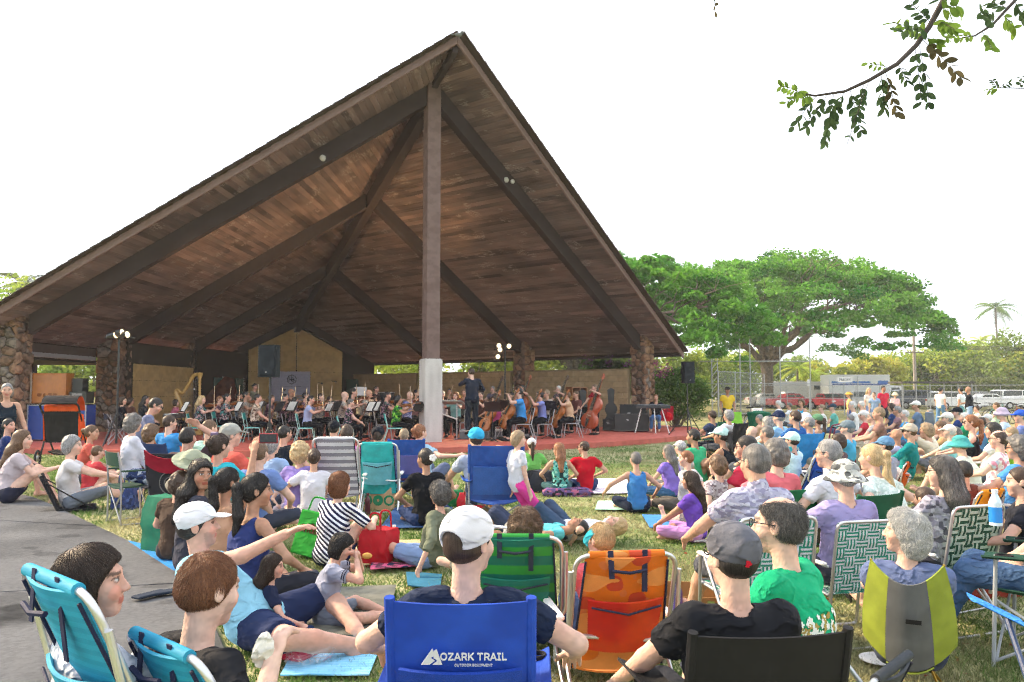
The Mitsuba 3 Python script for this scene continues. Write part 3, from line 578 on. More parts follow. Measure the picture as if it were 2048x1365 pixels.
for sg in (1, -1):
    for i in range(nb_):
        c0 = -.968 + i * dc; c1 = c0 + dc - .012; dz = float(RNG.normal(0, .004)); (a, b, ua, ub), (c, d, uc, ud) = sec(c0, sg, dz), sec(c1, sg, dz); N = 10 if ub - ua > 3 else 3
        tt = np.linspace(0, 1, N)[:, None]; lo = np.stack([a * (1 - tt) + b * tt, c * (1 - tt) + d * tt]); up = lo + V(0, 0, .022); v = np.concatenate([lo[0], lo[1], up[0], up[1]]); q = np.arange(N - 1); f = []
        for o1, o2 in ((0, N), (N, 3 * N), (2 * N, 0)): f += [np.stack([q + o1, q + o1 + 1, q + o2 + 1], 1), np.stack([q + o1, q + o2 + 1, q + o2], 1)]
        f.append(np.array([[0, N, 2 * N], [N, 3 * N, 2 * N], [N - 1, 3 * N - 1, 2 * N - 1], [2 * N - 1, 3 * N - 1, 4 * N - 1]]))
        us = np.concatenate([np.linspace(ua, ub, N), np.linspace(uc, ud, N)] * 2); uv = np.stack([i + 200 * (sg > 0) + np.repeat([.04, .96, .04, .96], N), us], 1)
        kk = numbered(ce + '__plank'); scene[kk] = mikit.ply((v, np.vstack(f)), 'm_ceiling', uv=uv)
def prism(pts_lo, pts_hi):
    n = len(pts_lo); v = np.vstack([pts_lo, pts_hi]); f = [[0, i, i + 1] for i in range(1, n - 1)] + [[n, n + i + 1, n + i] for i in range(1, n - 1)]
    for i in range(n): j = (i + 1) % n; f += [[i, i + n, j + n], [i, j + n, j]]
    m = trimesh.Trimesh(v, f, process=False); trimesh.repair.fix_normals(m); return m
roof = []
for sg in (1, -1):
    a, b, c = (-2.0, 0), (4.6, sg * 12.42), (UB + .6, sg * (EAVE - .484 * (UB + .6))); d = (UB + .6, 0)
    P = [B(u, v, CZ(abs(v) + .484 * u) + .026) for u, v in (a, b, c, d)]; roof.append(prism(P, [p + V(0, 0, .17) for p in P]))
rf = put(bs, 'roof', cat(roof), 'm_matte', False, pal=(.05, .035, .03))
sh = []
for sg in (1, -1):
    n = 46
    for i in range(n):
        t = (i + .5) / n; u, v = -2.06 + 6.62 * t, 12.42 * t; p = B(u, sg * v, CZ(v + .484 * u) + .180 + float(RNG.uniform(0, .008))); M = np.eye(4); M[:3, 3] = p
        ex = nrm(B(4.56, sg * 12.42, CZ(12.42 + .484 * 4.56)) - B(-2.06, 0, CZ(-1))); M[:3, 0] = ex; M[:3, 1] = nrm(np.cross(V(0, 0, 1), ex)); M[:3, 2] = np.cross(M[:3, 0], M[:3, 1]); M[:3, :3] = M[:3, :3] @ roty(.06 * sg)
        sh.append(tf(box(.40, .5, .022), M))
put(rf, 'shingles', cat(sh), 'm_matte', False, pal=(.06, .045, .035), kind='stuff')
def beam(p, q, w, up, dn, name, pal=BEAM, m='m_matte'):
    d = nrm((q - p) * V(1, 1, 0)); s = V(-d[1], d[0], 0) * w / 2; z = V(0, 0, 1); P = [p - s + z * up, p + s + z * up, p + s - z * dn, p - s - z * dn]; Q = [x + q - p for x in P]
    return put(bs, name, prism(np.array(P), np.array(Q)), m, False, pal=pal)
for sg in (1, -1):
    p, q = B(-2.03, 0, CZ(-.98)), B(4.62, sg * 12.48, CZ(12.48 + .484 * 4.62)); beam(p, q, .06, .24, .05, 'fascia', BROWN)
    p, q = B(4.6, sg * 12.40, CZ(EAVE + .03)), B(UB + .6, sg * (EAVE - .484 * (UB + .6)), CZ(EAVE + .03)); beam(p, q, .06, .2, .05, 'fascia', BEAM)
beam(B(-1.9, 0, CZ(-.92)), B(.2, 0, CZ(.1)), .16, -.005, .22, 'ridge_beam'); beam(B(.2, 0, CZ(.1)), B(UB, 0, CZ(.484 * UB)), .30, -.005, .62, 'ridge_beam')
PILL = [(5.12, 10.62), (10.67, 7.94), (16.15, 5.29)]; RID = [.0, 6.84, 13.6]
for sg in (1, -1):
    for (u, v), s in zip(PILL, RID):
        beam(B(s, sg * .16, CZ(.484 * s + .16)), B(u, sg * v, CZ(v + .484 * u)), .26, -.004, .58 if s < 1 else .52, 'rafter')
    s4 = 20.6; v4 = 3.0; u4 = s4 + .482 * v4 * .2; beam(B(s4, sg * .16, CZ(.484 * s4 + .16)), B(u4, sg * v4, CZ(v4 + .484 * u4)), .22, -.004, .42, 'rafter')
    lamp = B(PILL[0][0] * .28, sg * PILL[0][1] * .28, 0); lz = CZ(PILL[0][1] * .28 + .484 * PILL[0][0] * .28) - .33; lamp[2] = lz; q = lamp + (B(-.22, 0, 0) - B(0, 0, 0))
    lt = cat([tube([lamp + (B(-.1, 0, 0) - B(0, 0, 0)), q], .035, 8), tf(trimesh.creation.icosphere(2, .09), MT(q)), tf(trimesh.creation.icosphere(2, .075), MT(q + (B(-.02, sg * .22 * (sg > 0), -.03) - B(0, 0, 0))))]); put(bs, 'floodlight', lt, 'm_paint', 40, pal=(.5, .5, .48))
pm_ = np.array(BMM); post_z = CZ(0) - .02
Po = lambda w, ch: Polygon([(-w + ch, -w), (w - ch, -w), (w, -w + ch), (w, w - ch), (w - ch, w), (-w + ch, w), (-w, w - ch), (-w, -w + ch)])
m = extr(Po(.27, .03), 2.38); m.apply_translation((0, 0, ZS)); m2 = extr(Po(.25, .03), .02); m2.apply_translation((0, 0, ZS + 2.38)); 
scene['m_pillar'] = two(prin(mikit.proc(lambda p, n, uv: mix((.46, .455, .43), (.58, .575, .55), fbm(p.x * 3, p.y * 3, p.z * 2.2, 4)) * (.8 + .25 * noise(p.x * 9, p.y * 9, p.z * 1.5) + .12 * noise(p.x * 60, p.y * 60, p.z * 60))), .8, specular=.2))
po = put(bs, 'post', tf(cat([m, m2]), BMM), 'm_pillar', False, label='pale concrete foot of the front post'); m = extr(Po(.205, .012), post_z - 2.55); m.apply_translation((0, 0, 2.55)); put(po, 'timber', tf(m, BMM), 'm_matte', False, pal=('mottle', (.17, .12, .11), (.14, .095, .085), (0, 0, 0), 1.))
# stone pillars
from scipy.spatial import Voronoi
STONES = [(.27, .165, .105), (.34, .22, .15), (.2, .13, .09), (.31, .18, .115), (.38, .27, .19), (.17, .12, .095), (.22, .19, .165)]
def stones(w, h, size, seed):
    """Irregular stones filling a w x h face; each a low dome in the face's own x, z, standing out along -y."""
    r = np.random.default_rng(seed); n = max(4, int(w * h / size ** 2)); P = r.random((n, 2)) * [w, h]
    for it in range(4):
        Q = np.vstack([P, P * [-1, 1], P * [1, -1], [2 * w, 0] + P * [-1, 1], [0, 2 * h] + P * [1, -1]]); vo = Voronoi(Q); cells = [vo.vertices[vo.regions[vo.point_region[i]]] for i in range(n)]
        if it < 2: P = np.array([c.mean(0) for c in cells]) * .7 + P * .3
    out = []
    for c in cells:
        pg = Polygon(c).buffer(-.012)
        if pg.is_empty or pg.area < .004: continue
        pg = pg.buffer(-.02).buffer(.02); pg = pg if pg.geom_type == 'Polygon' and not pg.is_empty else Polygon(c).buffer(-.015); q = np.array(pg.simplify(.012).exterior.coords)[:-1]; ce_ = q.mean(0); dp = r.uniform(.05, .11); L = []
        for k, y in ((1, .03), (.97, -dp * .45), (.72, -dp * .9), (.3, -dp)):
            z = ce_ + (q - ce_) * (k + r.normal(0, .03, (len(q), 1))); L.append(np.stack([z[:, 0], np.full(len(q), y) + r.normal(0, .008, len(q)), z[:, 1]], 1))
        m = trimesh.convex.convex_hull(np.vstack(L)); out.append(m)
    return out
def pillar(u, v, sg, size, top, seed, w=.80, dpt=.66, parts=True):
    w, dpt = (.80, .72) if sg < 0 else (.62, .6)
    pk = numbered(bs + '__stone_pillar'); ang = math.atan2(PILL[1][0] - PILL[0][0], 0) ; ex = nrm(B(PILL[0][0], sg * PILL[0][1], 0) - B(0, 0, 0)); ey = V(-ex[1], ex[0], 0); o = B(u, sg * v, ZS - .1) + ex * (.62 if sg < 0 else .36)
    M = np.eye(4); M[:3, 0], M[:3, 1], M[:3, 3] = ex, ey, o; hh = top - ZS + .1; core = extr(Polygon([(-w / 2, -dpt / 2), (w / 2, -dpt / 2), (w / 2, dpt / 2), (-w / 2, dpt / 2)]), hh)
    scene[pk] = mikit.ply(tf(core, M), 'm_matte', uv=np.full((len(core.vertices), 2), PI((.09, .075, .06)) + .5)); rest = []
    for fi, (fw_, ang) in enumerate(((w, 0), (dpt, 90), (w, 180), (dpt, 270))):
        R = trimesh.transformations.rotation_matrix(math.radians(ang), (0, 0, 1)); off = -(dpt if fi % 2 == 0 else w) / 2
        fn = (M[:3, :3] @ R[:3, :3] @ V(0, -1, 0)); seen = fn @ (V(0, 0, 0) - o) > 0
        for q, m in enumerate(stones(fw_ + .08, hh, size, seed + fi)):
            m.apply_translation((-fw_ / 2 - .04, off, 0)); m.apply_transform(M @ R); cc = STONES[(seed * 7 + fi * 3 + q * 5 + q * q) % 7]; pc = ('mottle', cc, tuple(x * .6 for x in cc), (0, 0, 0), 1.6)
            if seen and parts: put(pk, 'stone', m, 'm_matte', 50, pal=pc)
            else: rest.append((m, pc))
    if rest: put(pk, 'stonework', cat([m for m, _ in rest]), 'm_matte', 50, pal=rest[0][1], kind='stuff')
for i, (u, v) in enumerate(PILL):
    for sg in (-1, 1): pillar(u, v, sg, .27 if i < 2 else .3, CZ(v + .484 * u) + .05, 11 + i * 4 + (sg > 0) * 2, parts=not (i == 2 and sg > 0))
# block wall between the right pillars, plywood back wall, side walls, doors
BLK = [('mottle', (.40, .30, .17), (.35, .26, .145), (0, 0, 0), 1.), ('mottle', (.42, .32, .185), (.36, .27, .15), (0, 0, 0), 1.), ('mottle', (.37, .275, .155), (.34, .25, .14), (0, 0, 0), 1.)]
bw = numbered(bs + '__block_wall'); core = []; rest = []; ends = [B(u, v, 0) for u, v in PILL] + [B(21.4, 2.9, 0)]
for k in range(3):
    a, b = ends[k], ends[k + 1]; d = b - a; Ln = np.linalg.norm(d); ex = d / Ln; M = np.eye(4); M[:3, 0], M[:3, 1], M[:3, 3] = ex, V(-ex[1], ex[0], 0), a; core.append(tf(box(Ln - .8, .14, 2.33, (Ln / 2, 0, ZS + 1.17)), M)); core.append(tf(box(Ln - .8, .24, .05, (Ln / 2, 0, ZS + 2.36)), M)); nx = round((Ln - .9) / .46); bl = (Ln - .9) / nx
    for r_ in range(10):
        for c_ in range(nx + (r_ % 2)):
            x0 = .45 + (c_ - (.5 if r_ % 2 else 0)) * bl; x1 = x0 + bl; x0, x1 = max(x0, .45), min(x1, Ln - .45)
            m = tf(box(x1 - x0 - .012, .192 + .006 * random.random(), .221, ((x0 + x1) / 2, 0, ZS + .1165 + r_ * .233), .008), M); pc = BLK[random.randrange(3)]
            if k < 2: put(bw, 'block', m, 'm_matte', False, pal=pc)
            else: rest.append(m)
scene[bw] = mikit.ply(cat(core), 'm_matte', uv=np.full((sum(len(c.vertices) for c in core), 2), PI((.27, .21, .125)) + .5)); put(bw, 'blockwork', cat(rest), 'm_matte', False, pal=BLK[2], kind='stuff')
PLY = ('mottle', (.56, .39, .17), (.49, .335, .145), (0, 0, 0), .6); wz = lambda v: CZ(abs(v) + .484 * UB) - .02
def vpoly(pts, u, th=.06): P = np.array([B(u, v, z) for v, z in pts]); return prism(P, P + (B(th, 0, 0) - B(0, 0, 0)))
wk = put(bs, 'back_wall', vpoly([(-4.2, ZS), (4.2, ZS), (4.2, wz(4.2)), (0, wz(0)), (-4.2, wz(4.2))], UB + .05), 'm_matte', False, pal=(.03, .025, .02))
for (a, b) in ((-2.42, -.02), (.02, 2.42)):
    z0 = ZS
    for z1 in (1.42, 2.64, 9):
        zt = lambda v: min(z1, wz(v) - .32); P = [(a, z0 + .006), (b, z0 + .006), (b, max(zt(b), z0 + .1)), (a, max(zt(a), z0 + .1))]
        put(wk, 'panel', vpoly(P, UB, .045), 'm_matte', False, pal=PLY); z0 = z1
        if z1 > wz(max(abs(a), abs(b))): break
GREEN = (.035, .085, .075)
for sg in (-1, 1):
    a, b = B(UB + .02, sg * 2.5, 0), B(16.15, sg * 5.29, 0); d = b - a; Ln = np.linalg.norm(d); ex = d / Ln; M = np.eye(4); M[:3, 0], M[:3, 1], M[:3, 3] = ex, V(-ex[1], ex[0], 0) , a
    if sg < 0: put(bs, 'side_wall', tf(box(Ln, .1, 3.4, (Ln / 2, 0, ZS + 1.7)), M), 'm_matte', False, pal=(.045, .035, .03))
    for x, w in ((1.1, .95), (3.6, .95)) if sg < 0 else ((.62, .9),):
        dk = put(bs, 'door', tf(box(w, .06, 2.1, (x, .08 * (1 if sg < 0 else 1), ZS + 1.06), .01), M), 'm_paint', False, pal=GREEN); yy = .115
        if sg < 0: put(dk, 'jamb', tf(box(.06, .05, 2.15, (x - w / 2 - .04, .08, ZS + 1.08)), M), 'm_matte', False, pal=(.4, .4, .38))
        put(dk, 'handle', tf(box(.03, .05, .14, (x + w / 2 - .1, yy, ZS + 1.0), .008), M), 'm_metal', False, pal=STEEL)
for i, (p, q) in enumerate((((10.67, -7.94), (16.15, -5.29)),)):
    a, b = B(*p, 0), B(*q, 0); d = b - a; Ln = np.linalg.norm(d); ex = d / Ln; M = np.eye(4); M[:3, 0], M[:3, 1], M[:3, 3] = ex, V(-ex[1], ex[0], 0), a; sw_ = put(bs, 'side_wall', tf(box(Ln, .12, 3.3, (Ln / 2, .2, ZS + 1.65)), M), 'm_matte', False, pal=(.05, .04, .03))
    for x in np.arange(.5, Ln - .5, .62):
        for zz in np.arange(.02, 2.5, .62): put(sw_, 'panel', tf(box(.61, .03, .612, (x + .31, .125, ZS + zz + .31), .005), M), 'm_matte', False, pal=PLY)
a, b = B(5.12, -10.62, 0), B(10.67, -7.94, 0); ex = nrm(b - a); M = np.eye(4); M[:3, 0], M[:3, 1], M[:3, 3] = ex, V(-ex[1], ex[0], 0), a; Ln = np.linalg.norm(b - a)
put(bs, 'lintel', tf(box(Ln - .6, .2, .14, (Ln / 2, 1.22, 2.80)), M), 'm_matte', False, pal=(.30, .29, .30)); put(bs, 'board', tf(box(Ln + 1.2, .12, .3, (Ln / 2, 1.30, 3.03)), M), 'm_matte', False, pal=(.10, .07, .06)); put(bs, 'lean_to', tf(cat([box(Ln + 4, 3.4, .1, (Ln / 2, 3.1, 2.70)), box(Ln + 4, .1, .5, (Ln / 2, 4.7, 2.4)), box(.12, .12, 2.6, (Ln / 2 + .9, 4.3, 1.3)), box(.12, .12, 2.6, (Ln / 2 - 1.9, 4.3, 1.3))]), M), 'm_matte', False, pal=(.02, .018, .016))
# banner on the back wall
bn = thing('banner', 'white banner with a round monogram on the back wall of the stage', 'banner'); pb = lambda px, py, dz=0: None
def wallpt(x, y, u):                                    # pixel to the plane of constant u
    r_ = ray(x, y); n_ = V(-math.sin(TH), math.cos(TH), 0); p0 = B(u, 0, 0); t = ((p0 - V(0, 0, HC)) @ n_) / (r_ @ n_); return V(0, 0, HC) + r_ * t
def bv(p): q = p - V(BX, BY, 0); return q[0] * math.cos(TH) + q[1] * math.sin(TH), p[2]
q0, q1 = bv(wallpt(541, 743, UB - .12)), bv(wallpt(620, 784, UB - .12)); bx0, bx1, bz1, bz0 = q0[0], q1[0], q0[1], q1[1] - .5
put(bn, 'cloth', vpoly([(bx0, bz0), (bx1, bz0), (bx1, bz1), (bx0, bz1)], UB - .12, .012), 'm_cloth', False, pal=(.50, .50, .60)); cv, cz = bv(wallpt(583.5, 759.5, UB - .14)); R0 = .235
M = np.eye(4); c_, s_ = math.cos(TH), math.sin(TH); M[:3, 0], M[:3, 1], M[:3, 2] = (c_, s_, 0), (0, 0, 1), (s_, -c_, 0); M[:3, 3] = B(UB - .125, cv, cz)
mk = [tf(tube([(R0 * math.cos(t), R0 * math.sin(t), 0) for t in np.linspace(0, 6.283, 33)[:-1]], .012, 6, True), M), tf(tube([(R0 * .86 * math.cos(t), R0 * .86 * math.sin(t), 0) for t in np.linspace(0, 6.283, 33)[:-1]], .007, 6, True), M)]
def word(text, h, M, x=0, y=0, bold=True, center=True, depth=.004):
    m = meshkit.text_mesh(text, h, depth, bold)
    if center: m.apply_translation((-(m.bounds[0] + m.bounds[1])[0] / 2, 0, 0))
    m.apply_translation((x, y, 0)); return tf(m, M)
mk += [word('H', .2, M, -.07, -.1), word('B', .2, M, .06, -.1), word('S', .1, M, .0, .08), tf(tube([(-.1, -.11, 0), (-.14, 0, 0), (-.1, .12, 0)], .008, 6), M), tf(tube([(.1, -.11, 0), (.15, 0, 0), (.1, .12, 0)], .008, 6), M)]
put(bn, 'monogram', cat(mk), 'm_matte', False, pal=(.03, .03, .05)); put(bn, 'lettering', cat([tf(box(.03 + .02 * random.random(), .035, .004, (x_, -.36, 0)), M) for x_ in np.arange(-.52, .53, .058)]), 'm_matte', False, pal=(.25, .25, .34))
# ---------------------------------------------------------------- trees and plants
def leaves(c, n, size, r, colr, aspect=.55, up=.35):
    """n leaf faces (folded diamonds) at the points c."""
    n = len(c); d = r.normal(size=(n, 3)); d[:, 2] *= .6; d /= np.linalg.norm(d, axis=1, keepdims=True); nn = r.normal(size=(n, 3)) + [0, 0, up * 3]; s = np.cross(d, nn); s /= np.linalg.norm(s, axis=1, keepdims=True)
    sz = size * r.uniform(.6, 1.3, (n, 1)); v = np.stack([c - d * sz * .5, c + s * sz * aspect * .5, c + d * sz * .5, c - s * sz * aspect * .5], 1).reshape(-1, 3); i = np.arange(n)[:, None] * 4
    return v, np.vstack([i + [0, 1, 2], i + [0, 2, 3]]), np.repeat(colr, 4, 0)
def leafmesh(key, name, v, f, c, kind=None): k = numbered(key + '__' + name); scene[k] = mikit.ply((v, f), 'm_leaf', smooth=False, color=c); return k
BARK = ('mottle', (.20, .155, .12), (.13, .10, .08), (0, 0, 0), 1.)
def limb(rng, a, b, ra, rb, wig, n=7):
    t = np.linspace(0, 1, n)[:, None]; p = np.asarray(a) * (1 - t) + np.asarray(b) * t; L = np.linalg.norm(np.asarray(b) - a); p[1:-1] += rng.normal(0, wig * L, (n - 2, 3)); return tube(p, np.linspace(ra, rb, n), 8), p
def umbrella(name, label, base, R, Ht, tr, seed, pads, npad, leaf, cols, squash=.33, low=.45, lim=9, cx=0, hollow=.0, cat_='tree'):
    k = thing(name, label, cat_); r = np.random.default_rng(seed); base = V(*base); fork = base + V(0, 0, Ht * .30); tk = []
    m = tube([base - V(0, 0, .2), base + V(0, 0, .15), base + V(.05, 0, Ht * .1), base + V(.1, 0, Ht * .2), fork], [tr * 1.5, tr * 1.25, tr, tr * .97, tr * 1.1], 14); put(k, 'trunk', m, 'm_matte', True, pal=BARK); ends = []
    for i in range(lim):
        a = i * 6.283 / lim + r.uniform(-.3, .3); rr = R * r.uniform(.62, .8); e1 = fork + V(math.cos(a) * rr * .42 + cx * .3, math.sin(a) * rr * .42, Ht * r.uniform(.2, .36)); e2 = fork + V(math.cos(a + r.uniform(-.2, .2)) * rr + cx, math.sin(a) * rr, Ht * r.uniform(.22, .42))
        m1, p1 = limb(r, fork - V(0, 0, .4), e1, tr * .5, tr * .3, .03); m2, p2 = limb(r, e1, e2, tr * .3, tr * .12, .04); tk += [m1, m2]
        for j in range(5):
            q = p1[4] if j < 1 else p2[r.integers(1, 6)]; a2 = a + r.uniform(-.9, .9); e3 = q + V(math.cos(a2), math.sin(a2), r.uniform(.35, 1.1)) * R * r.uniform(.16, .3); m3, p3_ = limb(r, q, e3, tr * .14, tr * .04, .05, 5); tk.append(m3); ends.append(e3)
            for z in range(2): e4 = e3 + V(*r.normal(0, .10, 2), abs(r.normal(0, .05))) * R; tk.append(limb(r, p3_[3], e4, tr * .05, tr * .02, .05, 4)[0])
    put(k, 'branches', cat(tk), 'm_matte', True, pal=BARK)
    ce_ = base + V(cx, 0, Ht * low); C, K = [], []; cols = np.array(cols); i = 0
    while i < pads:
        th = r.uniform(0, 6.283); ph = math.sqrt(r.random()); q = V(math.cos(th) * ph, math.sin(th) * ph); zz = math.sqrt(max(0, 1 - ph * ph)); layer = r.random()
        z = zz * (1 if layer < .84 else r.uniform(.25, .8)); p = ce_ + V(q[0] * R, q[1] * R, z * Ht * (1 - low) * .96 + (r.normal(0, .03) + (-.09 * (ph > .8) * r.random())) * Ht)
        if meshkit.noise(p[None] / (R * .22), seed)[0] < hollow: continue
        i += 1; n = int(npad * r.uniform(.6, 1.3)); pr = R * r.uniform(.06, .125); u = r.normal(size=(n, 3)); u /= np.linalg.norm(u, axis=1, keepdims=True); u *= r.random((n, 1)) ** .4; C.append(p + u * [pr, pr, pr * squash] - [[0, 0, 1]] * (np.hypot(u[:, 0], u[:, 1])[:, None] ** 2 * pr * .25))
        t = np.clip(r.normal(.5, .25), 0, 1); cc = (cols[0] * (1 - t) + cols[1] * t) * r.uniform(.8, 1.2); K.append(np.tile(cc, (n, 1)) * r.uniform(.75, 1.25, (n, 1)))
    C, K = np.vstack(C), np.vstack(K); leafmesh(k, 'crown', *leaves(C, len(C), leaf, r, K)); return k
def bushy(name, label, base, rx, ry, h, seed, n, leaf, cols, trunk=None, cat_='tree', lumps=26, clear=.0, flowers=None):
    k = thing(name, label, cat_); r = np.random.default_rng(seed); base = V(*base); C, K = [], []; cols = np.array(cols); tk = []
    for i in range(lumps):
        u = r.normal(size=3); u /= np.linalg.norm(u); u[2] = u[2] if clear else abs(u[2]) if r.random() < .6 else u[2]; q = base + V(u[0] * rx * .68, u[1] * ry * .68, (h * (.5 + clear / 2)) + u[2] * h * (.5 - clear / 2) * .72); m = n // lumps
        w = r.normal(size=(m, 3)); w /= np.linalg.norm(w, axis=1, keepdims=True); w *= r.random((m, 1)) ** .33; lr = r.uniform(.26, .46); C.append(q + w * [rx * lr, ry * lr, h * (.5 - clear / 2) * lr]); t = np.clip(r.normal(.5, .3), 0, 1); K.append(np.tile(cols[0] * (1 - t) + cols[1] * t, (m, 1)) * r.uniform(.7, 1.3, (m, 1)))
        if trunk: tk.append(limb(r, base + V(0, 0, h * clear * .7), q, trunk * .35, trunk * .08, .04, 5)[0])
    C, K = np.vstack(C), np.vstack(K); C[:, 2] = np.maximum(C[:, 2], base[2] + .05); leafmesh(k, 'crown', *leaves(C, len(C), leaf, r, K))
    if trunk: put(k, 'trunk', cat([limb(r, base - V(0, 0, .1), base + V(0, 0, h * max(clear, .3)), trunk, trunk * .6, .02)[0]] + tk), 'm_matte', True, pal=BARK)
    if flowers is not None:
        for fc, pts in flowers: c = np.vstack([V(*p) + r.normal(0, 1, (90, 3)) * s for p, s in pts]); leafmesh(k, 'blossom', *leaves(c, len(c), .07, r, np.tile(fc, (len(c), 1)) * r.uniform(.7, 1.3, (len(c), 1)), .8))
    return k
def palm(label, base, h, lean, fl, seed, nf=17, tr=.16, col=((.05, .08, .03), (.12, .14, .05))):
    k = thing('palm_tree', label, 'palm tree'); r = np.random.default_rng(seed); base = V(*base); t = np.linspace(0, 1, 9)[:, None]; P = base + t * V(lean, 0, h) + V(lean * .25, 0, 0) * np.sin(t * 3.14); put(k, 'trunk', tube(P, np.linspace(tr * 1.3, tr * .7, 9), 8), 'm_matte', True, pal=('mottle', (.22, .19, .16), (.15, .13, .11), (0, 0, 0), 1.)); C = []; Vv, Ff, Kk = [], [], []; o = 0
    for i in range(nf):
        a = i * 2.4 + r.uniform(-.2, .2); el = r.uniform(-.1, 1.25); d = V(math.cos(a), math.sin(a), 0); s = np.linspace(0, 1, 12)[:, None]; L = fl * r.uniform(.8, 1.1); p = P[-1] + d * s * L * math.cos(el * .7) + V(0, 0, 1) * (s * L * math.sin(el) - s ** 2 * L * .62); sd = np.cross(d, [0, 0, 1]); cc = np.array(col[0]) * (1 - r.random()) + np.array(col[1]) * r.random()
        for j in range(1, 12):
            w = .19 * L * math.sin(min(1, j / 11 * .9 + .1) * 2.9) + .05
            for sg in (-1, 1):
                for q in (0, .5):
                    b = p[j] * (1 - q) + p[j - 1] * q; ti = b + sd * sg * w + (p[j] - p[j - 1]) * .9 - V(0, 0, w * .55); wd = (p[j] - p[j - 1]) * .22; Vv += [b - wd, b + wd, ti]; Ff.append([o, o + 1, o + 2]); o += 3; Kk += [cc * r.uniform(.8, 1.2)] * 3
    scene[numbered(k + '__crown')] = mikit.ply((np.array(Vv), np.array(Ff)), 'm_leaf', color=np.array(Kk)); return k
MP = ((.05, .19, .03), (.20, .42, .06))
t = ground(1533, 812); dd = 88.; t = V((1533 - 1024) / F * dd, dd, 0)
umbrella('shade_tree', 'wide umbrella shaped shade tree with a thick dark trunk behind the parked cars', t, 16.6, 15.6, .62, 4, 520, 150, .46, MP, low=.43, lim=14, cx=.9, hollow=.33)
dd = 62.; umbrella('shade_tree', 'leafy shade tree rising behind the right eave of the bandstand', ((1150 - 1024) / F * dd, dd, 0), 11.5, 11.3, .55, 9, 360, 160, .40, ((.045, .18, .025), (.17, .38, .05)), low=.42, lim=9, cx=3.2, hollow=.24)
R4 = lambda x, d: ((x - 1024) / F * d, d, 0)
YG = ((.20, .32, .05), (.46, .52, .09)); DG = ((.11, .20, .05), (.28, .36, .08)); YO = ((.30, .36, .06), (.55, .52, .10))
for i, (x, d, rx, h, col, lab) in enumerate((
    (1395, 120, 7, 8.0, YG, 'round bright green tree behind the dugout fence, left of the big shade tree'), (1470, 125, 7, 8.6, YG, 'yellow green tree showing to the left of the thick trunk'), (1600, 135, 7, 7.5, DG, 'green tree under the hanging branches of the shade tree'),
    (1665, 118, 5, 6.2, YO, 'golden bush glowing in front of the white truck'), (1745, 120, 5.5, 7.4, YO, 'golden leafed tree just right of the white truck'), (1800, 128, 6, 8.2, YG, 'light green tree behind the utility pole'), (1855, 124, 6, 8.4, YG, 'yellow green tree behind the dugout roof'),
    (1915, 125, 7, 9.6, YG, 'tall light green tree to the left of the palm'), (1968, 130, 6.5, 9.2, DG, 'dark green tree at the foot of the tall palm'), (2035, 118, 7.5, 10.2, DG, 'large green tree at the right edge of the park'), (2095, 116, 7, 8.8, YO, 'golden green tree at the far right beyond the cars'),
    (1330, 100, 6, 7.0, YG, 'bright tree in the gap between roof eave and hedge'))): bushy('park_tree', lab, R4(x, d), rx, rx * .7, h, 40 + i, 5600, .62, col, .3, clear=.02, lumps=34)
for i, (x, d, rx, h, col, lab) in enumerate((
    (800, 58, 4, 5.0, YG, 'sunlit tree seen over the block wall left of the conductor'), (935, 60, 4.5, 5.2, YG, 'bright tree in the gap behind the conductor'), (1030, 62, 4.5, 5.4, YG, 'yellow green tree in the gap beside the right light stand'), (1100, 66, 3.5, 5.8, DG, 'dark leafed tree in the gap right of the inner stone pillar'), (1235, 60, 3.2, 4.6, DG, 'low tree at the end of the gap over the block wall'),
    (165, 58, 3, 4.6, YG, 'sunlit tree seen between the two left stone pillars'), (14, 62, 3.8, 10.6, YG, 'golden green tree at the left edge of the picture'))): bushy('garden_tree', lab, R4(x, d), rx, rx, h, 70 + i, 3600, .4, col, .16, clear=.2, lumps=22)
palm('tall slender coconut palm standing alone on the right skyline', R4(2008, 150), 17.0, -1.2, 4.8, 2, tr=.2, col=((.06, .14, .04), (.16, .24, .07)))
palm('palm showing over the low end of the left eave', R4(34, 70), 10.9, .3, 2.8, 5)
palm('young palm with loose fronds behind the shade tree trunk', R4(1590, 105), 4.6, .3, 3.0, 6, col=YG)
palm('short palm in front of the golden bush', R4(1625, 108), 3.9, -.2, 2.8, 7, col=YG)
palm('palm among the trees right of the utility pole', R4(1958, 128), 9.5, .4, 2.8, 8, col=YG)
bushy('plumeria_shrub', 'low shrub covered in white blossom behind the dugout', R4(1960, 96), 7, 3, 3.4, 91, 4000, .4, ((.08, .11, .03), (.14, .17, .06)), None, 'shrub', flowers=[((.7, .7, .62), [((*R4(1925 + i * 14, 95)[:2], 2.6 + .5 * math.sin(i * 2.3)), .55) for i in range(7)])])
hb = R4(1352, 34); MG = ((.38, .045, .25))
bushy('bougainvillea', 'dense green bougainvillea bush with magenta flowers beside the right stone pillar', hb, 1.45, 1.2, 2.6, 95, 9000, .12, ((.035, .08, .022), (.13, .22, .05)), .06, 'bush', lumps=40, flowers=[(MG, [((hb[0] - .55, 33.2, 2.55), .14), ((hb[0] - .75, 33.3, 2.35), .12), ((hb[0] - .95, 33.4, 2.75), .10)])])
hb2 = [B(6 + i * .9, 10.9 - i * .44, 0) for i in range(4)]
bushy('bougainvillea', 'bougainvillea with purple flowers trailing over the end of the block wall', (hb2[1][0], hb2[1][1] + .5, 1.9), 1.5, .6, 1.05, 96, 2400, .12, ((.02, .04, .014), (.06, .09, .03)), None, 'bush', lumps=16, flowers=[((.25, .05, .3), [((hb2[i][0] - .1, hb2[i][1] + .1, 2.78 + .06 * i), .13) for i in range(3)])])
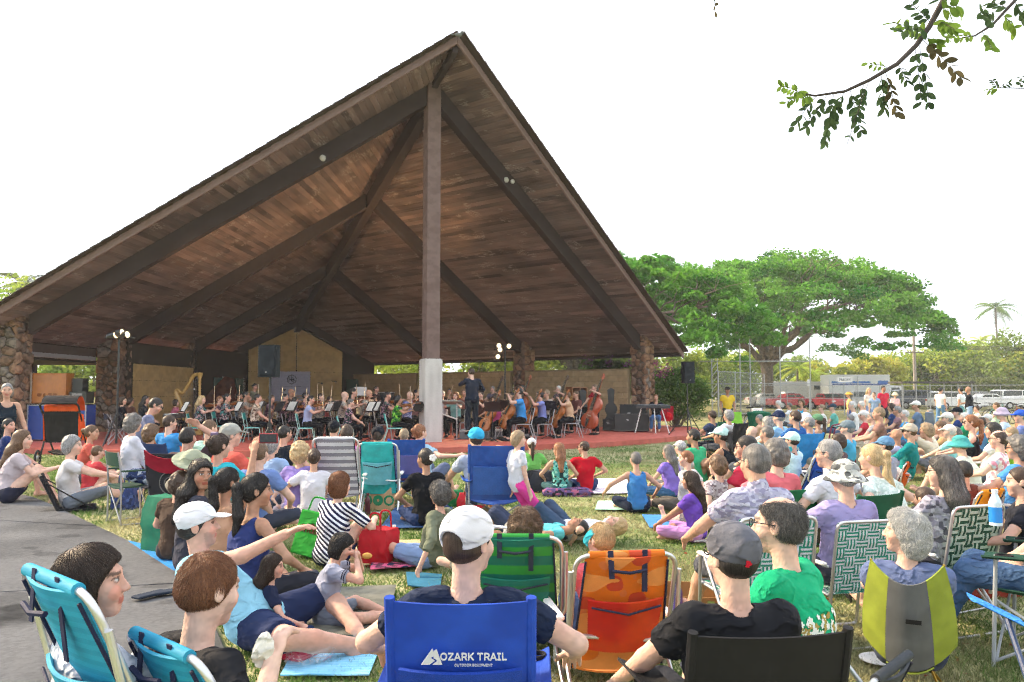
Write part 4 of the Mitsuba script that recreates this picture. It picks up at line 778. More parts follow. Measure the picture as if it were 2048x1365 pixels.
# overhanging branch, near the camera on the right
br = thing('overhanging_branch', 'leafy branch hanging into the sky at the upper right', 'branch'); r = np.random.default_rng(12); DB = 4.6
BARK2 = ('plain', (.06, .05, .045), (0, 0, 0), (0, 0, 0), 1.)
def bpt(x, y, dz=0): return at(x, y, DB + dz)
main = [bpt(1960, -130, .5), bpt(1910, -30, .25), bpt(1888, 0, .1), bpt(1858, 55, .05), bpt(1832, 92, 0), bpt(1795, 128, -.05), bpt(1740, 160, -.08), bpt(1690, 183, -.08), bpt(1630, 192, -.05), bpt(1596, 186, 0)]
sec_ = [bpt(2130, -120, .6), bpt(2060, -30, .5), bpt(2020, 12, .45), bpt(1985, 50, .4), bpt(1950, 72, .4), bpt(1915, 78, .4)]; thr = [bpt(2120, 174, .5), bpt(2048, 177, .4), bpt(1995, 176, .4)]
put(br, 'twig', tube(main, np.linspace(.022, .004, len(main)), 7), 'm_matte', True, pal=BARK2); put(br, 'twig', tube(sec_, np.linspace(.014, .003, len(sec_)), 7), 'm_matte', True, pal=BARK2); put(br, 'twig', tube(thr, .003, 6), 'm_matte', True, pal=BARK2)
up_ = put(br, 'twig', tube([bpt(1500, -160, 0), bpt(1450, -60, 0), bpt(1428, -8, 0), bpt(1429, 2, 0)], .003, 5), 'm_matte', True, pal=BARK2)
def leaf1(p, ax, nr, L, W, col):
    """One oval leaf, folded a little along its midrib."""
    ax, sd = nrm(ax), nrm(np.cross(ax, nr)); nn = np.cross(sd, ax); v = []; 
    for t, w in ((0, 0), (.12, .5), (.35, .95), (.6, 1), (.82, .66), (.95, .25), (1, 0)): v += [p + ax * t * L - sd * w * W / 2 + nn * .1 * W * w, p + ax * t * L - nn * .03 * L * t * t, p + ax * t * L + sd * w * W / 2 + nn * .1 * W * w]
    f = []
    for i in range(6): a = i * 3; f += [[a, a + 1, a + 4], [a, a + 4, a + 3], [a + 1, a + 2, a + 5], [a + 1, a + 5, a + 4]]
    k = numbered(br + '__leaf'); scene[k] = mikit.ply((np.array(v), np.array(f)), 'm_leaf', smooth=True, color=np.tile(col, (len(v), 1)))
LG, LD, LB = (.17, .27, .05), (.06, .10, .045), (.10, .085, .045)
def spray(x, y, x2, y2, n, col, L=.055, dz=0, sz=1.0):
    a, b = bpt(x, y, dz), bpt(x2, y2, dz + r.uniform(-.12, .12)); put(br, 'twig', tube([a, (a + b) / 2 + V(0, 0, .01), b], .0016, 5), 'm_matte', True, pal=BARK2); d = nrm(b - a); sd = nrm(np.cross(d, V(0, 1, 0)))
    n = int(n * 1.6)
    for i in range(n):
        t = (i // 2 + 1) / (n // 2 + .5); q = a * (1 - t) + b * t; sg = 1 if i % 2 else -1; ax = nrm(d * .7 + sd * sg * .75 + r.normal(0, .25, 3) - V(0, 0, .4)); c = np.array(col) * r.uniform(.7, 1.3); leaf1(q, ax, V(*r.normal(0, .5, 3)) + V(0, -1, .4), L * sz * r.uniform(.8, 1.2), L * sz * .55, c)
for x, y, x2, y2, n, c, s in ((1600, 186, 1560, 172, 8, LG, .7), (1602, 188, 1575, 205, 6, LG, .7), (1622, 190, 1606, 196, 5, LG, 1.), (1632, 194, 1592, 248, 6, LD, .9), (1655, 190, 1612, 258, 8, LD, .9), (1668, 186, 1650, 288, 10, LD, .95), (1690, 182, 1660, 250, 8, LD, .95), (1700, 180, 1722, 268, 9, LD, .95), (1728, 166, 1716, 230, 7, LD, .9), (1738, 162, 1694, 290, 4, LD, .8),
    (1762, 148, 1770, 220, 8, LD, 1.), (1770, 142, 1796, 232, 8, LB, 1.), (1780, 138, 1740, 128, 6, LG, .6), (1795, 128, 1815, 165, 5, LD, .8), (1830, 95, 1842, 195, 7, LD, 1.05), (1838, 88, 1860, 215, 8, LD, 1.0), (1845, 80, 1925, 160, 9, LB, 1.2), (1850, 70, 1785, 45, 10, LG, 1.), (1855, 60, 1800, 62, 7, LD, 1.), (1862, 48, 1822, 8, 7, LD, .9), (1850, 75, 1880, 92, 8, LG, 1.), (1868, 40, 1910, 60, 9, LG, 1.3), (1880, 20, 1915, 12, 7, LG, 1.4), (1890, 5, 1850, -20, 6, LD, 1.),
    (1950, 72, 1890, 76, 9, LG, .8), (1965, 65, 1985, 100, 8, LG, .9), (1990, 48, 1960, 25, 9, LD, 1.), (2005, 30, 2030, 60, 9, LG, 1.1), (2015, 18, 1985, 5, 8, LD, 1.), (2030, 5, 2045, 35, 8, LD, 1.), (1998, 176, 1978, 180, 7, LG, .6), (1996, 176, 1985, 160, 5, LD, .5), (2000, 176, 2020, 165, 4, LD, .5), (2040, 175, 2046, 150, 6, LD, .6), (1429, 0, 1430, 18, 2, LB, .6)): spray(x, y, x2, y2, n, c, .058, 0 if x < 1930 else .4, s)
# ---------------------------------------------------------------- chairs, built in the sitter's frame (x right, y forward, z up)
def pl(c): return c if isinstance(c[0], str) else ('mottle', tuple(c), tuple(x * .85 for x in c), (0, 0, 0), 1.)
def X(M, m): return tf(m, M)
def quad_chair(M, col, label, arms=True, w=.27, top=.93, logo=None, frame=DARK, seat=.40, mesh=None, group=None):
    k = thing('folding_chair', label, 'camp chair', group); bt, bb = V(w, -.40, top), V(w, -.27, seat); m = V(-1, 1, 1)
    bk = put(k, 'backrest', X(M, sheet(bil(bb * m, bb, bt * m, bt, 12, 9, (0, -.05, 0)) + V(0, 0, 0), .008)), 'm_canvas', 40, pal=pl(col)); fr = V(w + .01, .24, seat + .02)
    G = bil(bb * m + V(.0, .0, .0), bb, fr * m, fr, 10, 8, (0, 0, -.06)); put(k, 'seat', X(M, sheet(G, .008)), 'm_canvas', 40, pal=pl(col))
    if mesh: G = bil(bb * m * V(.86, 1, 1) + V(0, -.03, .06), bb * V(.86, 1, 1) + V(0, -.03, .06), bt * m * V(.86, 1, 1) + V(0, 0, -.22), bt * V(.86, 1, 1) + V(0, 0, -.22), 8, 6, (0, -.05, 0)); put(bk, 'mesh', X(M, sheet(G, .014)), 'm_canvas', 40, pal=mesh)
    for s in (1, -1):
        q = V(s, 1, 1); put(k, 'post', X(M, tube([V(w + .005, -.30, .0) * q, bb * q, (bt + V(.004, 0, .01)) * q], .011, 8)), 'm_paint', 40, pal=frame); put(k, 'leg', X(M, tube([V(w + .02, .27, 0) * q, V(w + .02, .25, seat + .02) * q, V(w + .03, .24, .60) * q], .011, 8)), 'm_paint', 40, pal=frame)
        put(k, 'sleeve', X(M, tube([bt * q + V(0, 0, .012), bt * q * .75 + bb * q * .25, bt * q * .5 + bb * q * .5], .018, 8)), 'm_canvas', 40, pal=pl(col))
        if arms: a = put(k, 'armrest', X(M, sheet(bil(V(w - .03, -.36, .62) * q, V(w + .07, -.36, .62) * q, V(w - .03, .30, .60) * q, V(w + .09, .30, .60) * q, 5, 8, (0, 0, -.02)), .01)), 'm_canvas', 40, pal=pl(col)); put(a, 'cup_holder', X(M, trimesh.creation.annulus(.036, .044, .02, sections=14).apply_translation(V(w + .03, .2, .598) * q)), 'm_matte', 30, pal=DARK)
    fr_ = []
    for a, b in ((V(-w, .26, .03), V(w, .26, .36)), (V(w, .26, .03), V(-w, .26, .36)), (V(-w, -.29, .03), V(w, -.28, .36)), (V(w, -.29, .03), V(-w, -.28, .36)), (V(w, -.29, .03), V(w, .26, .36)), (V(w, .26, .03), V(w, -.28, .36)), (V(-w, -.29, .03), V(-w, .26, .36)), (V(-w, .26, .03), V(-w, -.28, .36))): fr_.append(tube([a, b], .0085, 6))
    put(k, 'cross_frame', X(M, cat(fr_)), 'm_paint', 40, pal=frame); return k, (bt, bb)
def beach_chair(M, col, label, col2=None, pouch=True, seat=.155, rec=26, w=.265, H=.62, loop=True, trim=(.012, .014, .03), straps=True, pillow=None, group=None, arms=True, tub=ALU, armc=None):
    k = thing('beach_chair', label, 'beach chair', group); a = math.radians(rec); up = V(0, -math.sin(a), math.cos(a)); bk = V(0, -math.cos(a), -math.sin(a)); b0 = V(0, -.17, seat + .0); t0 = b0 + up * H; q = V(-1, 1, 1)
    fl = bend([b0 + V(-w, 0, 0), t0 + V(-w, 0, 0), t0 + V(w, 0, 0), b0 + V(w, 0, 0)], .09, 6); fl = fl if not loop else fl; put(k, 'back_frame', X(M, tube(fl, .0125, 9)), 'm_metal', 40, pal=tub)
    ws = w - .02; G = bil(b0 + V(-ws, 0, .0), b0 + V(ws, 0, 0), t0 + V(-ws + .03, 0, .0), t0 + V(ws - .03, 0, .0), 10, 9, bk * .035); sl = put(k, 'sling', X(M, sheet(G, .01)), 'm_canvas', 40, pal=pl(col))
    put(k, 'top_wrap', X(M, tube([t0 + V(-ws + .05, 0, 0), t0 + V(ws - .05, 0, 0)], .021, 10)), 'm_canvas', 40, pal=pl(col)); put(k, 'edging', X(M, cat([tube([b0 + V(s * ws, 0, 0) + bk * .006, t0 + V(s * (ws - .03), 0, -.03) + bk * .006], .006, 6) for s in (1, -1)])), 'm_canvas', 40, pal=trim)
    if pouch:
        c2 = pl(col2 or col); p0, p1 = b0 + up * H * .22, b0 + up * H * .66; G = bil(p0 + V(-ws * .72, 0, 0), p0 + V(ws * .72, 0, 0), p1 + V(-ws * .80, 0, 0), p1 + V(ws * .80, 0, 0), 9, 7) + bk * .05; u_ = np.linspace(-1, 1, 9)[:, None, None]; G = G + bk * .04 * (1 - u_ ** 2); po = put(k, 'pouch', X(M, sheet(G, .012)), 'm_canvas', 40, pal=c2)
        put(po, 'zip', X(M, tube([p1 + V(-ws * .74, 0, -.03) + bk * .07, p1 + V(0, 0, -.05) + bk * .105, p1 + V(ws * .74, 0, -.03) + bk * .07], .006, 6)), 'm_canvas', 40, pal=trim)
    if straps:
        for s in (1, -1): put(k, 'strap', X(M, sheet(bil(t0 + V(s * .09 - .014, 0, .03) + bk * .0, t0 + V(s * .09 + .014, 0, .03), b0 + up * H * (.74 if s > 0 else .86) + V(s * .088 - .014, 0, 0) + bk * .055, b0 + up * H * (.74 if s > 0 else .86) + V(s * .088 + .014, 0, 0) + bk * .055, 3, 7) + bk * .02, .005)), 'm_canvas', 40, pal=trim)
        put(k, 'strap', X(M, tube([t0 + V(-.09, 0, -.055) + bk * .05, t0 + V(0, 0, -.062) + bk * .06, t0 + V(.09, 0, -.055) + bk * .05], .009, 6)), 'm_canvas', 40, pal=trim)
    if loop: lp = bend([b0 + up * H * .86 + V(-w - .022, 0, 0), b0 + up * H * .36 + V(-w - .022, 0, 0) + bk * .06, b0 + up * H * .28 + V(w + .022, 0, 0) + bk * .075 - V(0, 0, 0), b0 + up * H * .86 + V(w + .022, 0, 0)], .08, 6); put(k, 'carry_loop', X(M, tube(lp, .0125, 9)), 'm_metal', 40, pal=tub)
    s0, s1 = b0, V(0, .27, seat + .07); put(k, 'seat', X(M, sheet(bil(s0 + V(-ws, 0, 0), s0 + V(ws, 0, 0), s1 + V(-ws, 0, 0), s1 + V(ws, 0, 0), 8, 8, (0, 0, -.04)), .01)), 'm_canvas', 40, pal=pl(col))
    put(k, 'leg', X(M, tube(bend([s1 + V(-w, -.02, 0), V(-w, -.10, .012), V(w, -.10, .012), s1 + V(w, -.02, 0)], .05), .011, 8)), 'm_metal', 40, pal=tub); put(k, 'leg', X(M, tube(bend([s1 + V(-w + .02, 0, -.03), V(-w + .02, .26, .012), V(w - .02, .26, .012), s1 + V(w - .02, 0, -.03)], .04), .011, 8)), 'm_metal', 40, pal=tub); put(k, 'leg', X(M, tube(bend([V(-w - .01, .05, seat + .24), V(-w - .01, -.42, .012), V(w + .01, -.42, .012), V(w + .01, .05, seat + .24)], .05), .011, 8)), 'm_metal', 40, pal=tub)
    if arms:
        for s in (1, -1): put(k, 'armrest', X(M, box(.05, .42, .028, (s * (w + .035), .04, seat + .25), .008)), 'm_paint', 30, pal=armc or WHITEP)
    if pillow: put(k, 'pillow', X(M, sheet(bil(t0 + V(-ws * .8, 0, -.16) + bk * -.01, t0 + V(ws * .8, 0, -.16) - bk * .01, t0 + V(-ws * .8, 0, .0), t0 + V(ws * .8, 0, 0), 6, 5, -bk * .03), .03)), 'm_canvas', 40, pal=pl(pillow))
    return k
def web_chair(M, c1, c2, label, w=.26, H=.56, seat=.36, rec=14, group=None, nv=6, nh=8, tub=ALU, stripe=None):
    k = thing('lawn_chair', label, 'lawn chair', group); a = math.radians(rec); up = V(0, -math.sin(a), math.cos(a)); bk = V(0, -math.cos(a), -math.sin(a)); b0 = V(0, -.22, seat); t0 = b0 + up * H
    put(k, 'back_frame', X(M, tube(bend([b0 + V(-w, 0, -.1), t0 + V(-w, 0, 0), t0 + V(w, 0, 0), b0 + V(w, 0, -.1)], .06, 5), .0125, 9)), 'm_metal', 40, pal=tub); put(k, 'seat_frame', X(M, tube(bend([V(-w, -.22, seat), V(-w, .25, seat + .02), V(w, .25, seat + .02), V(w, -.22, seat)], .05, 5), .0125, 9)), 'm_metal', 40, pal=tub)
    def straps(o, ex, ey, L, nrm_, nh_):
        sw = 2 * w / nv
        for i in range(nv):                             # a web of upright and level bands, over and under by turns
            x = -w + sw * (i + .5); t = np.linspace(0, 1, nh_ * 2 + 1); z = np.where(np.arange(len(t)) % 2 == 1, np.where((np.arange(len(t)) // 2 + i) % 2 == 0, 1, -1), 0) * .006
            P = o + np.outer(t, ey) * L + z[:, None] * nrm_; put(k, 'web_strap', X(M, sheet(np.stack([P + ex * (x - sw * .45), P + ex * (x - sw * .2), P + ex * (x + sw * .2), P + ex * (x + sw * .45)]), .003)), 'm_canvas', False, pal=c1, s=None if stripe is None else (lambda v: (np.linalg.inv(M)[:3, :3] @ v.T).T[:, 0]))
        sh = L / nh_
        for j in range(nh_):
            y = sh * (j + .5); t = np.linspace(-1, 1, nv * 2 + 1); z = np.where(np.arange(len(t)) % 2 == 1, np.where((np.arange(len(t)) // 2 + j) % 2 == 0, -1, 1), 0) * .006
            P = o + np.outer(t, ex) * w + ey * y + z[:, None] * nrm_; put(k, 'web_strap', X(M, sheet(np.stack([P + ey * -sh * .45, P - ey * sh * .2, P + ey * sh * .2, P + ey * sh * .45]), .003)), 'm_canvas', False, pal=c2, s=None if stripe is None else (lambda v: (np.linalg.inv(M)[:3, :3] @ v.T).T[:, 2]))
    straps(b0 + up * .02, V(1, 0, 0), up, H - .02, bk, nh); straps(V(0, -.2, seat), V(1, 0, 0), V(0, 1, .04), .43, V(0, 0, 1), 4)
    for s in (1, -1):
        put(k, 'armrest', X(M, box(.045, .40, .022, (s * (w + .03), -.02, seat + .22), .008)), 'm_paint', 30, pal=WHITEP); put(k, 'leg', X(M, tube(bend([V(s * (w + .03), .16, seat + .21), V(s * (w + .02), .22, .012), V(s * (w + .02) * .2, .22, .012)], .04), .0125, 8)), 'm_metal', 40, pal=tub); put(k, 'leg', X(M, tube(bend([V(s * (w + .03), .10, seat + .21), V(s * (w + .02), -.34, .012), V(s * .02, -.34, .012)], .05), .0125, 8)), 'm_metal', 40, pal=tub); put(k, 'brace', X(M, tube([b0 + V(s * w, 0, .2), V(s * (w + .03), -.18, seat + .21)], .01, 6)), 'm_metal', 40, pal=tub)
    return k
def director_chair(M, col, label):
    k = thing('director_chair', label, 'folding chair'); w = .29
    put(k, 'backrest', X(M, sheet(bil(V(-w, -.24, .80), V(w, -.24, .80), V(-w, -.27, .99), V(w, -.27, .99), 8, 5, (0, -.03, 0)), .012)), 'm_canvas', 40, pal=pl(col)); put(k, 'seat', X(M, sheet(bil(V(-w, -.23, .52), V(w, -.23, .52), V(-w, .23, .52), V(w, .23, .52), 8, 5, (0, 0, -.03)), .012)), 'm_canvas', 40, pal=pl(col))
    for s in (1, -1):
        put(k, 'post', X(M, tube([V(s * w, -.22, .52), V(s * w, -.24, .8), V(s * w, -.275, 1.0)], .013, 8)), 'm_metal', 40, pal=STEEL); put(k, 'armrest', X(M, box(.045, .46, .025, (s * w, 0, .74), .008)), 'm_paint', 30, pal=col); put(k, 'leg', X(M, tube([V(s * w, .2, .73), V(s * w, .22, .0)], .012, 8)), 'm_metal', 40, pal=STEEL); put(k, 'leg', X(M, tube([V(s * w, -.22, .56), V(s * w, -.22, .0)], .012, 8)), 'm_metal', 40, pal=STEEL); put(k, 'foot_bar', X(M, tube([V(s * w, -.24, .015), V(s * w, .24, .015)], .011, 8)), 'm_metal', 40, pal=STEEL)
    for y in (-.2, .2):
        for s in (1, -1): put(k, 'cross_brace', X(M, tube([V(-s * w, y + .012 * s, .03), V(s * w, y + .012 * s, .51)], .011, 8)), 'm_metal', 40, pal=STEEL)
    return k
def stack_chair(M, label, col, frame, group, seat=.43):
    k = thing('chair', label, 'chair', group); w = .2
    put(k, 'seat', X(M, sheet(bil(V(-w, -.2, seat), V(w, -.2, seat), V(-w, .2, seat + .01), V(w, .2, seat + .01), 6, 6, (0, 0, -.012)), .012)), 'm_paint', 40, pal=col); put(k, 'backrest', X(M, sheet(bil(V(-w, -.245, .64), V(w, -.245, .64), V(-w, -.285, .83), V(w, -.285, .83), 7, 4, (0, -.035, 0)), .012)), 'm_paint', 40, pal=col)
    for s in (1, -1): put(k, 'leg', X(M, tube([V(s * w, -.33, 0), V(s * w, -.2, seat - .01), V(s * w, -.245, .64), V(s * w, -.29, .84)], .011, 7)), 'm_paint', 40, pal=frame); put(k, 'leg', X(M, tube(bend([V(s * w, -.2, seat - .014), V(s * w, .19, seat - .012), V(s * w, .24, 0)], .04), .011, 7)), 'm_paint', 40, pal=frame)
    return k
def camp_chair(M, label):
    """Low lime and grey bucket chair on gold poles."""
    k = thing('camp_chair', label, 'camp chair'); G = np.zeros((13, 11, 3)); LIME, GREY = (.22, .27, .03), (.10, .105, .11); Y, Z = np.interp(np.linspace(0, 1, 11), (0, .3, .5, 1), (.24, .02, -.16, -.33)), np.interp(np.linspace(0, 1, 11), (0, .3, .5, 1), (.34, .20, .24, .70))
    for i, u in enumerate(np.linspace(-1, 1, 13)):
        for j in range(11): t = j / 10; e_ = u * u; G[i, j] = (u * (.21 + .07 * math.sin(t * 3.1)), Y[j] + e_ * .10 * (t > .4) - (1 - e_) * .05 * math.sin(t * 3.1), Z[j] + e_ * (.07 + .05 * math.sin(t * 3.1)) - (1 - e_) * .03)
    a = put(k, 'bucket', X(M, sheet(G[3:10], .01)), 'm_canvas', 40, pal=pl(GREY)); put(k, 'side_panel', X(M, sheet(G[:4], .01)), 'm_canvas', 40, pal=pl(LIME)); put(k, 'side_panel', X(M, sheet(G[9:], .01)), 'm_canvas', 40, pal=pl(LIME)); put(a, 'base_band', X(M, sheet(G[3:10, 3:6] + V(0, -.012, -.012), .008)), 'm_canvas', 40, pal=pl(LIME))
    c = G[6, 8] + V(0, -.03, 0); put(a, 'name_tag', X(M, box(.09, .006, .022, c + V(.03, -.012, 0))), 'm_matte', False, pal=(.01, .01, .01)); GOLD = (.42, .25, .04); hub = [V(-.12, -.02, .19), V(.12, -.02, .19)]; hub2 = V(0, -.02, .19)
    for s in (1, -1): put(k, 'pole', X(M, tube([hub[(s + 1) // 2], G[0 if s < 0 else -1, -1]], .008, 7)), 'm_metal', 40, pal=GOLD); put(k, 'pole', X(M, tube([hub[(s + 1) // 2], G[0 if s < 0 else -1, 0]], .008, 7)), 'm_metal', 40, pal=GOLD); put(k, 'leg', X(M, tube([hub[(s + 1) // 2], V(s * .24, -.27, 0)], .008, 7)), 'm_metal', 40, pal=GOLD); put(k, 'leg', X(M, tube([hub[(s + 1) // 2], V(s * .24, .22, 0)], .008, 7)), 'm_metal', 40, pal=GOLD); put(k, 'hub', X(M, trimesh.creation.icosphere(1, .026).apply_translation(hub[(s + 1) // 2])), 'm_matte', True, pal=DARK)
    put(k, 'cross_pole', X(M, tube([hub[0], hub[1]], .008, 7)), 'm_metal', 40, pal=GOLD); return k
def slat_chair(M, label, col):
    k = thing('wooden_chair', label, 'chair')
    for i in range(5): x = -.22 + .11 * i; put(k, 'slat', X(M, tube([V(x, -.18, .28), V(x * 1.05, -.50, 1.0 - .05 * abs(i - 2))], .001, 4) if False else prism(np.array([V(x - .05, -.18, .28), V(x + .05, -.18, .28), V(x + .05, -.50, 1.0), V(x - .05, -.50, 1.0)]), np.array([V(x - .05, -.20, .27), V(x + .05, -.20, .27), V(x + .05, -.52, .99), V(x - .05, -.52, .99)]))), 'm_matte', False, pal=col)
    put(k, 'seat', X(M, box(.5, .5, .03, (0, .05, .33), .005)), 'm_matte', False, pal=col)
    for s in (1, -1): put(k, 'armrest', X(M, box(.09, .6, .025, (s * .31, .02, .56), .006)), 'm_matte', False, pal=col); put(k, 'leg', X(M, box(.06, .06, .56, (s * .28, .26, .27), .005)), 'm_matte', False, pal=col); put(k, 'leg', X(M, tube([V(s * .28, .2, .3), V(s * .28, -.5, .03)], .03, 4)), 'm_matte', False, pal=col)
    return k
def floor_chair(M, label, col):
    k = thing('floor_chair', label, 'floor chair'); put(k, 'backrest', X(M, sheet(bil(V(-.22, -.16, .03), V(.22, -.16, .03), V(-.2, -.36, .46), V(.2, -.36, .46), 8, 6, (0, -.02, 0)), .035)), 'm_canvas', 40, pal=pl(col)); put(k, 'seat', X(M, sheet(bil(V(-.23, -.16, .03), V(.23, -.16, .03), V(-.23, .26, .03), V(.23, .26, .03), 6, 6), .035)), 'm_canvas', 40, pal=pl(col)); put(k, 'strap', X(M, cat([tube([V(s * .21, -.34, .40), V(s * .24, .2, .05)], .008, 6) for s in (1, -1)])), 'm_canvas', 40, pal=DARK); return k
# ---------------------------------------------------------------- props
def mat(label, corners, col, name='mat', z=.02, rib=True, n=14, wave=.012, cat_='mat', s=None):
    """A mat on the ground through four pixel corners (near left, near right, far right, far left)."""
    k = thing(name, label, cat_); P = [ground(*c, .0) for c in corners]; G = bil(P[0], P[1], P[3], P[2], n, n); nz = meshkit.fbm(G * 3.1, 3, len(TAKEN)); G[..., 2] = z + wave * nz * 2; put(k, 'cloth' if False else 'sheet', sheet(G, .008), 'm_canvas', 40, pal=col if isinstance(col[0], str) else pl(col), s=s); return k
def bottle(label, p, h, r, col, cap=(.7, .7, .75), band=None, name='water_bottle'):
    k = thing(name, label, 'bottle'); m = lathe([(0, 0), (r, .003), (r, h * .62), (r * .92, h * .68), (r * .45, h * .86), (r * .42, h * .9), (0, h * .9)], 14); m.apply_translation(p); put(k, 'shell', m, 'm_paint', 40, pal=col); c = lathe([(0, h * .9), (r * .5, h * .9), (r * .5, h), (0, h)], 12); c.apply_translation(p); put(k, 'cap', c, 'm_paint', 40, pal=cap)
    if band: b = lathe([(r * 1.02, h * .1), (r * 1.03, h * .12), (r * 1.03, h * .5), (r * 1.02, h * .52)], 14); b.apply_translation(p); put(k, 'label', b, 'm_paint', 40, pal=band)
    return k
def bag(label, p, w, d, h, col, yaw=0, handles=True, name='bag', seed=1, open_=True, hc=None):
    k = thing(name, label, 'bag'); s = trimesh.creation.box((w, d, h)); s = s.subdivide().subdivide().subdivide(); v = np.asarray(s.vertices); t = v[:, 2] / h + .5; v[:, :2] *= (1.0 - .12 * t + .16 * np.sin(t * 3.1))[:, None]; v += (meshkit.fbm(v * 9 + seed, 3, seed)[:, None] - .5) * .06 * V(1, 1, .6); s.vertices = v; s.apply_translation((0, 0, h / 2)); M = MT(p, yaw); put(k, 'body', X(M, s), 'm_canvas', 40, pal=pl(col))
    if handles:
        for y in (-d * .4, d * .4): put(k, 'handle', X(M, tube(bend([V(-w * .25, y, h * .9), V(-w * .2, y, h * 1.45), V(w * .2, y, h * 1.45), V(w * .25, y, h * .9)], .06, 5), .009, 6)), 'm_canvas', 40, pal=pl(hc or col))
    return k
def cup(label, p, r, h, col): k = thing('cup', label, 'cup'); m = lathe([(0, 0), (r * .75, 0), (r, h), (r * .93, h), (r * .7, .006), (0, .006)], 16); m.apply_translation(p); put(k, 'wall', m, 'm_paint', 40, pal=col); return k
# ---------------------------------------------------------------- the audience
H_ = hexc
def al(a, b, c, s=1.0): return ('aloha', H_(a), H_(b), H_(c), s)
def q(hx, hy, d, pose, yaw, hyaw, hair, hc, skin, shirt, pants, label, **k):
    sh = H_(shirt) if isinstance(shirt, str) else shirt; pa = H_(pants) if isinstance(pants, str) else pants
    if isinstance(k.get('hatc'), str): k['hatc'] = H_(k['hatc'])
    if isinstance(k.get('shoes'), str): k['shoes'] = H_(k['shoes'])
    sh = sh if sh is None or isinstance(sh[0], str) else ('plain', sh, sh, sh, 1.0); pa = pa if pa is None or isinstance(pa[0], str) else ('plain', pa, pa, pa, 1.0)
    return person(hx, hy, d, pose, yaw, hyaw, hair=hair, hc=hc, skin=skin, shirt=sh, pants=pa, label=label, **k)
def CH(J, dx=0, dy=0, dyaw=0): return J['M'] @ MT((dx, dy, 0), dyaw)
def topat(px, py, zt, yaw, rec, H, seat):              # where a beach chair stands whose top bar shows at a pixel
    d = (HC - zt) * F / (py - HOR); p = at(px, py, d); a = math.radians(rec); t0 = rotz(-math.radians(yaw)) @ V(0, -.17 - H * math.sin(a), 0); return MT(V(p[0] - t0[0], p[1] - t0[1], 0), yaw)
TEAL = ('stripe', H_('2e8fae'), H_('2a86a6'), (0, 0, 0), 30.)
# -- nearest row
J = q(186, 1168, 2.65, 'lo', 42, 34, 'b', 'd', 'o', 'c9ccd6', '3a4152', 'woman with dark bobbed hair and white top in the teal chair at the lower left', female=True, fine=True, strands=6500, hands={'r': (.2, .42, .40), 'l': (-.25, .3, .36)}, pitch=4, lean=(-26, -8), h=.012, z=.40)
beach_chair(topat(104, 1153, 1.05, 42, 24, .80, .32), TEAL, 'teal beach chair with silver tubes at the lower left corner, holding the dark haired woman', rec=24, H=.80, seat=.32, w=.27, trim=(.01, .015, .05))
J = q(419, 1180, 2.78, 'lo', 40, -2, 's', 'r', 'p', '26272b', '3b3b3f', 'man with reddish brown hair and black shirt eating in a teal chair', strands=8000, fine=True, finger='r', hands={'r': ('px', 545, 1322, 2.6, .7, -.4, -.6), 'l': (-.1, .46, .40)}, curl=.8, h=.0115, pitch=-8, fat=1.0, lean=(-2, 6), z=.27)
beach_chair(topat(322, 1276, .85, 42, 26, .72, .20), TEAL, 'second teal beach chair, behind the man in the black shirt', rec=26, H=.72, seat=.20, w=.25, trim=(.01, .015, .05))
sk = thing('sandwich_wrapper', 'crumpled white paper wrapper in the hand of the red haired man', 'wrapper'); m = trimesh.creation.icosphere(3, .045); v = np.asarray(m.vertices); m.vertices = v * V(.75, .6, 1.25) + (meshkit.fbm(v * 30, 3, 4)[:, None] - .5) * .04; m.apply_translation(at(530, 1302, 2.6)); put(sk, 'paper', m, 'm_cloth', False, pal=H_('d8d4c8'))
J = q(396, 1048, 5.3, 'cr', 92, -20, 's', 'k', 'o', '86bcd4', '26304f', 'man in pale blue shirt and white backward strapped cap leaning back on the striped mat', side=-6, lean=(-52, -44), hat='capr', hatc='d6d9de', feet={'r': (.16, .58, .07, 1, .3, .22), 'l': (-.12, .50, .08, -1, .4, .25)}, smax=1.14, finger='r', hands={'r': ('px', 572, 1068, 5.1, .3, -.6, -.6), 'l': (-.3, -.42, .05)}, fat=1.15, h=.0125, leg=.85, pitch=8, z=.13)
sw = trimesh.creation.extrude_polygon(Polygon([(0, 0), (.012, -.008), (.05, .012), (.02, .0), (.01, .0), (.006, .008)]), .003, engine='earcut'); M = J['M'] @ np.block([[J['H'], J['hc'][:, None]], [np.zeros((1, 3)), np.ones((1, 1))]]); put(J['key'] + '__cap', 'emblem', tf(sw, M @ trimesh.transformations.translation_matrix((-.1015, -.02, .055)) @ trimesh.transformations.euler_matrix(math.pi / 2, 0, -math.pi / 2 + .12)), 'm_matte', False, pal=DARK)
J = q(547, 1134, 5.5, 'cr', 66, 20, 'l', 'd', 'o', '232a42', '22304e', 'girl with long straight brown hair and navy top sitting beside the man in pale blue', female=True, kid=True, size=.61, strands=6000, h=.0125)
J = q(684, 1094, 5.35, 'cr', 78, 10, 'b', 'k', 'o', ('plain', H_('8f93a6'), H_('8f93a6'), H_('222222'), 1.), '6f7684', 'boy in grey shirt with dark sleeve bands eating a snack', kid=True, size=.69, pitch=-22, strands=5000, finger='r', hands={'r': (.10, .30, .66, .8, -.4, -.6), 'l': (-.06, .32, .66, -.8, -.4, -.6)}, curl=.8, feet={'r': (.08, .66, .12), 'l': (-.14, .62, .08)}, h=.013, leg=.9, lean=(4, 16))
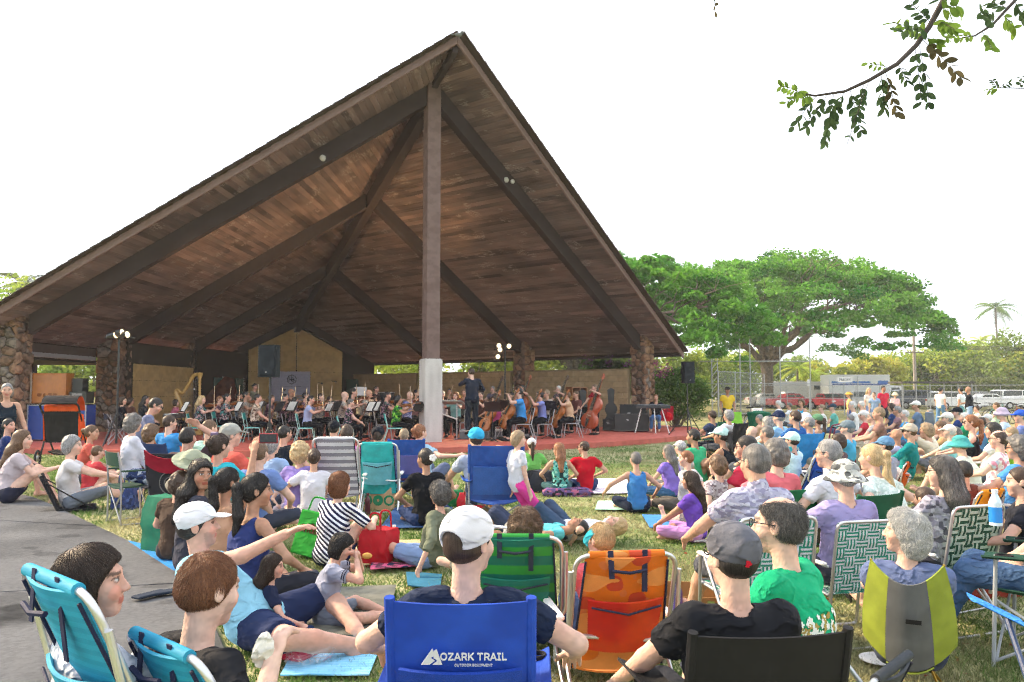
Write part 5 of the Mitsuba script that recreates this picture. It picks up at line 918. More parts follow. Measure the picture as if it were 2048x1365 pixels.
for e_, w_ in (('elr', 'shr'), ('ell', 'shl')):
    for t_ in (.42, .5): a_, b_ = J['w'](J[w_] * (1 - t_) + J[e_] * t_), J['w'](J[w_] * (1 - t_ - .035) + J[e_] * (t_ + .035)); put(J['key'] + '__shirt', 'sleeve_band', tube([a_, b_], .0475, 14, caps=False), 'm_cloth', 30, pal=(.02, .02, .035))
sn = thing('snack', 'half eaten bun in the hands of the boy in grey', 'food'); m = trimesh.creation.icosphere(2, .03); m.apply_scale((1.2, .9, .7)); m.apply_translation(J['w'](V(.02, .40, .69))); put(sn, 'bun', m, 'm_matte', True, pal=H_('b88a4c'))
J = q(938, 1086, 3.0, 'qd', 0, 34, 's', 'd', 'p', '232c41', '30343d', 'man in white cap and navy shirt sitting in the royal blue camp chair', hat='capr', hatc='cfced2', h=.0115, fine=True, finger='r', hands={'r': (.42, .20, .60, .9, -.4, -.3), 'l': (-.38, .26, .60, -.9, -.4, -.3)}, fat=1.08, strands=0, z=.41, pitch=3)
BLUE = H_('2347a8'); k, (bt, bb) = quad_chair(CH(J, .0, -.03), ('mottle', BLUE, H_('1f3f9a'), (0, 0, 0), 1.), 'royal blue camp chair with a white mountain logo on its back', w=.235, top=.965, frame=H_('2a2d34'), mesh=('mesh', H_('2347a8'), H_('15307c'), (0, 0, 0), 1.)); Mc = CH(J, 0, -.03)
pc_ = (bt * V(0, 1, 1)) * .72 + (bb * V(0, 1, 1)) * .28; ny = nrm(V(0, -(bt - bb)[2], (bt - bb)[1])); ez = nrm(bt * V(0, 1, 1) - bb * V(0, 1, 1)); ML = np.eye(4); ML[:3, 0], ML[:3, 1], ML[:3, 2] = (1, 0, 0), ez, nrm(np.cross((1, 0, 0), ez)); ML[:3, 3] = pc_ + V(0, -.075, -.01); ML = Mc @ ML
put(k + '__backrest', 'lettering', cat([word('OZARK TRAIL', .024, ML, .046, -.012), word('OUTDOOR EQUIPMENT', .008, ML, .046, -.034, False)]), 'm_matte', False, pal=(.55, .57, .62))
lg = [Polygon([(-.125, -.028), (-.088, .028), (-.078, .006), (-.094, -.004), (-.080, -.014), (-.098, -.028)]), Polygon([(-.082, .020), (-.074, .026), (-.056, -.028), (-.088, -.028), (-.070, -.014), (-.084, -.004)])]; put(k + '__backrest', 'logo', cat([extr(p_, .004, ML) for p_ in lg]), 'm_matte', False, pal=(.55, .57, .62))
J = q(1464, 1116, 2.95, 'qd', -6, -14, 's', 'k', 'p', '25262a', '2a2b30', 'man in washed grey cap and black shirt in the near black chair', hat='cap', hatc=('mottle', H_('5f6068'), H_('54555d'), (0, 0, 0), 1.), glasses='clear', h=.0115, fine=True, z=.39, hands={'r': (.30, .34, .52), 'l': (-.36, .30, .50)}, fat=1.1, pitch=2)
MH = J['M'] @ np.block([[J['H'], J['hc'][:, None]], [np.zeros((1, 3)), np.ones((1, 1))]]); em = cat([tf(extr(Polygon([(0, 0), (.010, .002), (.009, .016), (.001, .016)]).buffer(.002), .004), trimesh.transformations.translation_matrix((x_, 0, 0))) for x_ in (-.012, .002)] + [tf(extr(Polygon([(-.004, -.002), (.012, -.006), (.012, .002)]).buffer(.002), .004), trimesh.transformations.translation_matrix((-.012, 0, 0)))])
put(J['key'] + '__cap', 'emblem', tf(em, MH @ trimesh.transformations.translation_matrix((-.012, -.118, .0)) @ trimesh.transformations.euler_matrix(math.pi / 2 + .1, 0, .18)), 'm_matte', False, pal=H_('b02030'))
quad_chair(CH(J, .0, -.02), H_('1b1b1e'), 'black camp chair in the centre foreground, right of the royal blue one', w=.27, top=.89, frame=DARK)
J = q(1556, 1052, 3.45, 'ch', -48, -6, 'z', 's', 'p', '1f9a6c', '3a3f4a', 'balding man in emerald green shirt with a white flower band across the back', glasses='clear', strands=6000, lean=(2, 12), fat=1.25, h=.0115, z=.38, fine=True)
KEYG = J['key']; JG = J
def band(J, z0, z1, n=40):
    """A printed band of blossoms lying on the back of the shirt."""
    ms = []; r = np.random.default_rng(3); m = trimesh.load if False else None; v, f, *_ = meshkit.WRITTEN[scene[J['key'] + '__shirt']['filename']]; nv = meshkit.WRITTEN[scene[J['key'] + '__shirt']['filename']][2]; L = (np.linalg.inv(J['M']) @ np.c_[v, np.ones(len(v))].T).T[:, :3]; rel = (L - J['pel']) @ J['d2']; bk = (L - J['pel']) @ J['RT'][:, 1]; m = (rel > z0) & (rel < z1) & (bk < .02) & (np.abs((L - J['pel']) @ J['rx']) < .19); I = np.nonzero(m)[0]
    for i in r.choice(I, min(n, len(I)), replace=False):
        p, nn = v[i].astype(float), np.array(nv[i]); t1 = nrm(np.cross(nn, r.normal(size=3))); t2 = np.cross(nn, t1); rad = r.uniform(.012, .02)
        a = np.linspace(0, 6.283, 21); rr = rad * (.55 + .45 * np.abs(np.cos(a * 2.5))); P = p + nn * .0035 + np.cos(a)[:, None] * rr[:, None] * t1 + np.sin(a)[:, None] * rr[:, None] * t2; ms.append(trimesh.Trimesh(np.vstack([p + nn * .004, P]), [[0, i_ + 1, i_ + 2] for i_ in range(20)], process=False))
    return cat(ms)
put(KEYG + '__shirt', 'flower_print', band(J, .24, .33, 60), 'm_matte', False, pal=H_('d2d8cf')); put(KEYG + '__shirt', 'flower_print', band(J, .25, .32, 26), 'm_matte', False, pal=H_('9c8a4e'))
beach_chair(CH(J, 0, -.06), H_('33373c'), 'dark chair under the balding man in emerald green', arms=False, seat=.31, pouch=False, straps=False, loop=False, H=.3)
J = q(1808, 1066, 4.4, 'lo', 26, -88, 'f', 'w', 'p', '5d6a8f', '3b4254', 'man with long wavy white hair and slate blue shirt in the lime camp chair', strands=9000, fat=1.15, h=.0115, fine=True, lean=(-20, 4), z=.26, hands={'r': (.1, .4, .5), 'l': (-.2, .42, .5)}, pitch=6, smax=1.0)
camp_chair(CH(J, .0, -.11) @ np.diag([.86, .9, 1.06, 1]), 'lime green and grey bucket camp chair on gold poles')
# -- second row, right of centre
PLG = ('stripe', H_('b9c0c6'), H_('2f7f6c'), (0, 0, 0), 38.)
J = q(1688, 955, 5.45, 'qd', -14, -6, 's', 'g', 'p', '9b93c4', '4a4a58', 'person in lavender shirt and leaf patterned bucket hat in a woven lawn chair', hat='bucket', hatc=al('b9bcb8', '55585a', '8d918f', .9), fat=1.1, h=.013, z=.49)
web_chair(CH(J, 0, -.02), PLG, PLG, 'green and white woven lawn chair of the person in the bucket hat', stripe=1, rec=12, H=.54)
J = q(1510, 926, 5.2, 'qd', -12, -12, 's', 's', 'l', al('a7a7bd', '8887a2', 'bcbccb', 2.2), '4d5058', 'man with cropped grey hair, sunglasses on his head and lavender print shirt', collar=True, glasses='clear', fat=1.15, h=.013, z=.50)
web_chair(CH(J, 0, -.02), PLG, PLG, 'woven lawn chair with green stripes behind the man in the lavender print shirt', stripe=1, rec=12, H=.52)
J = q(1884, 945, 5.7, 'qd', -22, -36, 'l', 's', 'p', al('9a98a8', '62606e', 'b9b7c2', 1.6), '3d3d47', 'woman with long straight grey hair and glasses in the green plaid lawn chair', female=True, glasses='clear', h=.0135, z=.48, strands=4000)
GPL = ('stripe', H_('24503f'), H_('a8c4b4'), (0, 0, 0), 22.); web_chair(CH(J, 0, -.02), GPL, GPL, 'dark green plaid woven lawn chair of the long haired woman', rec=14, H=.60, nv=6, nh=8, stripe=1)
J = q(1656, 908, 6.7, 'qd', -30, -24, 's', 'g', 'p', 'd2d3dc', '5a5448', 'grey haired man in white shirt leaning on the arm of a green chair', glasses='clear', side=-10, lean=(-4, 6), collar=True); quad_chair(CH(J), H_('1f5a40'), 'dark green camp chair of the grey haired man in white', w=.27, top=.84)
J = q(1742, 916, 7.0, 'qd', -40, -4, 'p', 'y', 'p', al('d3dcd8', 'b7c9c4', 'c4d4ce', 2.), '2f3645', 'blonde woman with ponytail and pale mint print shirt leaning forward', female=True, lean=(18, 30), fat=1.1)
J = q(1846, 925, 6.4, 'lo', -28, 0, 's', 'd', 'l', 'd6dad8', '4a4f58', 'person mostly hidden behind the long haired woman, in a green beach chair', size=.8, lean=(-10, 0)); beach_chair(CH(J, 0, -.05), H_('3d8a68'), 'green and white beach chair beside the long haired woman', rec=22, seat=.3, H=.6, col2=H_('3d8a68'))
J = q(1925, 940, 8.2, 'lo', -30, 0, 's', 'k', 'l', '6b3a2e', '3a3a40', 'dark haired child in the orange chair at the right', kid=True, size=.86); beach_chair(CH(J, 0, -.02), ('mottle', H_('d98a1e'), H_('c8761a'), (0, 0, 0), 1.), 'orange beach chair with a red pouch near the right edge', col2=H_('c4352a'), seat=.22, H=.60)
J = q(2034, 898, 8.2, 'qd', -38, -16, 'c', 's', 'l', '4a86c4', '3f5a80', 'person with frizzy dark grey hair and blue shirt in the maroon chair', glasses='clear'); beach_chair(CH(J, .0, -.04), H_('7a2138'), 'maroon high backed beach chair at the right edge', rec=24, seat=.30, H=.78, pouch=True, col2=H_('8a2844'))
J = q(2140, 912, 4.9, 'qd', -50, 0, 's', 'd', 'p', 'b3202c', '3d5578', 'person in red shirt and jeans at the right edge with crossed bare feet', leg=1.9, feet={'l': (-.14, .60, .08), 'r': (.10, .62, .12)}, hands={'l': (-.1, .18, .55), 'r': (.1, .25, .5)}); quad_chair(CH(J), H_('23483c'), 'green camp chair with silver legs at the right edge, holding a water bottle', frame=H_('9aa0a6'), w=.29)
bottle('clear water bottle with blue label in the arm of the green chair', at(1992, 1052, 4.6) , .20, .033, (.55, .66, .75), band=H_('2a7fd0'))
fb = thing('camp_chair', 'bright blue folding chair reaching in at the right edge', 'camp chair'); A_, B_ = at(1955, 1203, 3.6), at(2075, 1262, 3.3); put(fb, 'armrest', sheet(bil(A_, A_ + V(.03, .14, 0), B_, B_ + V(.03, .16, 0), 6, 6, (0, 0, -.01)), .012), 'm_cloth', 40, pal=pl(H_('3a78cc'))); put(fb, 'leg', tube([at(2015, 1240, 3.45), at(2062, 1380, 3.25)], .012, 8), 'm_paint', 40, pal=H_('33415f')); put(fb, 'leg', tube([at(2062, 1262, 3.4), at(2052, 1420, 3.2)], .012, 8), 'm_paint', 40, pal=H_('33415f'))
J = q(1200, 1079, 4.75, 'lo', -10, -28, 's', 'y', 'p', 'c9606a', '4a5a7a', 'blonde child with a turquoise headband in the orange beach chair', female=True, size=.80, h=.0125, strands=4500)
hb_ = J['M'] @ np.block([[J['H'], J['hc'][:, None]], [np.zeros((1, 3)), np.ones((1, 1))]]); put(J['key'], 'headband', tf(lathe([(.0925, -.022), (.095, -.022), (.095, .022), (.0925, .022)], 28), hb_ @ np.diag([1, 1.24, 1, 1]) @ trimesh.transformations.euler_matrix(-1.0, 0, 0) @ trimesh.transformations.translation_matrix((0, -.0, .035))), 'm_cloth', 40, pal=H_('39a9bd'))
JO = J; beach_chair(MT((at(1222, 1180, 4.45)[0], 4.62, 0), -8), ('aloha', H_('cf6a1e'), H_('d98a4a'), H_('b8442a'), .35), 'orange beach chair with a red and orange pouch, silver carry loop and white armrests', col2=('mottle', H_('b52a20'), H_('c4441e'), (0, 0, 0), .5), rec=20, H=.66, trim=(.02, .02, .05))
J = q(1050, 1058, 5.3, 'lo', -4, 6, 'c', 'b', 'p', '5a9fc0', '3a4560', 'person with curly brown ponytail in the green striped beach chair', female=True, size=.84, strands=4500, h=.0125)
beach_chair(MT((at(1035, 1170, 5.0)[0], 5.12, 0), 2), ('stripe', H_('2f8a3c'), H_('1d6a58'), (0, 0, 0), 9.), 'green and teal striped beach chair beside the royal blue chair', rec=20, H=.66, col2=('stripe', H_('1f6a5c'), H_('24704a'), (0, 0, 0), 12.), trim=(.015, .025, .04))
q(994, 1088, 6.2, 'cr', 10, 0, 's', 'r', 'p', '7fb0cc', '50607a', 'red haired child mostly hidden behind the man in the white cap', kid=True, size=.72)
# -- people lying down
q(1156, 1056, 8.5, 'ly', -84, 0, 's', 'k', 't', '58b0b8', '3a4258', 'man in turquoise shirt lying on his back on the grass', hands={'r': (.5, -.15, .06), 'l': (-.2, -.2, .22)})
q(1232, 1050, 7.4, 'ly', -60, -20, 'm', 'y', 'p', 'd8d8dc', '3f5068', 'blond haired child in white shirt lying behind the orange chair', kid=True, size=.85)
q(962, 1130, 7.0, 'ly', 8, 0, 's', 'b', 'p', '8a8578', '9a9a94', 'person lying with knees up in pale grey trousers', leg=1.95, hands={'r': (.3, -.2, .1), 'l': (-.3, -.2, .1)}, feet={'r': (.12, .42, .06), 'l': (-.12, .38, .06)})
# -- left cluster
q(402, 950, 7.3, 'cr', 62, 74, 'l', 'k', 't', '3a3c48', '33353f', 'smiling girl with long dark hair and charcoal hoodie looking back at the camera', female=True, fine=True, h=.013, strands=4000, smax=1.22)
q(456, 966, 7.0, 'cr', 26, 12, 'p', 'k', 't', 'b08c74', '3a3a44', 'woman with a long dark ponytail holding a phone up high', female=True, hands={'r': ('px', 508, 905, 6.9, .7, -.6, -.5), 'l': (-.2, .3, .3)}, finger='r', strands=4000, h=.013, smax=1.2, tank=True)
ph = thing('phone', 'phone in a red case held up to film the orchestra', 'phone'); M = MT(at(537, 877, 6.9), 6); put(ph, 'case', X(M, box(.165, .012, .085, b=.006)), 'm_paint', 30, pal=H_('8a1c28')); put(ph, 'screen', X(M, box(.145, .004, .068, (0, -.0075, 0))), 'm_paint', False, pal=(.02, .022, .03))
q(514, 982, 6.3, 'cr', 40, 26, 'p', 'k', 't', '2f3a6a', '33353f', 'woman with a low dark ponytail and navy sleeveless top', female=True, tank=True, strands=4500, h=.0125, smax=1.2)
J = q(376, 876, 9.0, 'qd', 4, 4, 's', 'k', 'o', '4a3a40', '3a3a44', 'man resting a raised hand on his dark hair in the black and maroon chair', hands={'r': ('px', 398, 852, 8.9, .9, .2, .4), 'l': (-.3, .3, .66)}, finger='r', h=.013); k, _ = quad_chair(CH(J, 0, -.03), H_('2a2a30'), 'black and maroon camp chair with a round emblem', w=.30, top=.98, frame=H_('55585e')); Mq = CH(J, 0, -.03); put(k, 'collar', X(Mq, sheet(bil(V(-.30, -.385, .86), V(.30, -.385, .86), V(-.31, -.415, 1.02), V(.31, -.415, 1.02), 8, 5, (0, -.06, -.09)), .014)), 'm_cloth', 40, pal=pl(H_('8a1f30')))
me = MT((0, 0, 0)) ; me[:3, 0], me[:3, 1], me[:3, 2], me[:3, 3] = (1, 0, 0), (0, -.22, .97), (0, -.97, -.22), (0, -.415, .66); put(k, 'emblem', X(Mq @ me, cat([tube([(.13 * math.cos(t), .13 * math.sin(t), 0) for t in np.linspace(0, 6.28, 25)[:-1]], .006, 5, True), tube([(.075 * math.cos(t), .075 * math.sin(t), 0) for t in np.linspace(0, 6.28, 25)[:-1]], .006, 5, True), *[box(.012, .06, .006, (x_, 0, 0)) for x_ in (-.05, -.02, .02, .05)]])), 'm_matte', False, pal=(.16, .15, .15))
q(384, 925, 8.0, 'lo', 14, 6, 's', 'b', 'p', '8a8478', '55503f', 'person under a wide khaki sun hat tipped to the right', hat='wide', hatc='9aa08a', pitch=14, roll=22)
q(362, 968, 7.9, 'cr', 20, 8, 'm', 'd', 'o', '4a3c34', '3a3a40', 'dark haired person half hidden by the smiling girl')
J = q(440, 893, 8.8, 'lo', 18, 16, 'n', 'd', 'o', '2fa6b8', '3a4a5a', 'woman with dark hair in a clip and turquoise top', female=True, strands=2500); put(J['key'] + '__hair', 'hair_clip', tf(box(.09, .035, .05, b=.01), MT(J['w'](J['hc'] + V(-.03, -.05, .12)), 20)), 'm_paint', False, pal=H_('6a5a78'))
J = q(268, 848, 10.2, 'ch', 48, -20, 'c', 's', 'p', 'c9ccda', al('3a4a78', 'b8c4d8', '26304f'), 'woman with grey brown hair and white long sleeved top in the green director chair', sleeve=1.9, female=True, z=.68, feet={'r': (.12, .45, .12), 'l': (-.12, .45, .12)}); director_chair(CH(J, 0, .0), H_('1c4034'), 'green canvas director chair with a grey steel frame')
J = q(146, 892, 11.2, 'ex', 62, 14, 'm', 'g', 'p', 'c6c4c6', '6c7480', 'grey haired person in white shirt on a low black seat', lean=(-14, 8), hands={'r': (.2, .45, .42), 'l': (-.15, .45, .4)}, feet={'r': (.2, .72, .07), 'l': (-.1, .78, .07)}, smax=1.2); floor_chair(CH(J, 0, .02), 'black legless floor chair on the grass by the path', H_('1a1c22'))
q(46, 880, 11.9, 'kn', 64, 12, 'l', 'b', 'p', 'b8aeb4', '2e3040', 'woman with long brown hair and pale pink shirt hugging her knees by the path', female=True, smax=1.2)
q(18, 852, 12.5, 'ch', 60, 40, 's', 'k', 'o', '2c3a68', '30343f', 'dark haired man in navy shirt at the left edge')
q(14, 782, 13.0, 'st', 138, 10, 's', 'g', 'l', '26303a', '20262e', 'laughing woman in black tank top and grey head scarf standing at the left edge', female=True, tank=True, hands={'l': (-.32, .12, .82), 'r': (.35, .2, .95)}, leg=.8, lean=(4, 12))
q(184, 866, 12.0, 'cr', 62, 16, 'n', 'b', 'l', 'c05a50', '4a4a58', 'girl with brown hair in a bun sitting by the stroller', kid=True, female=True, size=1.1)
q(196, 905, 11.6, 'kn', 40, 0, 's', 'b', 'p', 'b84048', '54585f', 'small child with brown hair behind the green director chair', kid=True, size=.86)
q(312, 812, 14.6, 'ch', 66, 10, 's', 'k', 'o', '6a708c', '2c2e38', 'man with black hair, glasses and grey raglan shirt bending forward at the stage', pitch=-26, lean=(10, 26), glasses='clear', smax=1.2)
q(304, 868, 11.3, 'cr', 20, 20, 'c', 'b', 'l', '3a3230', '3a3a40', 'child with brown curls in front of the man in the grey raglan shirt', kid=True, size=1.12)
J = q(340, 846, 12.8, 'qd', 24, 24, 's', 'd', 'p', '3f8ac8', '3a4050', 'man in bright blue shirt with sunglasses on his cropped head', glasses='clear'); quad_chair(CH(J), H_('22365f'), 'navy camp chair of the man in bright blue', w=.25, top=.82)
q(420, 858, 12.3, 'lo', 20, 12, 's', 'b', 'p', '9ac0b8', '60584c', 'man with short brown hair and pale teal shirt near the stage', smax=1.2)
q(462, 872, 10.6, 'cr', 30, 26, 's', 'g', 'p', 'c45a50', '50505a', 'person in grey cap and coral shirt behind the clip haired woman', hat='cap', hatc='9a9c96', smax=1.25)
q(520, 908, 9.5, 'cr', 14, 0, 's', 'b', 'p', '6a82b8', '3c4252', 'man with close cropped brown hair and periwinkle shirt', smax=1.2)
q(544, 890, 11.2, 'cr', 18, 10, 'm', 'g', 'p', '8eaad0', '50586a', 'grey haired person in pale blue shirt behind the phone', smax=1.2)
q(570, 868, 13.4, 'cr', 16, 20, 's', 'k', 'o', '1e242e', '22242a', 'dark haired person in black shirt nearest the tripod of the left speaker', smax=1.25)
q(578, 910, 10.9, 'cr', 170, 0, 's', 'y', 'p', 'd8c4c8', 'c8b8c0', 'fair haired baby facing the camera', kid=True, size=.58, smax=1.0)
q(601, 905, 10.5, 'cr', 10, 0, 'c', 'y', 'p', '8a7cc0', '6a6a90', 'girl with curly blond hair and lavender shirt', kid=True, female=True, size=1.02)
q(628, 916, 10.3, 'cr', -4, -6, 'n', 'd', 'l', 'd0d1da', 'b9b4ac', 'woman with a dark topknot and white textured shirt on a pale blanket', female=True, smax=1.2, hands={'l': (-.34, .3, .3), 'r': (.3, .3, .2)})
STR = ('stripe', H_('e0e0e6'), H_('1d2340'), (0, 0, 0), 26.)
q(681, 970, 7.7, 'kn', 26, 14, 'b', 'r', 'p', STR, '26304f', 'woman with auburn bobbed hair and navy and white striped shirt', female=True, stripe=V(.55, .2, .8), strands=5000, h=.0125, hands={'r': (.22, .42, .42), 'l': (-.1, .5, .4)}, sleeve=.8, fat=1.12)
q(850, 918, 9.8, 'cr', -10, -40, 'n', 'k', 't', '1b1d22', '24365c', 'woman with a white flower in her dark bun and black shirt', female=True, smax=1.2)
fl = thing('flower', 'white flower tucked in the dark bun of the woman in black', 'flower'); c_ = at(866, 916, 9.66)
for i in range(5): a_ = i * 1.2566; m = trimesh.creation.icosphere(1, .022); m.apply_scale((1, .35, 1)); m.apply_translation(c_ + V(.024 * math.cos(a_), -.01, .024 * math.sin(a_))); put(fl, 'petal', m, 'm_matte', True, pal=H_('e6e6e4'))
q(878, 988, 7.5, 'ex', -62, 24, 'm', 's', 'o', '6a705f', '7a90b8', 'woman with dark grey hair and olive cardigan leaning back on one arm', female=True, sleeve=1.5, feet={'r': (.02, .84, .10), 'l': (-.1, .80, .08)}, leg=.8, hands={'l': ('px', 842, 1128, 7.1, -.4, -.9, .2), 'r': (.25, .1, .1)}, strands=4000, h=.0125)
q(808, 872, 12.4, 'qd', -6, 0, 's', 'n', 'p', 'b0708a', '50586a', 'light haired person hidden by the back of the first blue chair', size=.86)
BL2 = ('mottle', H_('2c4f96'), H_('26468a'), (0, 0, 0), 1.); quad_chair(MT((at(812, 900, 11.8)[0], 11.9, 0), -6, .98), BL2, 'blue camp chair with a mesh back near the concrete pillar foot', w=.25, top=.95, mesh=('mesh', H_('4a5a94'), H_('6a5a9a'), (0, 0, 0), 1.), frame=H_('8a9098'))
q(840, 866, 12.2, 'lo', 24, 16, 'n', 'r', 'p', '8fb4cc', '56607a', 'woman with an auburn bun and pale blue shirt stretching an arm to the right', female=True, hands={'r': ('px', 915, 912, 11.8, .6, -.6, -.4), 'l': (-.2, .3, .4)}, smax=1.2)
J = q(756, 872, 11.7, 'lo', -4, 0, 's', 'd', 'l', '8a9ab0', '4a5262', 'person in a black backward cap in the turquoise chair', hat='capr', hatc='22252c', smax=1.2); beach_chair(MT((at(756, 920, 11.2)[0], 11.35, 0), -4), ('mottle', H_('35b0ae'), H_('2f9f9e'), (0, 0, 0), 1.), 'turquoise beach chair with white tubes and a pale headrest', rec=20, seat=.24, H=.72, col2=H_('6ab8c4'), tub=(.75, .76, .78), straps=False)
q(694, 868, 11.5, 'lo', -6, 0, 's', 'd', 'o', 'b86aa8', '30343f', 'dark haired person in pink shirt behind the striped chair', female=True, smax=1.15); beach_chair(MT((at(680, 920, 10.9)[0], 11.0, 0), -2), ('stripe', H_('cfd0d4'), H_('85858e'), (0, 0, 0), 11.), 'white and grey striped beach chair with white tubes', rec=24, seat=.26, H=.82, pouch=False, straps=False, loop=False, tub=(.75, .76, .78), w=.29)
q(668, 858, 13.6, 'lo', -2, 0, 's', 'k', 'o', '3a2a5a', '30343f', 'person in black cap in front of the violins', hat='cap', hatc='24262c', smax=1.2)
J = q(952, 878, 10.0, 'qd', -6, -12, 's', 'd', 'l', '9aa6bc', '3d4660', 'person in bright turquoise cap leaning to the left of the second blue chair', hat='cap', hatc='3aa6d0', side=-12, glasses='sun', hands={'l': (-.46, .36, .5), 'r': (.2, .3, .5)}, size=.98, z=.41); quad_chair(MT((at(988, 930, 9.2)[0], 9.45, 0), -4, 1.03), BL2, 'blue camp chair with a mesh back, beside the girl in pink leggings', w=.285, top=.98, frame=H_('7a8088'), mesh=('mesh', H_('2c4f96'), H_('3a62aa'), (0, 0, 0), 1.))
q(1038, 876, 8.95, 'st', 62, 20, 'm', 'n', 'p', 'c8ccd8', 'd8469a', 'girl in white shirt and bright pink leggings leaning on the blue chair', kid=True, female=True, leg=1.85, size=.71, feet={'r': (.10, .50, .07, .1, 1, .3), 'l': (-.10, .34, .07, -.1, 1, .3)}, hands={'r': (.2, .1, .72), 'l': (-.25, .0, .78)}, lean=(-10, 6), z=.84)
q(1063, 890, 14.0, 'cr', -6, -6, 'p', 'd', 'l', '6ab05a', '3a4a5a', 'person in white cap and lime green shirt at the edge of the stage', hat='cap', hatc='d0d0d0', smax=1.2)
q(1117, 902, 12.9, 'cr', -8, -40, 'l', 'r', 'l', al('4a9a94', '20383c', '9ad0c4', 1.4), '3a5a60', 'woman with long wavy auburn hair and teal patterned sundress', female=True, tank=True, smax=1.2, glasses='clear')
q(1167, 896, 13.2, 'cr', -4, -52, 's', 'd', 'l', 'b01c2c', '2a3a5c', 'man with sunglasses on his dark hair and plain red shirt on the grass', glasses='clear', smax=1.2, hands={'r': (.28, .3, .3), 'l': (-.3, .25, .3)})
q(1271, 920, 11.0, 'cr', -6, -8, 's', 's', 'l', '3f78b4', '20283c', 'woman with short grey hair and blue sleeveless top sitting cross legged', female=True, tank=True, smax=1.15, hands={'l': (-.44, .28, .3), 'r': (.36, .3, .25)})
q(1336, 905, 12.4, 'cr', -40, -6, 'l', 's', 'l', '7f6ac4', '3a5c86', 'woman with wavy dark grey hair and violet shirt', female=True, smax=1.2)
q(1360, 896, 13.2, 'cr', -30, -6, 's', 'g', 'p', 'c8c8c8', '6a6a70', 'person in a white and grey mesh cap', hat='cap', hatc=('plaid', H_('d0d0d0'), H_('8a8c90'), H_('b8b8b8'), 3.), smax=1.2)
q(1372, 918, 10.9, 'ex', -52, -20, 's', 'r', 'p', ('mottle', H_('d6d2d0'), H_('b4aca8'), (0, 0, 0), 2.), '5a5650', 'man with short ginger grey hair and white print shirt leaning back', smax=1.15, lean=(-10, 0))
q(1380, 962, 9.6, 'cr', -58, 0, 'l', 'd', 't', '6a4ab0', 'c08ac4', 'girl with long brown hair, purple shirt and pink shorts on the blue mat', kid=True, female=True, size=.80, strands=3500, hands={'l': (-.12, .5, .22), 'r': (.1, .5, .22)}, h=.013)
q(1434, 932, 9.4, 'ex', -28, -14, 'm', 'b', 'p', al('a89ea2', '7a6c72', 'c4bcbe', 2.), '6a6468', 'woman with short brown hair and mauve print shirt propped on her left arm', female=True, hands={'l': ('px', 1412, 1052, 9.0, -.5, -.8, .2), 'r': (.3, -.1, .1)}, smax=1.15, lean=(-14, 0), fat=1.1)
q(1386, 874, 13.6, 'cr', -44, -14, 's', 'k', 't', '3fae7c', '30343f', 'man with cropped dark hair and bright mint green shirt', smax=1.25)
q(1441, 872, 13.4, 'kn', -50, -14, 'p', 'k', 't', '20242c', '30343f', 'woman in pale mint cap and black tank top', female=True, tank=True, hat='cap', hatc='b8dcd8', smax=1.25)
J = q(1424, 832, 18.0, 'qd', -46, 0, 's', 'd', 't', '3a4560', '30343f', 'man in dark slate shirt in a tall green chair', ); quad_chair(CH(J), H_('1f5a48'), 'tall green camp chair at the edge of the red stage', top=1.0)
J = q(1456, 832, 17.2, 'qd', -44, -6, 'm', 'g', 'l', 'd6d6da', '50545c', 'grey haired person in white shirt in a black chair', ); quad_chair(CH(J), H_('202226'), 'black high backed chair behind the grey haired person in white', top=.98)
q(1503, 866, 14.2, 'lo', -46, -6, '0', 'w', 'p', 'a4dcd0', '50545c', 'bald pale man in mint shirt', smax=1.2); q(1533, 868, 12.6, 'lo', -40, -8, 's', 's', 'l', '7a8a9a', '50545c', 'man with dark grey hair in front of the turquoise framed chair', smax=1.15)
q(1535, 848, 15.4, 'lo', -44, 0, 'm', 'g', 'p', 'b8b4b0', '50545c', 'person with short curly grey hair left of the navy cap', smax=1.2)
J = q(1557, 836, 15.0, 'qd', -46, -6, 's', 'g', 'p', '86b4dc', '40506a', 'ruddy man in navy cap and light blue shirt', hat='cap', hatc='26304c', fat=1.1)
J = q(1590, 836, 14.0, 'qd', -30, -8, 's', 'd', 'l', '2f5c9a', '2c4a80', 'short haired woman in the bright blue folding chair', female=True); quad_chair(CH(J), H_('2f86c8'), 'bright blue camp chair with dark straps', w=.30, top=.88)
J = q(1583, 882, 11.6, 'lo', -44, -6, 's', 'd', 'o', 'c4e0e4', '50607a', 'person in pale mint cap and white shirt beside the blue beach chair', hat='cap', hatc='c0e6e4', smax=1.15); beach_chair(CH(J, .12, -.1), H_('2a54b4'), 'royal blue beach chair with a white loop', rec=26, seat=.22, H=.62, tub=(.72, .74, .78))
q(1556, 890, 11.2, 'lo', -40, 0, 's', 'r', 'p', 'c8d4d8', '50545c', 'red blond head behind the turquoise framed chair', size=.84); beach_chair(MT((at(1545, 893, 11.4)[0], 11.9, 0), -34), H_('3aa8b0'), 'turquoise framed beach chair in the middle of the crowd', seat=.24, H=.64, tub=(.7, .74, .76))
J = q(1550, 908, 6.9, 'qd', -24, -4, 'm', 's', 'p', 'd8707a', '50545c', 'person with smooth grey hair and coral shirt in a green camp chair', side=6); quad_chair(CH(J), H_('1d6a44'), 'bright green camp chair right of the man in the lavender print shirt', w=.28, top=.86)
q(1492, 896, 9.6, 'cr', -46, -12, 's', 'k', 'o', 'c0344a', '40444e', 'man with short black hair, sunglasses and crimson shirt', glasses='sun', smax=1.25)
q(1602, 806, 27.0, 'ch', -120, -10, 'm', 'b', 'l', '4ab0e0', '6a7a90', 'woman in bright sky blue tank top facing the crowd', female=True, tank=True, smax=1.2)
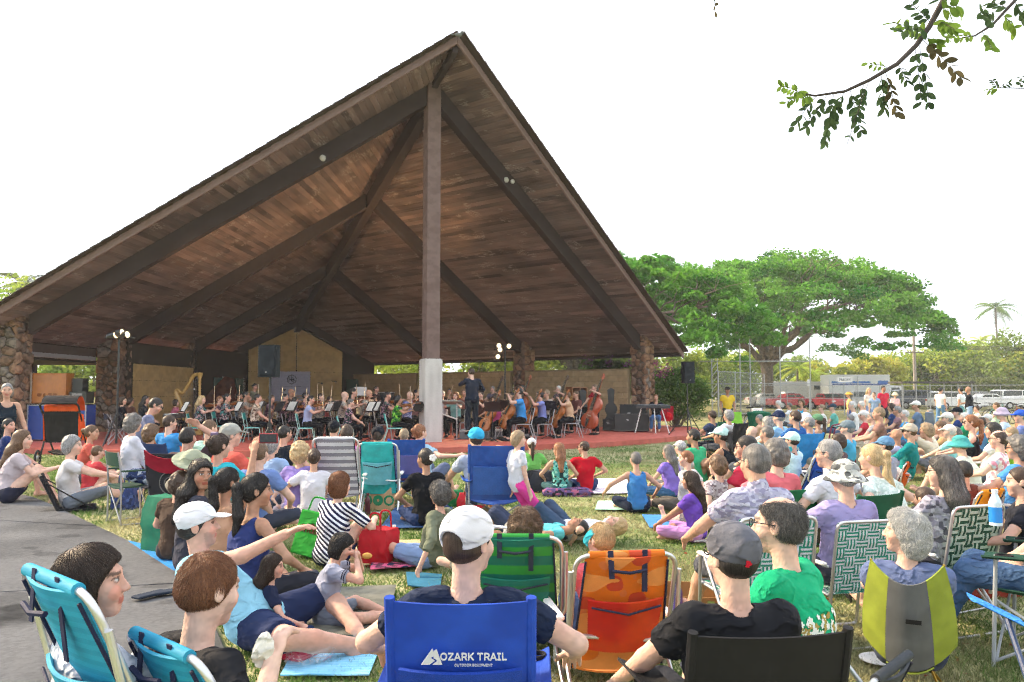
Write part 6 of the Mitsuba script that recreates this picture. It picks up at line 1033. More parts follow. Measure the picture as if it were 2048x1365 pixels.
q(1556, 808, 27.5, 'ch', -60, 0, 's', 'w', 'p', 'e0e0e0', '70747c', 'white haired person in a white plastic chair far behind', )
q(1617, 848, 15.6, 'lo', -50, -6, 's', 'g', 'l', '5a78a8', '50607a', 'grey haired person in blue shirt behind the bright blue chair', smax=1.25); q(1634, 842, 17.0, 'lo', -50, -6, 'p', 'd', 'l', 'a88a6a', '5a5044', 'woman in green striped visor and tan dress', female=True, tank=True, hat='cap', hatc='5f8a6a', smax=1.3)
q(1610, 840, 16.6, 'lo', -40, 0, 's', 'w', 'p', 'b4bcd8', '50607a', 'person in pale lavender sun hat', hat='bucket', hatc='c8cce0', smax=1.25)
q(1643, 817, 24.0, 'ch', -70, -6, 's', 'n', 'p', 'e2e2e2', '70747c', 'sandy haired woman in white shirt and sunglasses', female=True, glasses='sun', smax=1.2); q(1665, 816, 24.0, 'ch', -70, -6, 's', 'g', 'p', '6ab8b0', '4a5a7a', 'man in dark cap and teal shirt on a low chair', hat='cap', hatc='3a4a58', smax=1.2)
q(1697, 790, 33.0, 'st', -70, -10, 's', 'b', 'l', 'd8b878', '4a5a90', 'person in straw hat and yellow top standing by the fence sign', hat='wide', hatc='c8a050', female=True, smax=1.1)
q(1704, 812, 22.0, 'ch', -66, -6, 's', 'w', 'p', 'e4e4e6', '50607a', 'white haired man in crisp white shirt', smax=1.2); q(1728, 832, 19.0, 'qd', -64, -6, 's', 'w', 'p', 'c03a48', 'b8b0a0', 'man in white cap and red shirt with folded hands', hat='cap', hatc='e4e4e4', smax=1.2)
q(1744, 836, 17.2, 'qd', -62, -6, 's', 'g', 'p', 'a8a4a4', 'b8b0a0', 'grey haired man between the red shirt and the wooden chair', smax=1.2)
J = q(1757, 828, 15.4, 'qd', -64, -8, 's', 'n', 'l', '8a6a60', 'b4ac9c', 'sandy haired man in brown shirt in the wooden slatted chair', smax=1.2); slat_chair(CH(J), 'weathered grey wooden slatted chair', H_('8a8c80'))
q(1767, 778, 35.0, 'st', 170, 0, 's', 'k', 't', 'c8344a', '2a3040', 'man in red lettered shirt standing by the fence', smax=1.1); q(1790, 790, 34.0, 'st', -170, 0, 's', 'b', 'p', 'e0b8b8', 'c8b8b4', 'woman in sun hat and pale pink dress standing by the fence', female=True, hat='bucket', hatc='d0c0a8', dress=True, smax=1.1)
q(1748, 790, 34.5, 'st', -150, 20, 's', 'b', 'p', '8aa4cc', '6a80a8', 'person in blue bending towards the red shirted man', lean=(10, 20), smax=1.1); q(1738, 782, 36.0, 'st', 170, 0, 'l', 'y', 'p', 'e0dcd0', '8098c0', 'fair haired woman in cream standing behind the person in blue', female=True, smax=1.1)
J = q(1832, 812, 22.0, 'ch', -60, -10, 's', 'b', 'l', '6a80a0', '50607a', 'person in white cap with a grey backpack', hat='cap', hatc='e6e6e2', smax=1.2); bag('grey and black backpack worn by the person in the white cap', J['w'](J['che'] + V(0, -.26, -.2)), .32, .2, .46, H_('6a7480'), -60, False, 'backpack')
q(1794, 822, 20.5, 'qd', -64, -6, 's', 'g', 'l', '8a6a70', '5a6a88', 'grey haired man in sunglasses near the wooden chair', glasses='sun', smax=1.2); q(1809, 830, 19.2, 'qd', -62, -6, 's', 'w', 'p', '4aa0d8', '5a6a88', 'white haired person in sky blue shirt', smax=1.2); q(1782, 816, 23., 'ch', -60, 0, 'm', 'd', 'l', '3a4a78', '40485c', 'dark haired woman in navy behind the sunglasses', female=True, smax=1.2)
q(1881, 781, 37.0, 'st', 62, 10, 's', 'k', 'o', 'e2dfda', '5f84ac', 'man in white shirt and jeans strolling across the field', leg=1.95, feet={'r': (.1, .22, .08), 'l': (-.1, -.18, .10)}, smax=1.1)
q(1936, 780, 33.0, 'st', -64, -6, '0', 'k', 't', '23262e', '8aa4c4', 'bald man in black shirt standing with crossed arms', leg=1.95, fat=1.2, hands={'r': (-.02, .26, 1.1), 'l': (.05, .28, 1.06)}, smax=1.1); q(1921, 780, 34.0, 'st', -40, 20, 's', 'k', 't', 'd8e0e0', '6aa0a8', 'man in white shirt standing behind the bald man', smax=1.1)
q(1953, 818, 30.0, 'ch', -70, 0, 's', 'd', 'o', 'ead8d0', 'e0d0c8', 'person in pale pink under a white shade', smax=1.2); q(1914, 826, 19., 'qd', -60, -6, 's', 'g', 'p', '2f3f70', '40485c', 'man with grey beard and black cap', hat='cap', hatc='22262e', beard=HAIRC['g'], smax=1.2)
q(1928, 836, 17.4, 'qd', -60, -6, 's', 'w', 'p', '2f9c6c', '40485c', 'white haired person in emerald polo shirt', smax=1.2); q(1894, 838, 17.8, 'lo', -60, -10, 's', 'g', 'p', 'c4bcb8', '50545c', 'man in white cap with raised knees', hat='cap', hatc='e2e0dc', smax=1.25)
J = q(1941, 846, 12.6, 'qd', -62, -6, 'p', 'r', 'p', '22262c', '30343f', 'woman with red blond hair, black sunglasses and black tank top', female=True, tank=True, glasses='sun'); k = beach_chair(CH(J, 0, -.04), H_('c02a3c'), 'red beach chair with a lime green leafy bag hung on its back', rec=20, seat=.3, H=.68, col2=al('a4d838', '3a6a20', 'c8ee60', 1.2))
q(1975, 838, 19.0, 'qd', -58, -6, 's', 'w', 'p', '45b4b0', '50545c', 'person in white visor and aqua shirt', hat='cap', hatc='e6e6e6', smax=1.2); q(2003, 828, 17.0, 'qd', -56, -6, 's', 'g', 'p', 'b4c8e0', '50545c', 'person in lavender bucket hat and pale blue shirt', hat='bucket', hatc='b4a8c0', smax=1.2, lean=(-4, 14))
q(2040, 834, 15.6, 'qd', -56, -20, 's', 'g', 'p', '6a78b0', '50545c', 'person in bright blue cap at the right edge', hat='cap', hatc='2f56c0', smax=1.2); q(2058, 806, 31, 'ch', -70, 0, 's', 'k', 't', 'd8c060', '50545c', 'person in yellow top by the parked bicycles', smax=1.2)
q(1852, 862, 15.2, 'kn', -40, -14, 'm', 'n', 'l', 'd0c8b4', 'a08868', 'sandy haired person with brown bare knees drawn up', hands={'r': (.1, .2, .7), 'l': (-.1, .2, .7)}, leg=.4, smax=1.25); q(1880, 856, 16., 'kn', -56, -6, 's', 'b', 'l', 'b4906a', '6a6a60', 'tanned person reclining with legs stretched left', smax=1.25)
q(1898, 864, 14.4, 'lo', -52, -6, 's', 'w', 'p', '8ad0dc', '5a6070', 'person in white cap and aqua shirt low on the grass', hat='cap', hatc='e6d8d0', smax=1.2); q(1909, 868, 13.2, 'cr', -52, -20, 's', 's', 'l', 'e0e4e6', '5a6070', 'grey haired child in white shirt', kid=True, size=1.05)
q(1919, 890, 11.0, 'lo', -48, -4, 's', 'b', 'p', 'd6d8ca', '6a7468', 'person in teal bucket hat and cream shirt', hat='bucket', hatc='4a9c9c', lean=(6, 24), smax=1.2); J = q(1819, 864, 12.0, 'qd', -52, -8, 's', 'b', 'l', '1f7a7c', 'd0d0d4', 'person in beige cap and long sleeved dark teal shirt', hat='cap', hatc='b4aa9c', sleeve=1.9, glasses='sun', size=.9); beach_chair(CH(J, -.1, .3), H_('d0602c'), 'orange canvas chair in front of the dark teal shirt', seat=.2, H=.5)
q(1792, 872, 13.4, 'lo', -50, -6, '0', 'k', 't', '9aa0c0', '5a6070', 'bald tanned man behind the orange canvas chair', smax=1.2); q(1770, 892, 10.8, 'lo', -40, -12, 's', 'k', 'o', '8a8fa0', '5a6070', 'man in dusty blue cap and grey shirt', hat='cap', hatc='5f86ac', glasses='sun', smax=1.15)
q(1694, 858, 13.4, 'lo', -52, -6, 's', 'g', 'p', '4aa4cc', '8a8478', 'man in slate flat cap with a bright blue towel on his lap', hat='cap', hatc='6a7a84', smax=1.2); q(1676, 884, 12.2, 'lo', -50, -10, 'm', 'd', 'l', '5a4a50', '4a4a50', 'person with dark tousled hair behind the grey haired man in white', smax=1.15)
q(1996, 880, 9.8, 'qd', -52, -6, 'z', 'd', 'p', al('e4dcdc', 'd08a9c', 'b8c4d0', 1.), '6a6a70', 'balding man in glasses and white and pink print shirt', glasses='clear'); q(1985, 862, 11.6, 'qd', -52, -6, 'l', 'k', 'o', 'e8e4e4', '5a6070', 'woman with dark hair and white top behind the balding man', female=True)
q(2022, 868, 12.8, 'qd', -50, 0, 's', 'n', 'p', '8cc83a', '50545c', 'person in lime green shirt at the right edge')
q(2040, 965, 7.0, 'qd', -64, 0, 's', 'd', 'p', '2a2c34', '23252c', 'person in black shorts with a magazine, cut off by the right edge', leg=.9)
q(1700, 838, 20., 'qd', -60, 0, 's', 'g', 'p', 'a86a9c', '50545c', 'grey haired woman in magenta top behind the walker', female=True, smax=1.2); q(1722, 810, 26., 'ch', -70, 0, 's', 'w', 'p', 'd8d0cc', '70747c', 'pale haired person behind the white cap', smax=1.2)
for i, (x, y, d, sh, lab) in enumerate(((1860, 826, 25, 'c8ccd8', 'grey haired person in pale shirt in front of the strolling man'), (1962, 845, 20, '5a8ab8', 'person in blue shirt behind the red blond woman'), (1992, 812, 28, 'b0c8b8', 'person in pale green far back on the right'), (1518, 838, 20, 'c8a488', 'person in tan shirt beside the green trash can'), (1578, 812, 30, 'd8dce4', 'person in white far back beneath the shade tree'))): q(x, y, d, 'qd', -60, 0, 's', 'gdbgs'[i], 'l', sh, '50545c', lab, smax=1.2)
yw = q(1455, 781, 29.5, 'st', -174, 0, 's', 'k', 't', 'd8b83c', '4a4a48', 'man in yellow shirt and dark cap standing by the fence with a shoulder bag', hat='cap', hatc='33302c', hands={'r': (.22, .16, .92), 'l': (-.22, .16, .92)}, smax=1.1)
# -- mats, bags, bottles and other things on the grass
mat('pale blue striped straw mat at the lower left', ((560, 1362), (738, 1364), (768, 1284), (610, 1272)), ('stripe', H_('6fb4dc'), H_('8cc4e4'), (0, 0, 0), 34.), s=lambda v: v[:, 1])
mat('crumpled grey blanket under the boy', ((560, 1290), (772, 1290), (792, 1188), (640, 1188)), ('mottle', H_('6a6a62'), H_('55564f'), (0, 0, 0), 1.), 'blanket', wave=.03, cat_='blanket')
mat('blue tarpaulin mat by the path', ((300, 1118), (395, 1180), (420, 1120), (256, 1088)), H_('2f7fc0')); mat('dark blue blanket of the woman in black', ((760, 1062), (900, 1062), (905, 1020), (790, 1020)), H_('2c4a78'), 'blanket', cat_='blanket')
mat('tan straw mat in front of the striped woman', ((690, 1140), (850, 1128), (840, 1086), (700, 1090)), ('stripe', H_('b49a70'), H_('c4ac82'), (0, 0, 0), 30.), 'mat', s=lambda v: v[:, 1]); mat('red patterned cloth beside the tan mat', ((740, 1150), (850, 1142), (845, 1128), (745, 1128)), al('6a3a4a', 'c05a7a', '2c3048'), 'cloth', cat_='cloth', z=.035)
mat('pale blanket under the woman with the topknot', ((560, 1042), (720, 1042), (716, 1010), (575, 1008)), H_('b8b8be'), 'blanket', cat_='blanket'); mat('bright blue mat of the girl in purple', ((1300, 1062), (1410, 1062), (1418, 1036), (1284, 1034)), H_('3f7cc8')); mat('mint green mat beside the woman in blue', ((1190, 1024), (1300, 1026), (1296, 1008), (1196, 1006)), H_('a4d0bc'))
mat('white lace blanket of the man in red', ((1120, 992), (1262, 990), (1254, 962), (1130, 960)), al('d8d4dc', 'b8a8c0', 'e4e0e4', 1.), 'blanket', cat_='blanket'); mat('teal and navy towel near the royal blue chair', ((815, 1180), (880, 1186), (884, 1156), (812, 1152)), H_('2f6a86'), 'towel', cat_='towel'); mat('cream blanket behind the plaid lawn chair', ((1830, 1150), (2048, 1190), (2048, 1140), (1850, 1112)), H_('b8a888'), 'blanket', cat_='blanket'); mat('blue towel under the crossed bare feet', ((1940, 1120), (2048, 1120), (2044, 1080), (1945, 1080)), H_('4f80c0'), 'towel', cat_='towel')
mat('white towel on the red stage under the cellists', ((1075, 872), (1110, 872), (1112, 868), (1080, 868)), H_('d8d8dc'), 'towel', cat_='towel') if False else None
bag('magenta red bag on the blue mat at the lower left', ground(588, 1318) + V(0, 0, .03), .30, .22, .10, H_('d03050'), 30, False, seed=3)
pb_ = thing('plastic_bag', 'clear crinkled plastic bag on the magenta bag', 'plastic bag'); scene['m_film'] = {'type': 'thindielectric', 'int_ior': 1.45}; m = trimesh.creation.icosphere(4, .12); v = np.asarray(m.vertices); m.vertices = v * V(1.3, .8, .55) + (meshkit.fbm(v * 22, 3, 9)[:, None] - .5) * .09; m.apply_translation(ground(620, 1330) + V(0, -.05, .09)); put(pb_, 'film', m, 'm_film', False)
gb = thing('gift_bag', 'green shopping bag with candy lettering beside the striped woman', 'bag'); M = MT(ground(618, 1118) + V(0, 0, .02), 28) @ trimesh.transformations.euler_matrix(-.25, .12, 0); put(gb, 'body', X(M, box(.36, .16, .42, (0, 0, .21), .01)), 'm_cloth', False, pal=pl(H_('2f9a3c'))); ML = M @ trimesh.transformations.translation_matrix((0, -.083, .22)) @ trimesh.transformations.euler_matrix(math.pi / 2, 0, 0); put(gb, 'lettering', word('m&m', .085, ML, .02, 0), 'm_matte', False, pal=H_('4a2a1c')); put(gb, 'handle', X(M, tube(bend([V(-.1, -.07, .42), V(-.08, -.07, .56), V(.08, -.07, .56), V(.1, -.07, .42)], .05), .008, 6)), 'm_cloth', 40, pal=H_('2f9a3c'))
pg = thing('paper_bag', 'brown paper shopping bag with green round prints on the grass', 'bag'); M = MT(ground(757, 1020), 6); put(pg, 'body', X(M, box(.40, .2, .42, (0, 0, .21), .006)), 'm_matte', False, pal=('mottle', H_('b49a78'), H_('a88c6a'), (0, 0, 0), 1.)); put(pg, 'print', cat([tf(trimesh.creation.annulus(.02 if i % 2 else .045, .07, .004, sections=24), M @ trimesh.transformations.translation_matrix((-.13 + .15 * (i % 3) + .04 * (i // 3), -.102, .14 + .17 * (i // 3))) @ trimesh.transformations.euler_matrix(math.pi / 2, 0, 0)) for i in range(5)]), 'm_matte', False, pal=H_('2f7f5c')); put(pg, 'handle', X(M, tube(bend([V(-.08, -.1, .42), V(-.06, -.1, .52), V(.06, -.1, .52), V(.08, -.1, .42)], .03), .006, 6)), 'm_matte', 40, pal=H_('a08460'))
bag('red bucket bag with a long strap in front of the second blue chair', ground(942, 1022) , .34, .26, .24, H_('b82a34'), 0, True, hc=H_('7a2a22'), seed=5); bag('green cloth bag beside the red bucket bag', ground(905, 1012), .26, .2, .22, H_('1f6a3c'), 10, False, seed=6); bag('red and white cooler bag beside the striped woman', ground(760, 1132), .26, .22, .34, H_('b01c28'), 24, True, seed=7); bag('olive drab bag on the tan mat', ground(800, 1128), .34, .2, .12, H_('4a4f3c'), 60, False, seed=8)
bag('rust red tote bag behind the plaid chair', ground(1965, 1190), .46, .28, .36, H_('8a3426'), -10, True, seed=9); bag('white and red canvas bag under the plaid chair', ground(1890, 1176), .40, .3, .34, ('mottle', H_('c8beb0'), H_('b05048'), (0, 0, 0), .35), 20, True, seed=10); ck = thing('cooler', 'red round cooler beside the rust tote bag', 'cooler'); m = lathe([(0, 0), (.13, 0), (.15, .26), (.155, .27), (.155, .3), (0, .31)], 20); m.apply_translation(ground(1955, 1150)); put(ck, 'tub', m, 'm_paint', 30, pal=H_('b8242c'))
bag('green backpack standing on the blue tarpaulin', ground(330, 1105), .36, .26, .56, H_('1f6f56'), 30, False, 'backpack', 11); bag('navy tote bag under the director chair', ground(252, 1018), .3, .2, .34, al('2c3a68', '1f2848', '46588a'), 0, True, seed=12); bag('dark backpack near the man in red', ground(1090, 985), .36, .24, .34, H_('2a2e3a'), 20, False, 'backpack', 13); bag('black backpack on the grass beside the lavender clothes', ground(1068, 978), .3, .24, .3, H_('202228'), -10, False, 'backpack', 14); bag('tan leather handbag on the lap of grey trousers', ground(985, 1052), .26, .14, .22, H_('a08c70'), 0, True, 'handbag', 15); bag('pile of purple and black clothes by the sundress', ground(1135, 992), .7, .3, .12, al('5a4a7a', '2a2430', 'a05a78'), 0, False, 'clothes', 16)
bottle('clear water bottle with blue label on the tan mat', ground(788, 1098) + V(0, 0, .03), .21, .034, (.6, .7, .76), band=H_('2a7fd0')); bottle('purple metal flask beside the orange chair', ground(1355, 1235), .27, .038, H_('4a3f80'), (.03, .03, .035), name='flask'); bottle('dark wine bottle lying by the paper bag', ground(735, 1030) + V(0, 0, .0), .28, .036, H_('4a2028'), H_('4a2028'), name='wine_bottle')
bx = thing('cardboard_box', 'open cardboard tray beside the purple flask', 'box'); M = MT(ground(1385, 1222), 8); put(bx, 'tray', X(M, cat([box(.42, .3, .008, (0, 0, .01)), box(.42, .008, .17, (0, .15, .09)), box(.42, .008, .13, (0, -.15, .07)), box(.008, .29, .17, (.21, 0, .09)), box(.008, .29, .17, (-.21, 0, .09))])), 'm_matte', False, pal=('mottle', H_('a07a50'), H_('946e46'), (0, 0, 0), 1.)); put(bx, 'print', X(M, cat([box(.05, .004, .04, (.12, -.156, .09)), box(.05, .004, .03, (.12, -.156, .045))])), 'm_matte', False, pal=H_('8aa860'))
fn = thing('paper_fan', 'round white paper fan lying on the grass under the gold poles', 'fan'); p_ = ground(1762, 1330) + V(0, 0, .035); put(fn, 'blade', tf(trimesh.creation.cylinder(.12, .006, sections=28), MT(p_)), 'm_matte', False, pal=(.7, .7, .7)); put(fn, 'stick', tube([p_ + V(.09, -.06, 0), p_ + V(.19, -.14, 0)], .007, 6), 'm_matte', 40, pal=(.6, .52, .4))
cup('white paper cup behind the grey cap', at(1432, 1052, 5.6), .045, .10, (.75, .75, .75)); cup('white tub on the grass behind the man in turquoise', ground(1118, 1036), .06, .06, (.7, .7, .7)); sd_ = thing('sandals', 'pair of rubber slippers by the path', 'shoes'); put(sd_, 'sole', tf(box(.1, .26, .02, b=.006), MT(ground(300, 1205) + V(0, 0, .06), 30)), 'm_matte', False, pal=(.02, .03, .05)); put(sd_, 'sole', tf(box(.1, .26, .02, b=.006), MT(ground(330, 1200) + V(0, 0, .06), 50)), 'm_matte', False, pal=(.02, .03, .05))
# walker and stroller
st = thing('stroller', 'black and orange pushchair with a label on its back, parked by the stage', 'stroller'); M = MT(ground(128, 930, 0), 168) ; M[:3, :3] *= 1.2
put(st, 'seat_back', X(M, sheet(bil(V(-.27, .14, .42), V(.27, .14, .42), V(-.29, .26, .98), V(.29, .26, .98), 8, 6, (0, .05, 0)), .03)), 'm_cloth', 40, pal=pl((.02, .02, .022))); put(st, 'blanket_roll', X(M, tube([V(-.27, .24, 1.03), V(0, .26, 1.04), V(.27, .24, 1.03)], [.07, .085, .07], 12)), 'm_cloth', 40, pal=pl(H_('d8562a')))
G = np.array([[V(.29 * u_, -.02 - .30 * math.cos(t) + .18, .92 + .34 * math.sin(t)) for u_ in np.linspace(-1, 1, 7)] for t in np.linspace(.2, 2.5, 9)]); put(st, 'canopy', X(M, sheet(G[:5], .012)), 'm_cloth', 40, pal=pl(H_('d8562a'))); put(st, 'canopy', X(M, sheet(G[4:], .014)), 'm_cloth', 40, pal=pl((.022, .022, .025))); put(st, 'handlebar', X(M, tube(bend([V(-.30, .10, .8), V(-.32, .42, 1.13), V(.32, .42, 1.13), V(.30, .10, .8)], .1, 6), .018, 8)), 'm_matte', 40, pal=DARK); put(st, 'basket', X(M, sheet(bil(V(-.25, .1, .25), V(.25, .1, .25), V(-.25, -.4, .25), V(.25, -.4, .25), 6, 6, (0, 0, -.06)), .02)), 'm_cloth', 40, pal=pl(DARK)); put(st, 'side_panel', X(M, cat([sheet(bil(V(s_ * .29, .2, .45), V(s_ * .29, -.3, .42), V(s_ * .29, .26, .95), V(s_ * .29, .0, .92), 4, 4), .02) for s_ in (1, -1)])), 'm_cloth', 40, pal=pl(H_('c84a24'))); put(st, 'tag', X(M, box(.1, .006, .16, (-.02, .235, .74))), 'm_matte', False, pal=(.6, .6, .6))
for s_ in (1, -1):
    put(st, 'frame_tube', X(M, tube([V(s_ * .3, .36, .14), V(s_ * .3, .02, .6), V(s_ * .3, -.45, .16)], .016, 7)), 'm_matte', 40, pal=DARK); w_ = put(st, 'wheel', X(M, tf(trimesh.creation.torus(.13, .022, 20, 8), MT((s_ * .33, .36, .15)) @ trimesh.transformations.euler_matrix(0, math.pi / 2, 0))), 'm_matte', 40, pal=DARK); put(w_, 'hub', X(M, tf(trimesh.creation.cylinder(.05, .05, sections=12), MT((s_ * .33, .36, .15)) @ trimesh.transformations.euler_matrix(0, math.pi / 2, 0))), 'm_metal', 40, pal=STEEL)
w_ = put(st, 'wheel', X(M, tf(trimesh.creation.torus(.11, .022, 20, 8), MT((0, -.5, .13)) @ trimesh.transformations.euler_matrix(0, math.pi / 2, 0))), 'm_matte', 40, pal=DARK)
wk_ = thing('walker', 'folding walker with dark grips among the chairs', 'walker'); M = MT(ground(1672, 868, 0) if False else V(at(1678, 850, 17.5)[0], 17.5, 0), -60)
for s_ in (1, -1): put(wk_, 'frame_tube', X(M, tube(bend([V(s_ * .28, .3, 0), V(s_ * .27, .1, .9), V(s_ * .27, -.1, .92), V(s_ * .28, -.3, 0)], .06), .015, 7)), 'm_paint', 40, pal=H_('6a1f3c'))
put(wk_, 'seat', X(M, box(.5, .3, .03, (0, 0, .52))), 'm_matte', False, pal=DARK); put(wk_, 'cross_bar', X(M, tube([V(-.27, .08, .85), V(.27, .08, .85)], .018, 7)), 'm_matte', 40, pal=DARK)
# ---------------------------------------------------------------- the orchestra on the stage
def fiddle_shape(L):
    pts = []; ctrl = [(-.50, 0), (-.49, .14), (-.40, .235), (-.27, .262), (-.14, .22), (-.06, .15), (.03, .145), (.10, .18), (.20, .215), (.32, .205), (.43, .13), (.475, .05), (.5, 0)]
    a = np.array(ctrl); t = np.linspace(0, len(a) - 1, 40); from_ = np.interp(t, range(len(a)), a[:, 0]), np.interp(t, range(len(a)), a[:, 1]); p = np.stack(from_, 1); p[1:-1] = (p[:-2] + p[1:-1] * 2 + p[2:]) / 4; return np.vstack([p, p[-2:0:-1] * [1, -1]]) * L
FID = {}
def fiddle(name, label, M, L, th, col, cat_, group=None, end=0.):
    """A bowed instrument: body along x, belly up +z; L the body's length."""
    k = thing(name, label, cat_, group); P = fiddle_shape(L); c2 = tuple(x * .68 for x in col); pal_ = ('mottle', col, c2, (0, 0, 0), 1.)
    key = (L, th)
    if key not in FID:
        n = len(P); v = []
        for z, s in ((-th * .5, .96), (-th * .45, 1.0), (th * .45, 1.0), (th * .5, .96), (th * .72, .6)): v += [[x * s, y * s, z] for x, y in P]
        v += [[x * .6, y * .6, -th * .68] for x, y in P]; f = []; R_ = [5, 0, 1, 2, 3, 4]
        for a, b in zip(R_, R_[1:]):
            for i in range(n): j = (i + 1) % n; f += [[a * n + i, a * n + j, b * n + j], [a * n + i, b * n + j, b * n + i]]
        for r_, fl in ((4, 0), (5, 1)):
            o = len(v); v.append([0, 0, th * .78 if not fl else -th * .74])
            for i in range(n): j = (i + 1) % n; f.append([r_ * n + i, r_ * n + j, o] if not fl else [r_ * n + j, r_ * n + i, o])
        m = trimesh.Trimesh(v, f, process=False); trimesh.repair.fix_normals(m); FID[key] = m
    put(k, 'body', tf(FID[key], M), 'm_varnish', 40, pal=pal_); h = th * .7
    put(k, 'neck', tf(cat([tube([(.42 * L, 0, h * .9), (1.02 * L, 0, h * .9), (1.10 * L, 0, h * .7)], [.035 * L, .026 * L, .03 * L], 8), tube([(1.08 * L, 0, h * .7), (1.14 * L, 0, h * .4), (1.17 * L, 0, h * .75), (1.13 * L, 0, h * .9)], [.03 * L, .03 * L, .035 * L, .025 * L], 7), tube([(1.06 * L, -.08 * L, h * .8), (1.06 * L, .08 * L, h * .8)], .008 * L, 5), tube([(1.1 * L, -.08 * L, h * .75), (1.1 * L, .08 * L, h * .75)], .008 * L, 5)]), M), 'm_varnish', 40, pal=pal_)
    put(k, 'fingerboard', tf(prism(np.array([(.05 * L, -.05 * L, h * 1.35), (.05 * L, .05 * L, h * 1.35), (1.02 * L, .03 * L, h * 1.15), (1.02 * L, -.03 * L, h * 1.15)]), np.array([(.05 * L, -.05 * L, h * 1.5), (.05 * L, .05 * L, h * 1.5), (1.02 * L, .03 * L, h * 1.3), (1.02 * L, -.03 * L, h * 1.3)])), M), 'm_matte', False, pal=DARK)
    put(k, 'bridge', tf(cat([box(.012 * L, .12 * L, h * .9, (-.12 * L, 0, h * 1.35))] + [tube([(-.42 * L, q_ * .03 * L, h * 1.15), (-.12 * L, q_ * .035 * L, h * 1.75), (1.02 * L, q_ * .02 * L, h * 1.35)], .0022 * L, 4) for q_ in (-1, 0, 1)]), M), 'm_matte', False, pal=(.45, .36, .22)); put(k, 'tailpiece', tf(prism(np.array([(-.46 * L, -.02 * L, h * 1.1), (-.46 * L, .02 * L, h * 1.1), (-.22 * L, .05 * L, h * 1.35), (-.22 * L, -.05 * L, h * 1.35)]), np.array([(-.46 * L, -.02 * L, h * 1.2), (-.46 * L, .02 * L, h * 1.2), (-.22 * L, .05 * L, h * 1.5), (-.22 * L, -.05 * L, h * 1.5)])), M), 'm_matte', False, pal=DARK)
    if end: put(k, 'endpin', tf(tube([(-.5 * L, 0, 0), (-.5 * L - end, 0, 0)], .012, 6), M), 'm_metal', 40, pal=STEEL)
    return k
def frame(o, x, z): x = nrm(x); y = nrm(np.cross(z, x)); M = np.eye(4); M[:3, 0], M[:3, 1], M[:3, 2], M[:3, 3] = x, y, np.cross(x, y), o; return M
def bow(p, q, label, g): k = thing('bow', label, 'bow', g); d = nrm(q - p); u = nrm(np.cross(d, V(.3, .8, .5))); put(k, 'stick', tube([p, (p + q) / 2 + u * .012, q], [.009, .008, .006], 6), 'm_varnish', 40, pal=H_('a07850')); put(k, 'hair', tube([p - u * .016, q - u * .010], .004, 4), 'm_matte', False, pal=H_('c8c0b0')); put(k, 'frog', tube([p, p + d * .03 - u * .014], .011, 5), 'm_matte', False, pal=DARK)
NS = [0]
def stand(x, d, yaw, label, h=1.02, paper=True, tilt=28, base=ZS):
    p = V((x - 1024) / F * d, d, base); label = 'black music stand closest to the ' + sl(near(p), 6)
    while any(l_.get('label') == label for l_ in labels.values()): NS[0] += 1; label = 'black music stand between the %s and the %s' % (sl(near(p), 3), sl(near(p, NS[0] % 6 + 1), 4))
    k = thing('music_stand', label, 'music stand', 'black music stands of the orchestra'); M = MT(p, yaw)
    put(k, 'pole', X(M, tube([(0, 0, .02), (0, 0, h - .1)], .012, 6)), 'm_paint', 40, pal=DARK); D = MT((0, 0, h)) @ trimesh.transformations.euler_matrix(math.radians(-tilt), 0, 0); put(k, 'desk', X(M @ D, cat([box(.50, .012, .33, b=.004), box(.50, .05, .012, (0, -.025, -.165))])), 'm_paint', False, pal=DARK)
    put(k, 'tripod', X(M, cat([tube([(0, 0, .12), (.26 * math.cos(a), .26 * math.sin(a), .01)], .011, 5) for a in (.5, 2.6, 4.7)])), 'm_paint', 40, pal=DARK)
    if paper: s_ = thing('sheet_music', label.replace('black music stand', 'white pages on the stand'), 'sheet music', 'sheet music on the stands'); put(s_, 'pages', X(M @ D, cat([tf(box(.22, .004, .29, (.112, -.011, .0)), trimesh.transformations.euler_matrix(0, 0, .04)), tf(box(.22, .004, .29, (-.112, -.011, 0)), trimesh.transformations.euler_matrix(0, 0, -.04))])), 'm_matte', False, pal=(.6, .59, .55))
    return p
MUS = []
def sl(t, n=8):
    w = t.split()[:n]
    while w and w[-1] in ('in', 'and', 'with', 'the', 'of', 'by', 'a', 'behind', 'beside', 'between', 'at', 'white', 'to'): w.pop()
    return ' '.join(w)
def near(p, n=0): return sorted(MUS, key=lambda m: np.linalg.norm((m[0] - p)[:2]))[n][1]
TQ, TQF = H_('3aa8a4'), H_('9fc8c0'); BLKC = (.02, .02, .022); WOODV = ((.20, .06, .018), (.26, .085, .022), (.17, .045, .014), (.24, .09, .03))
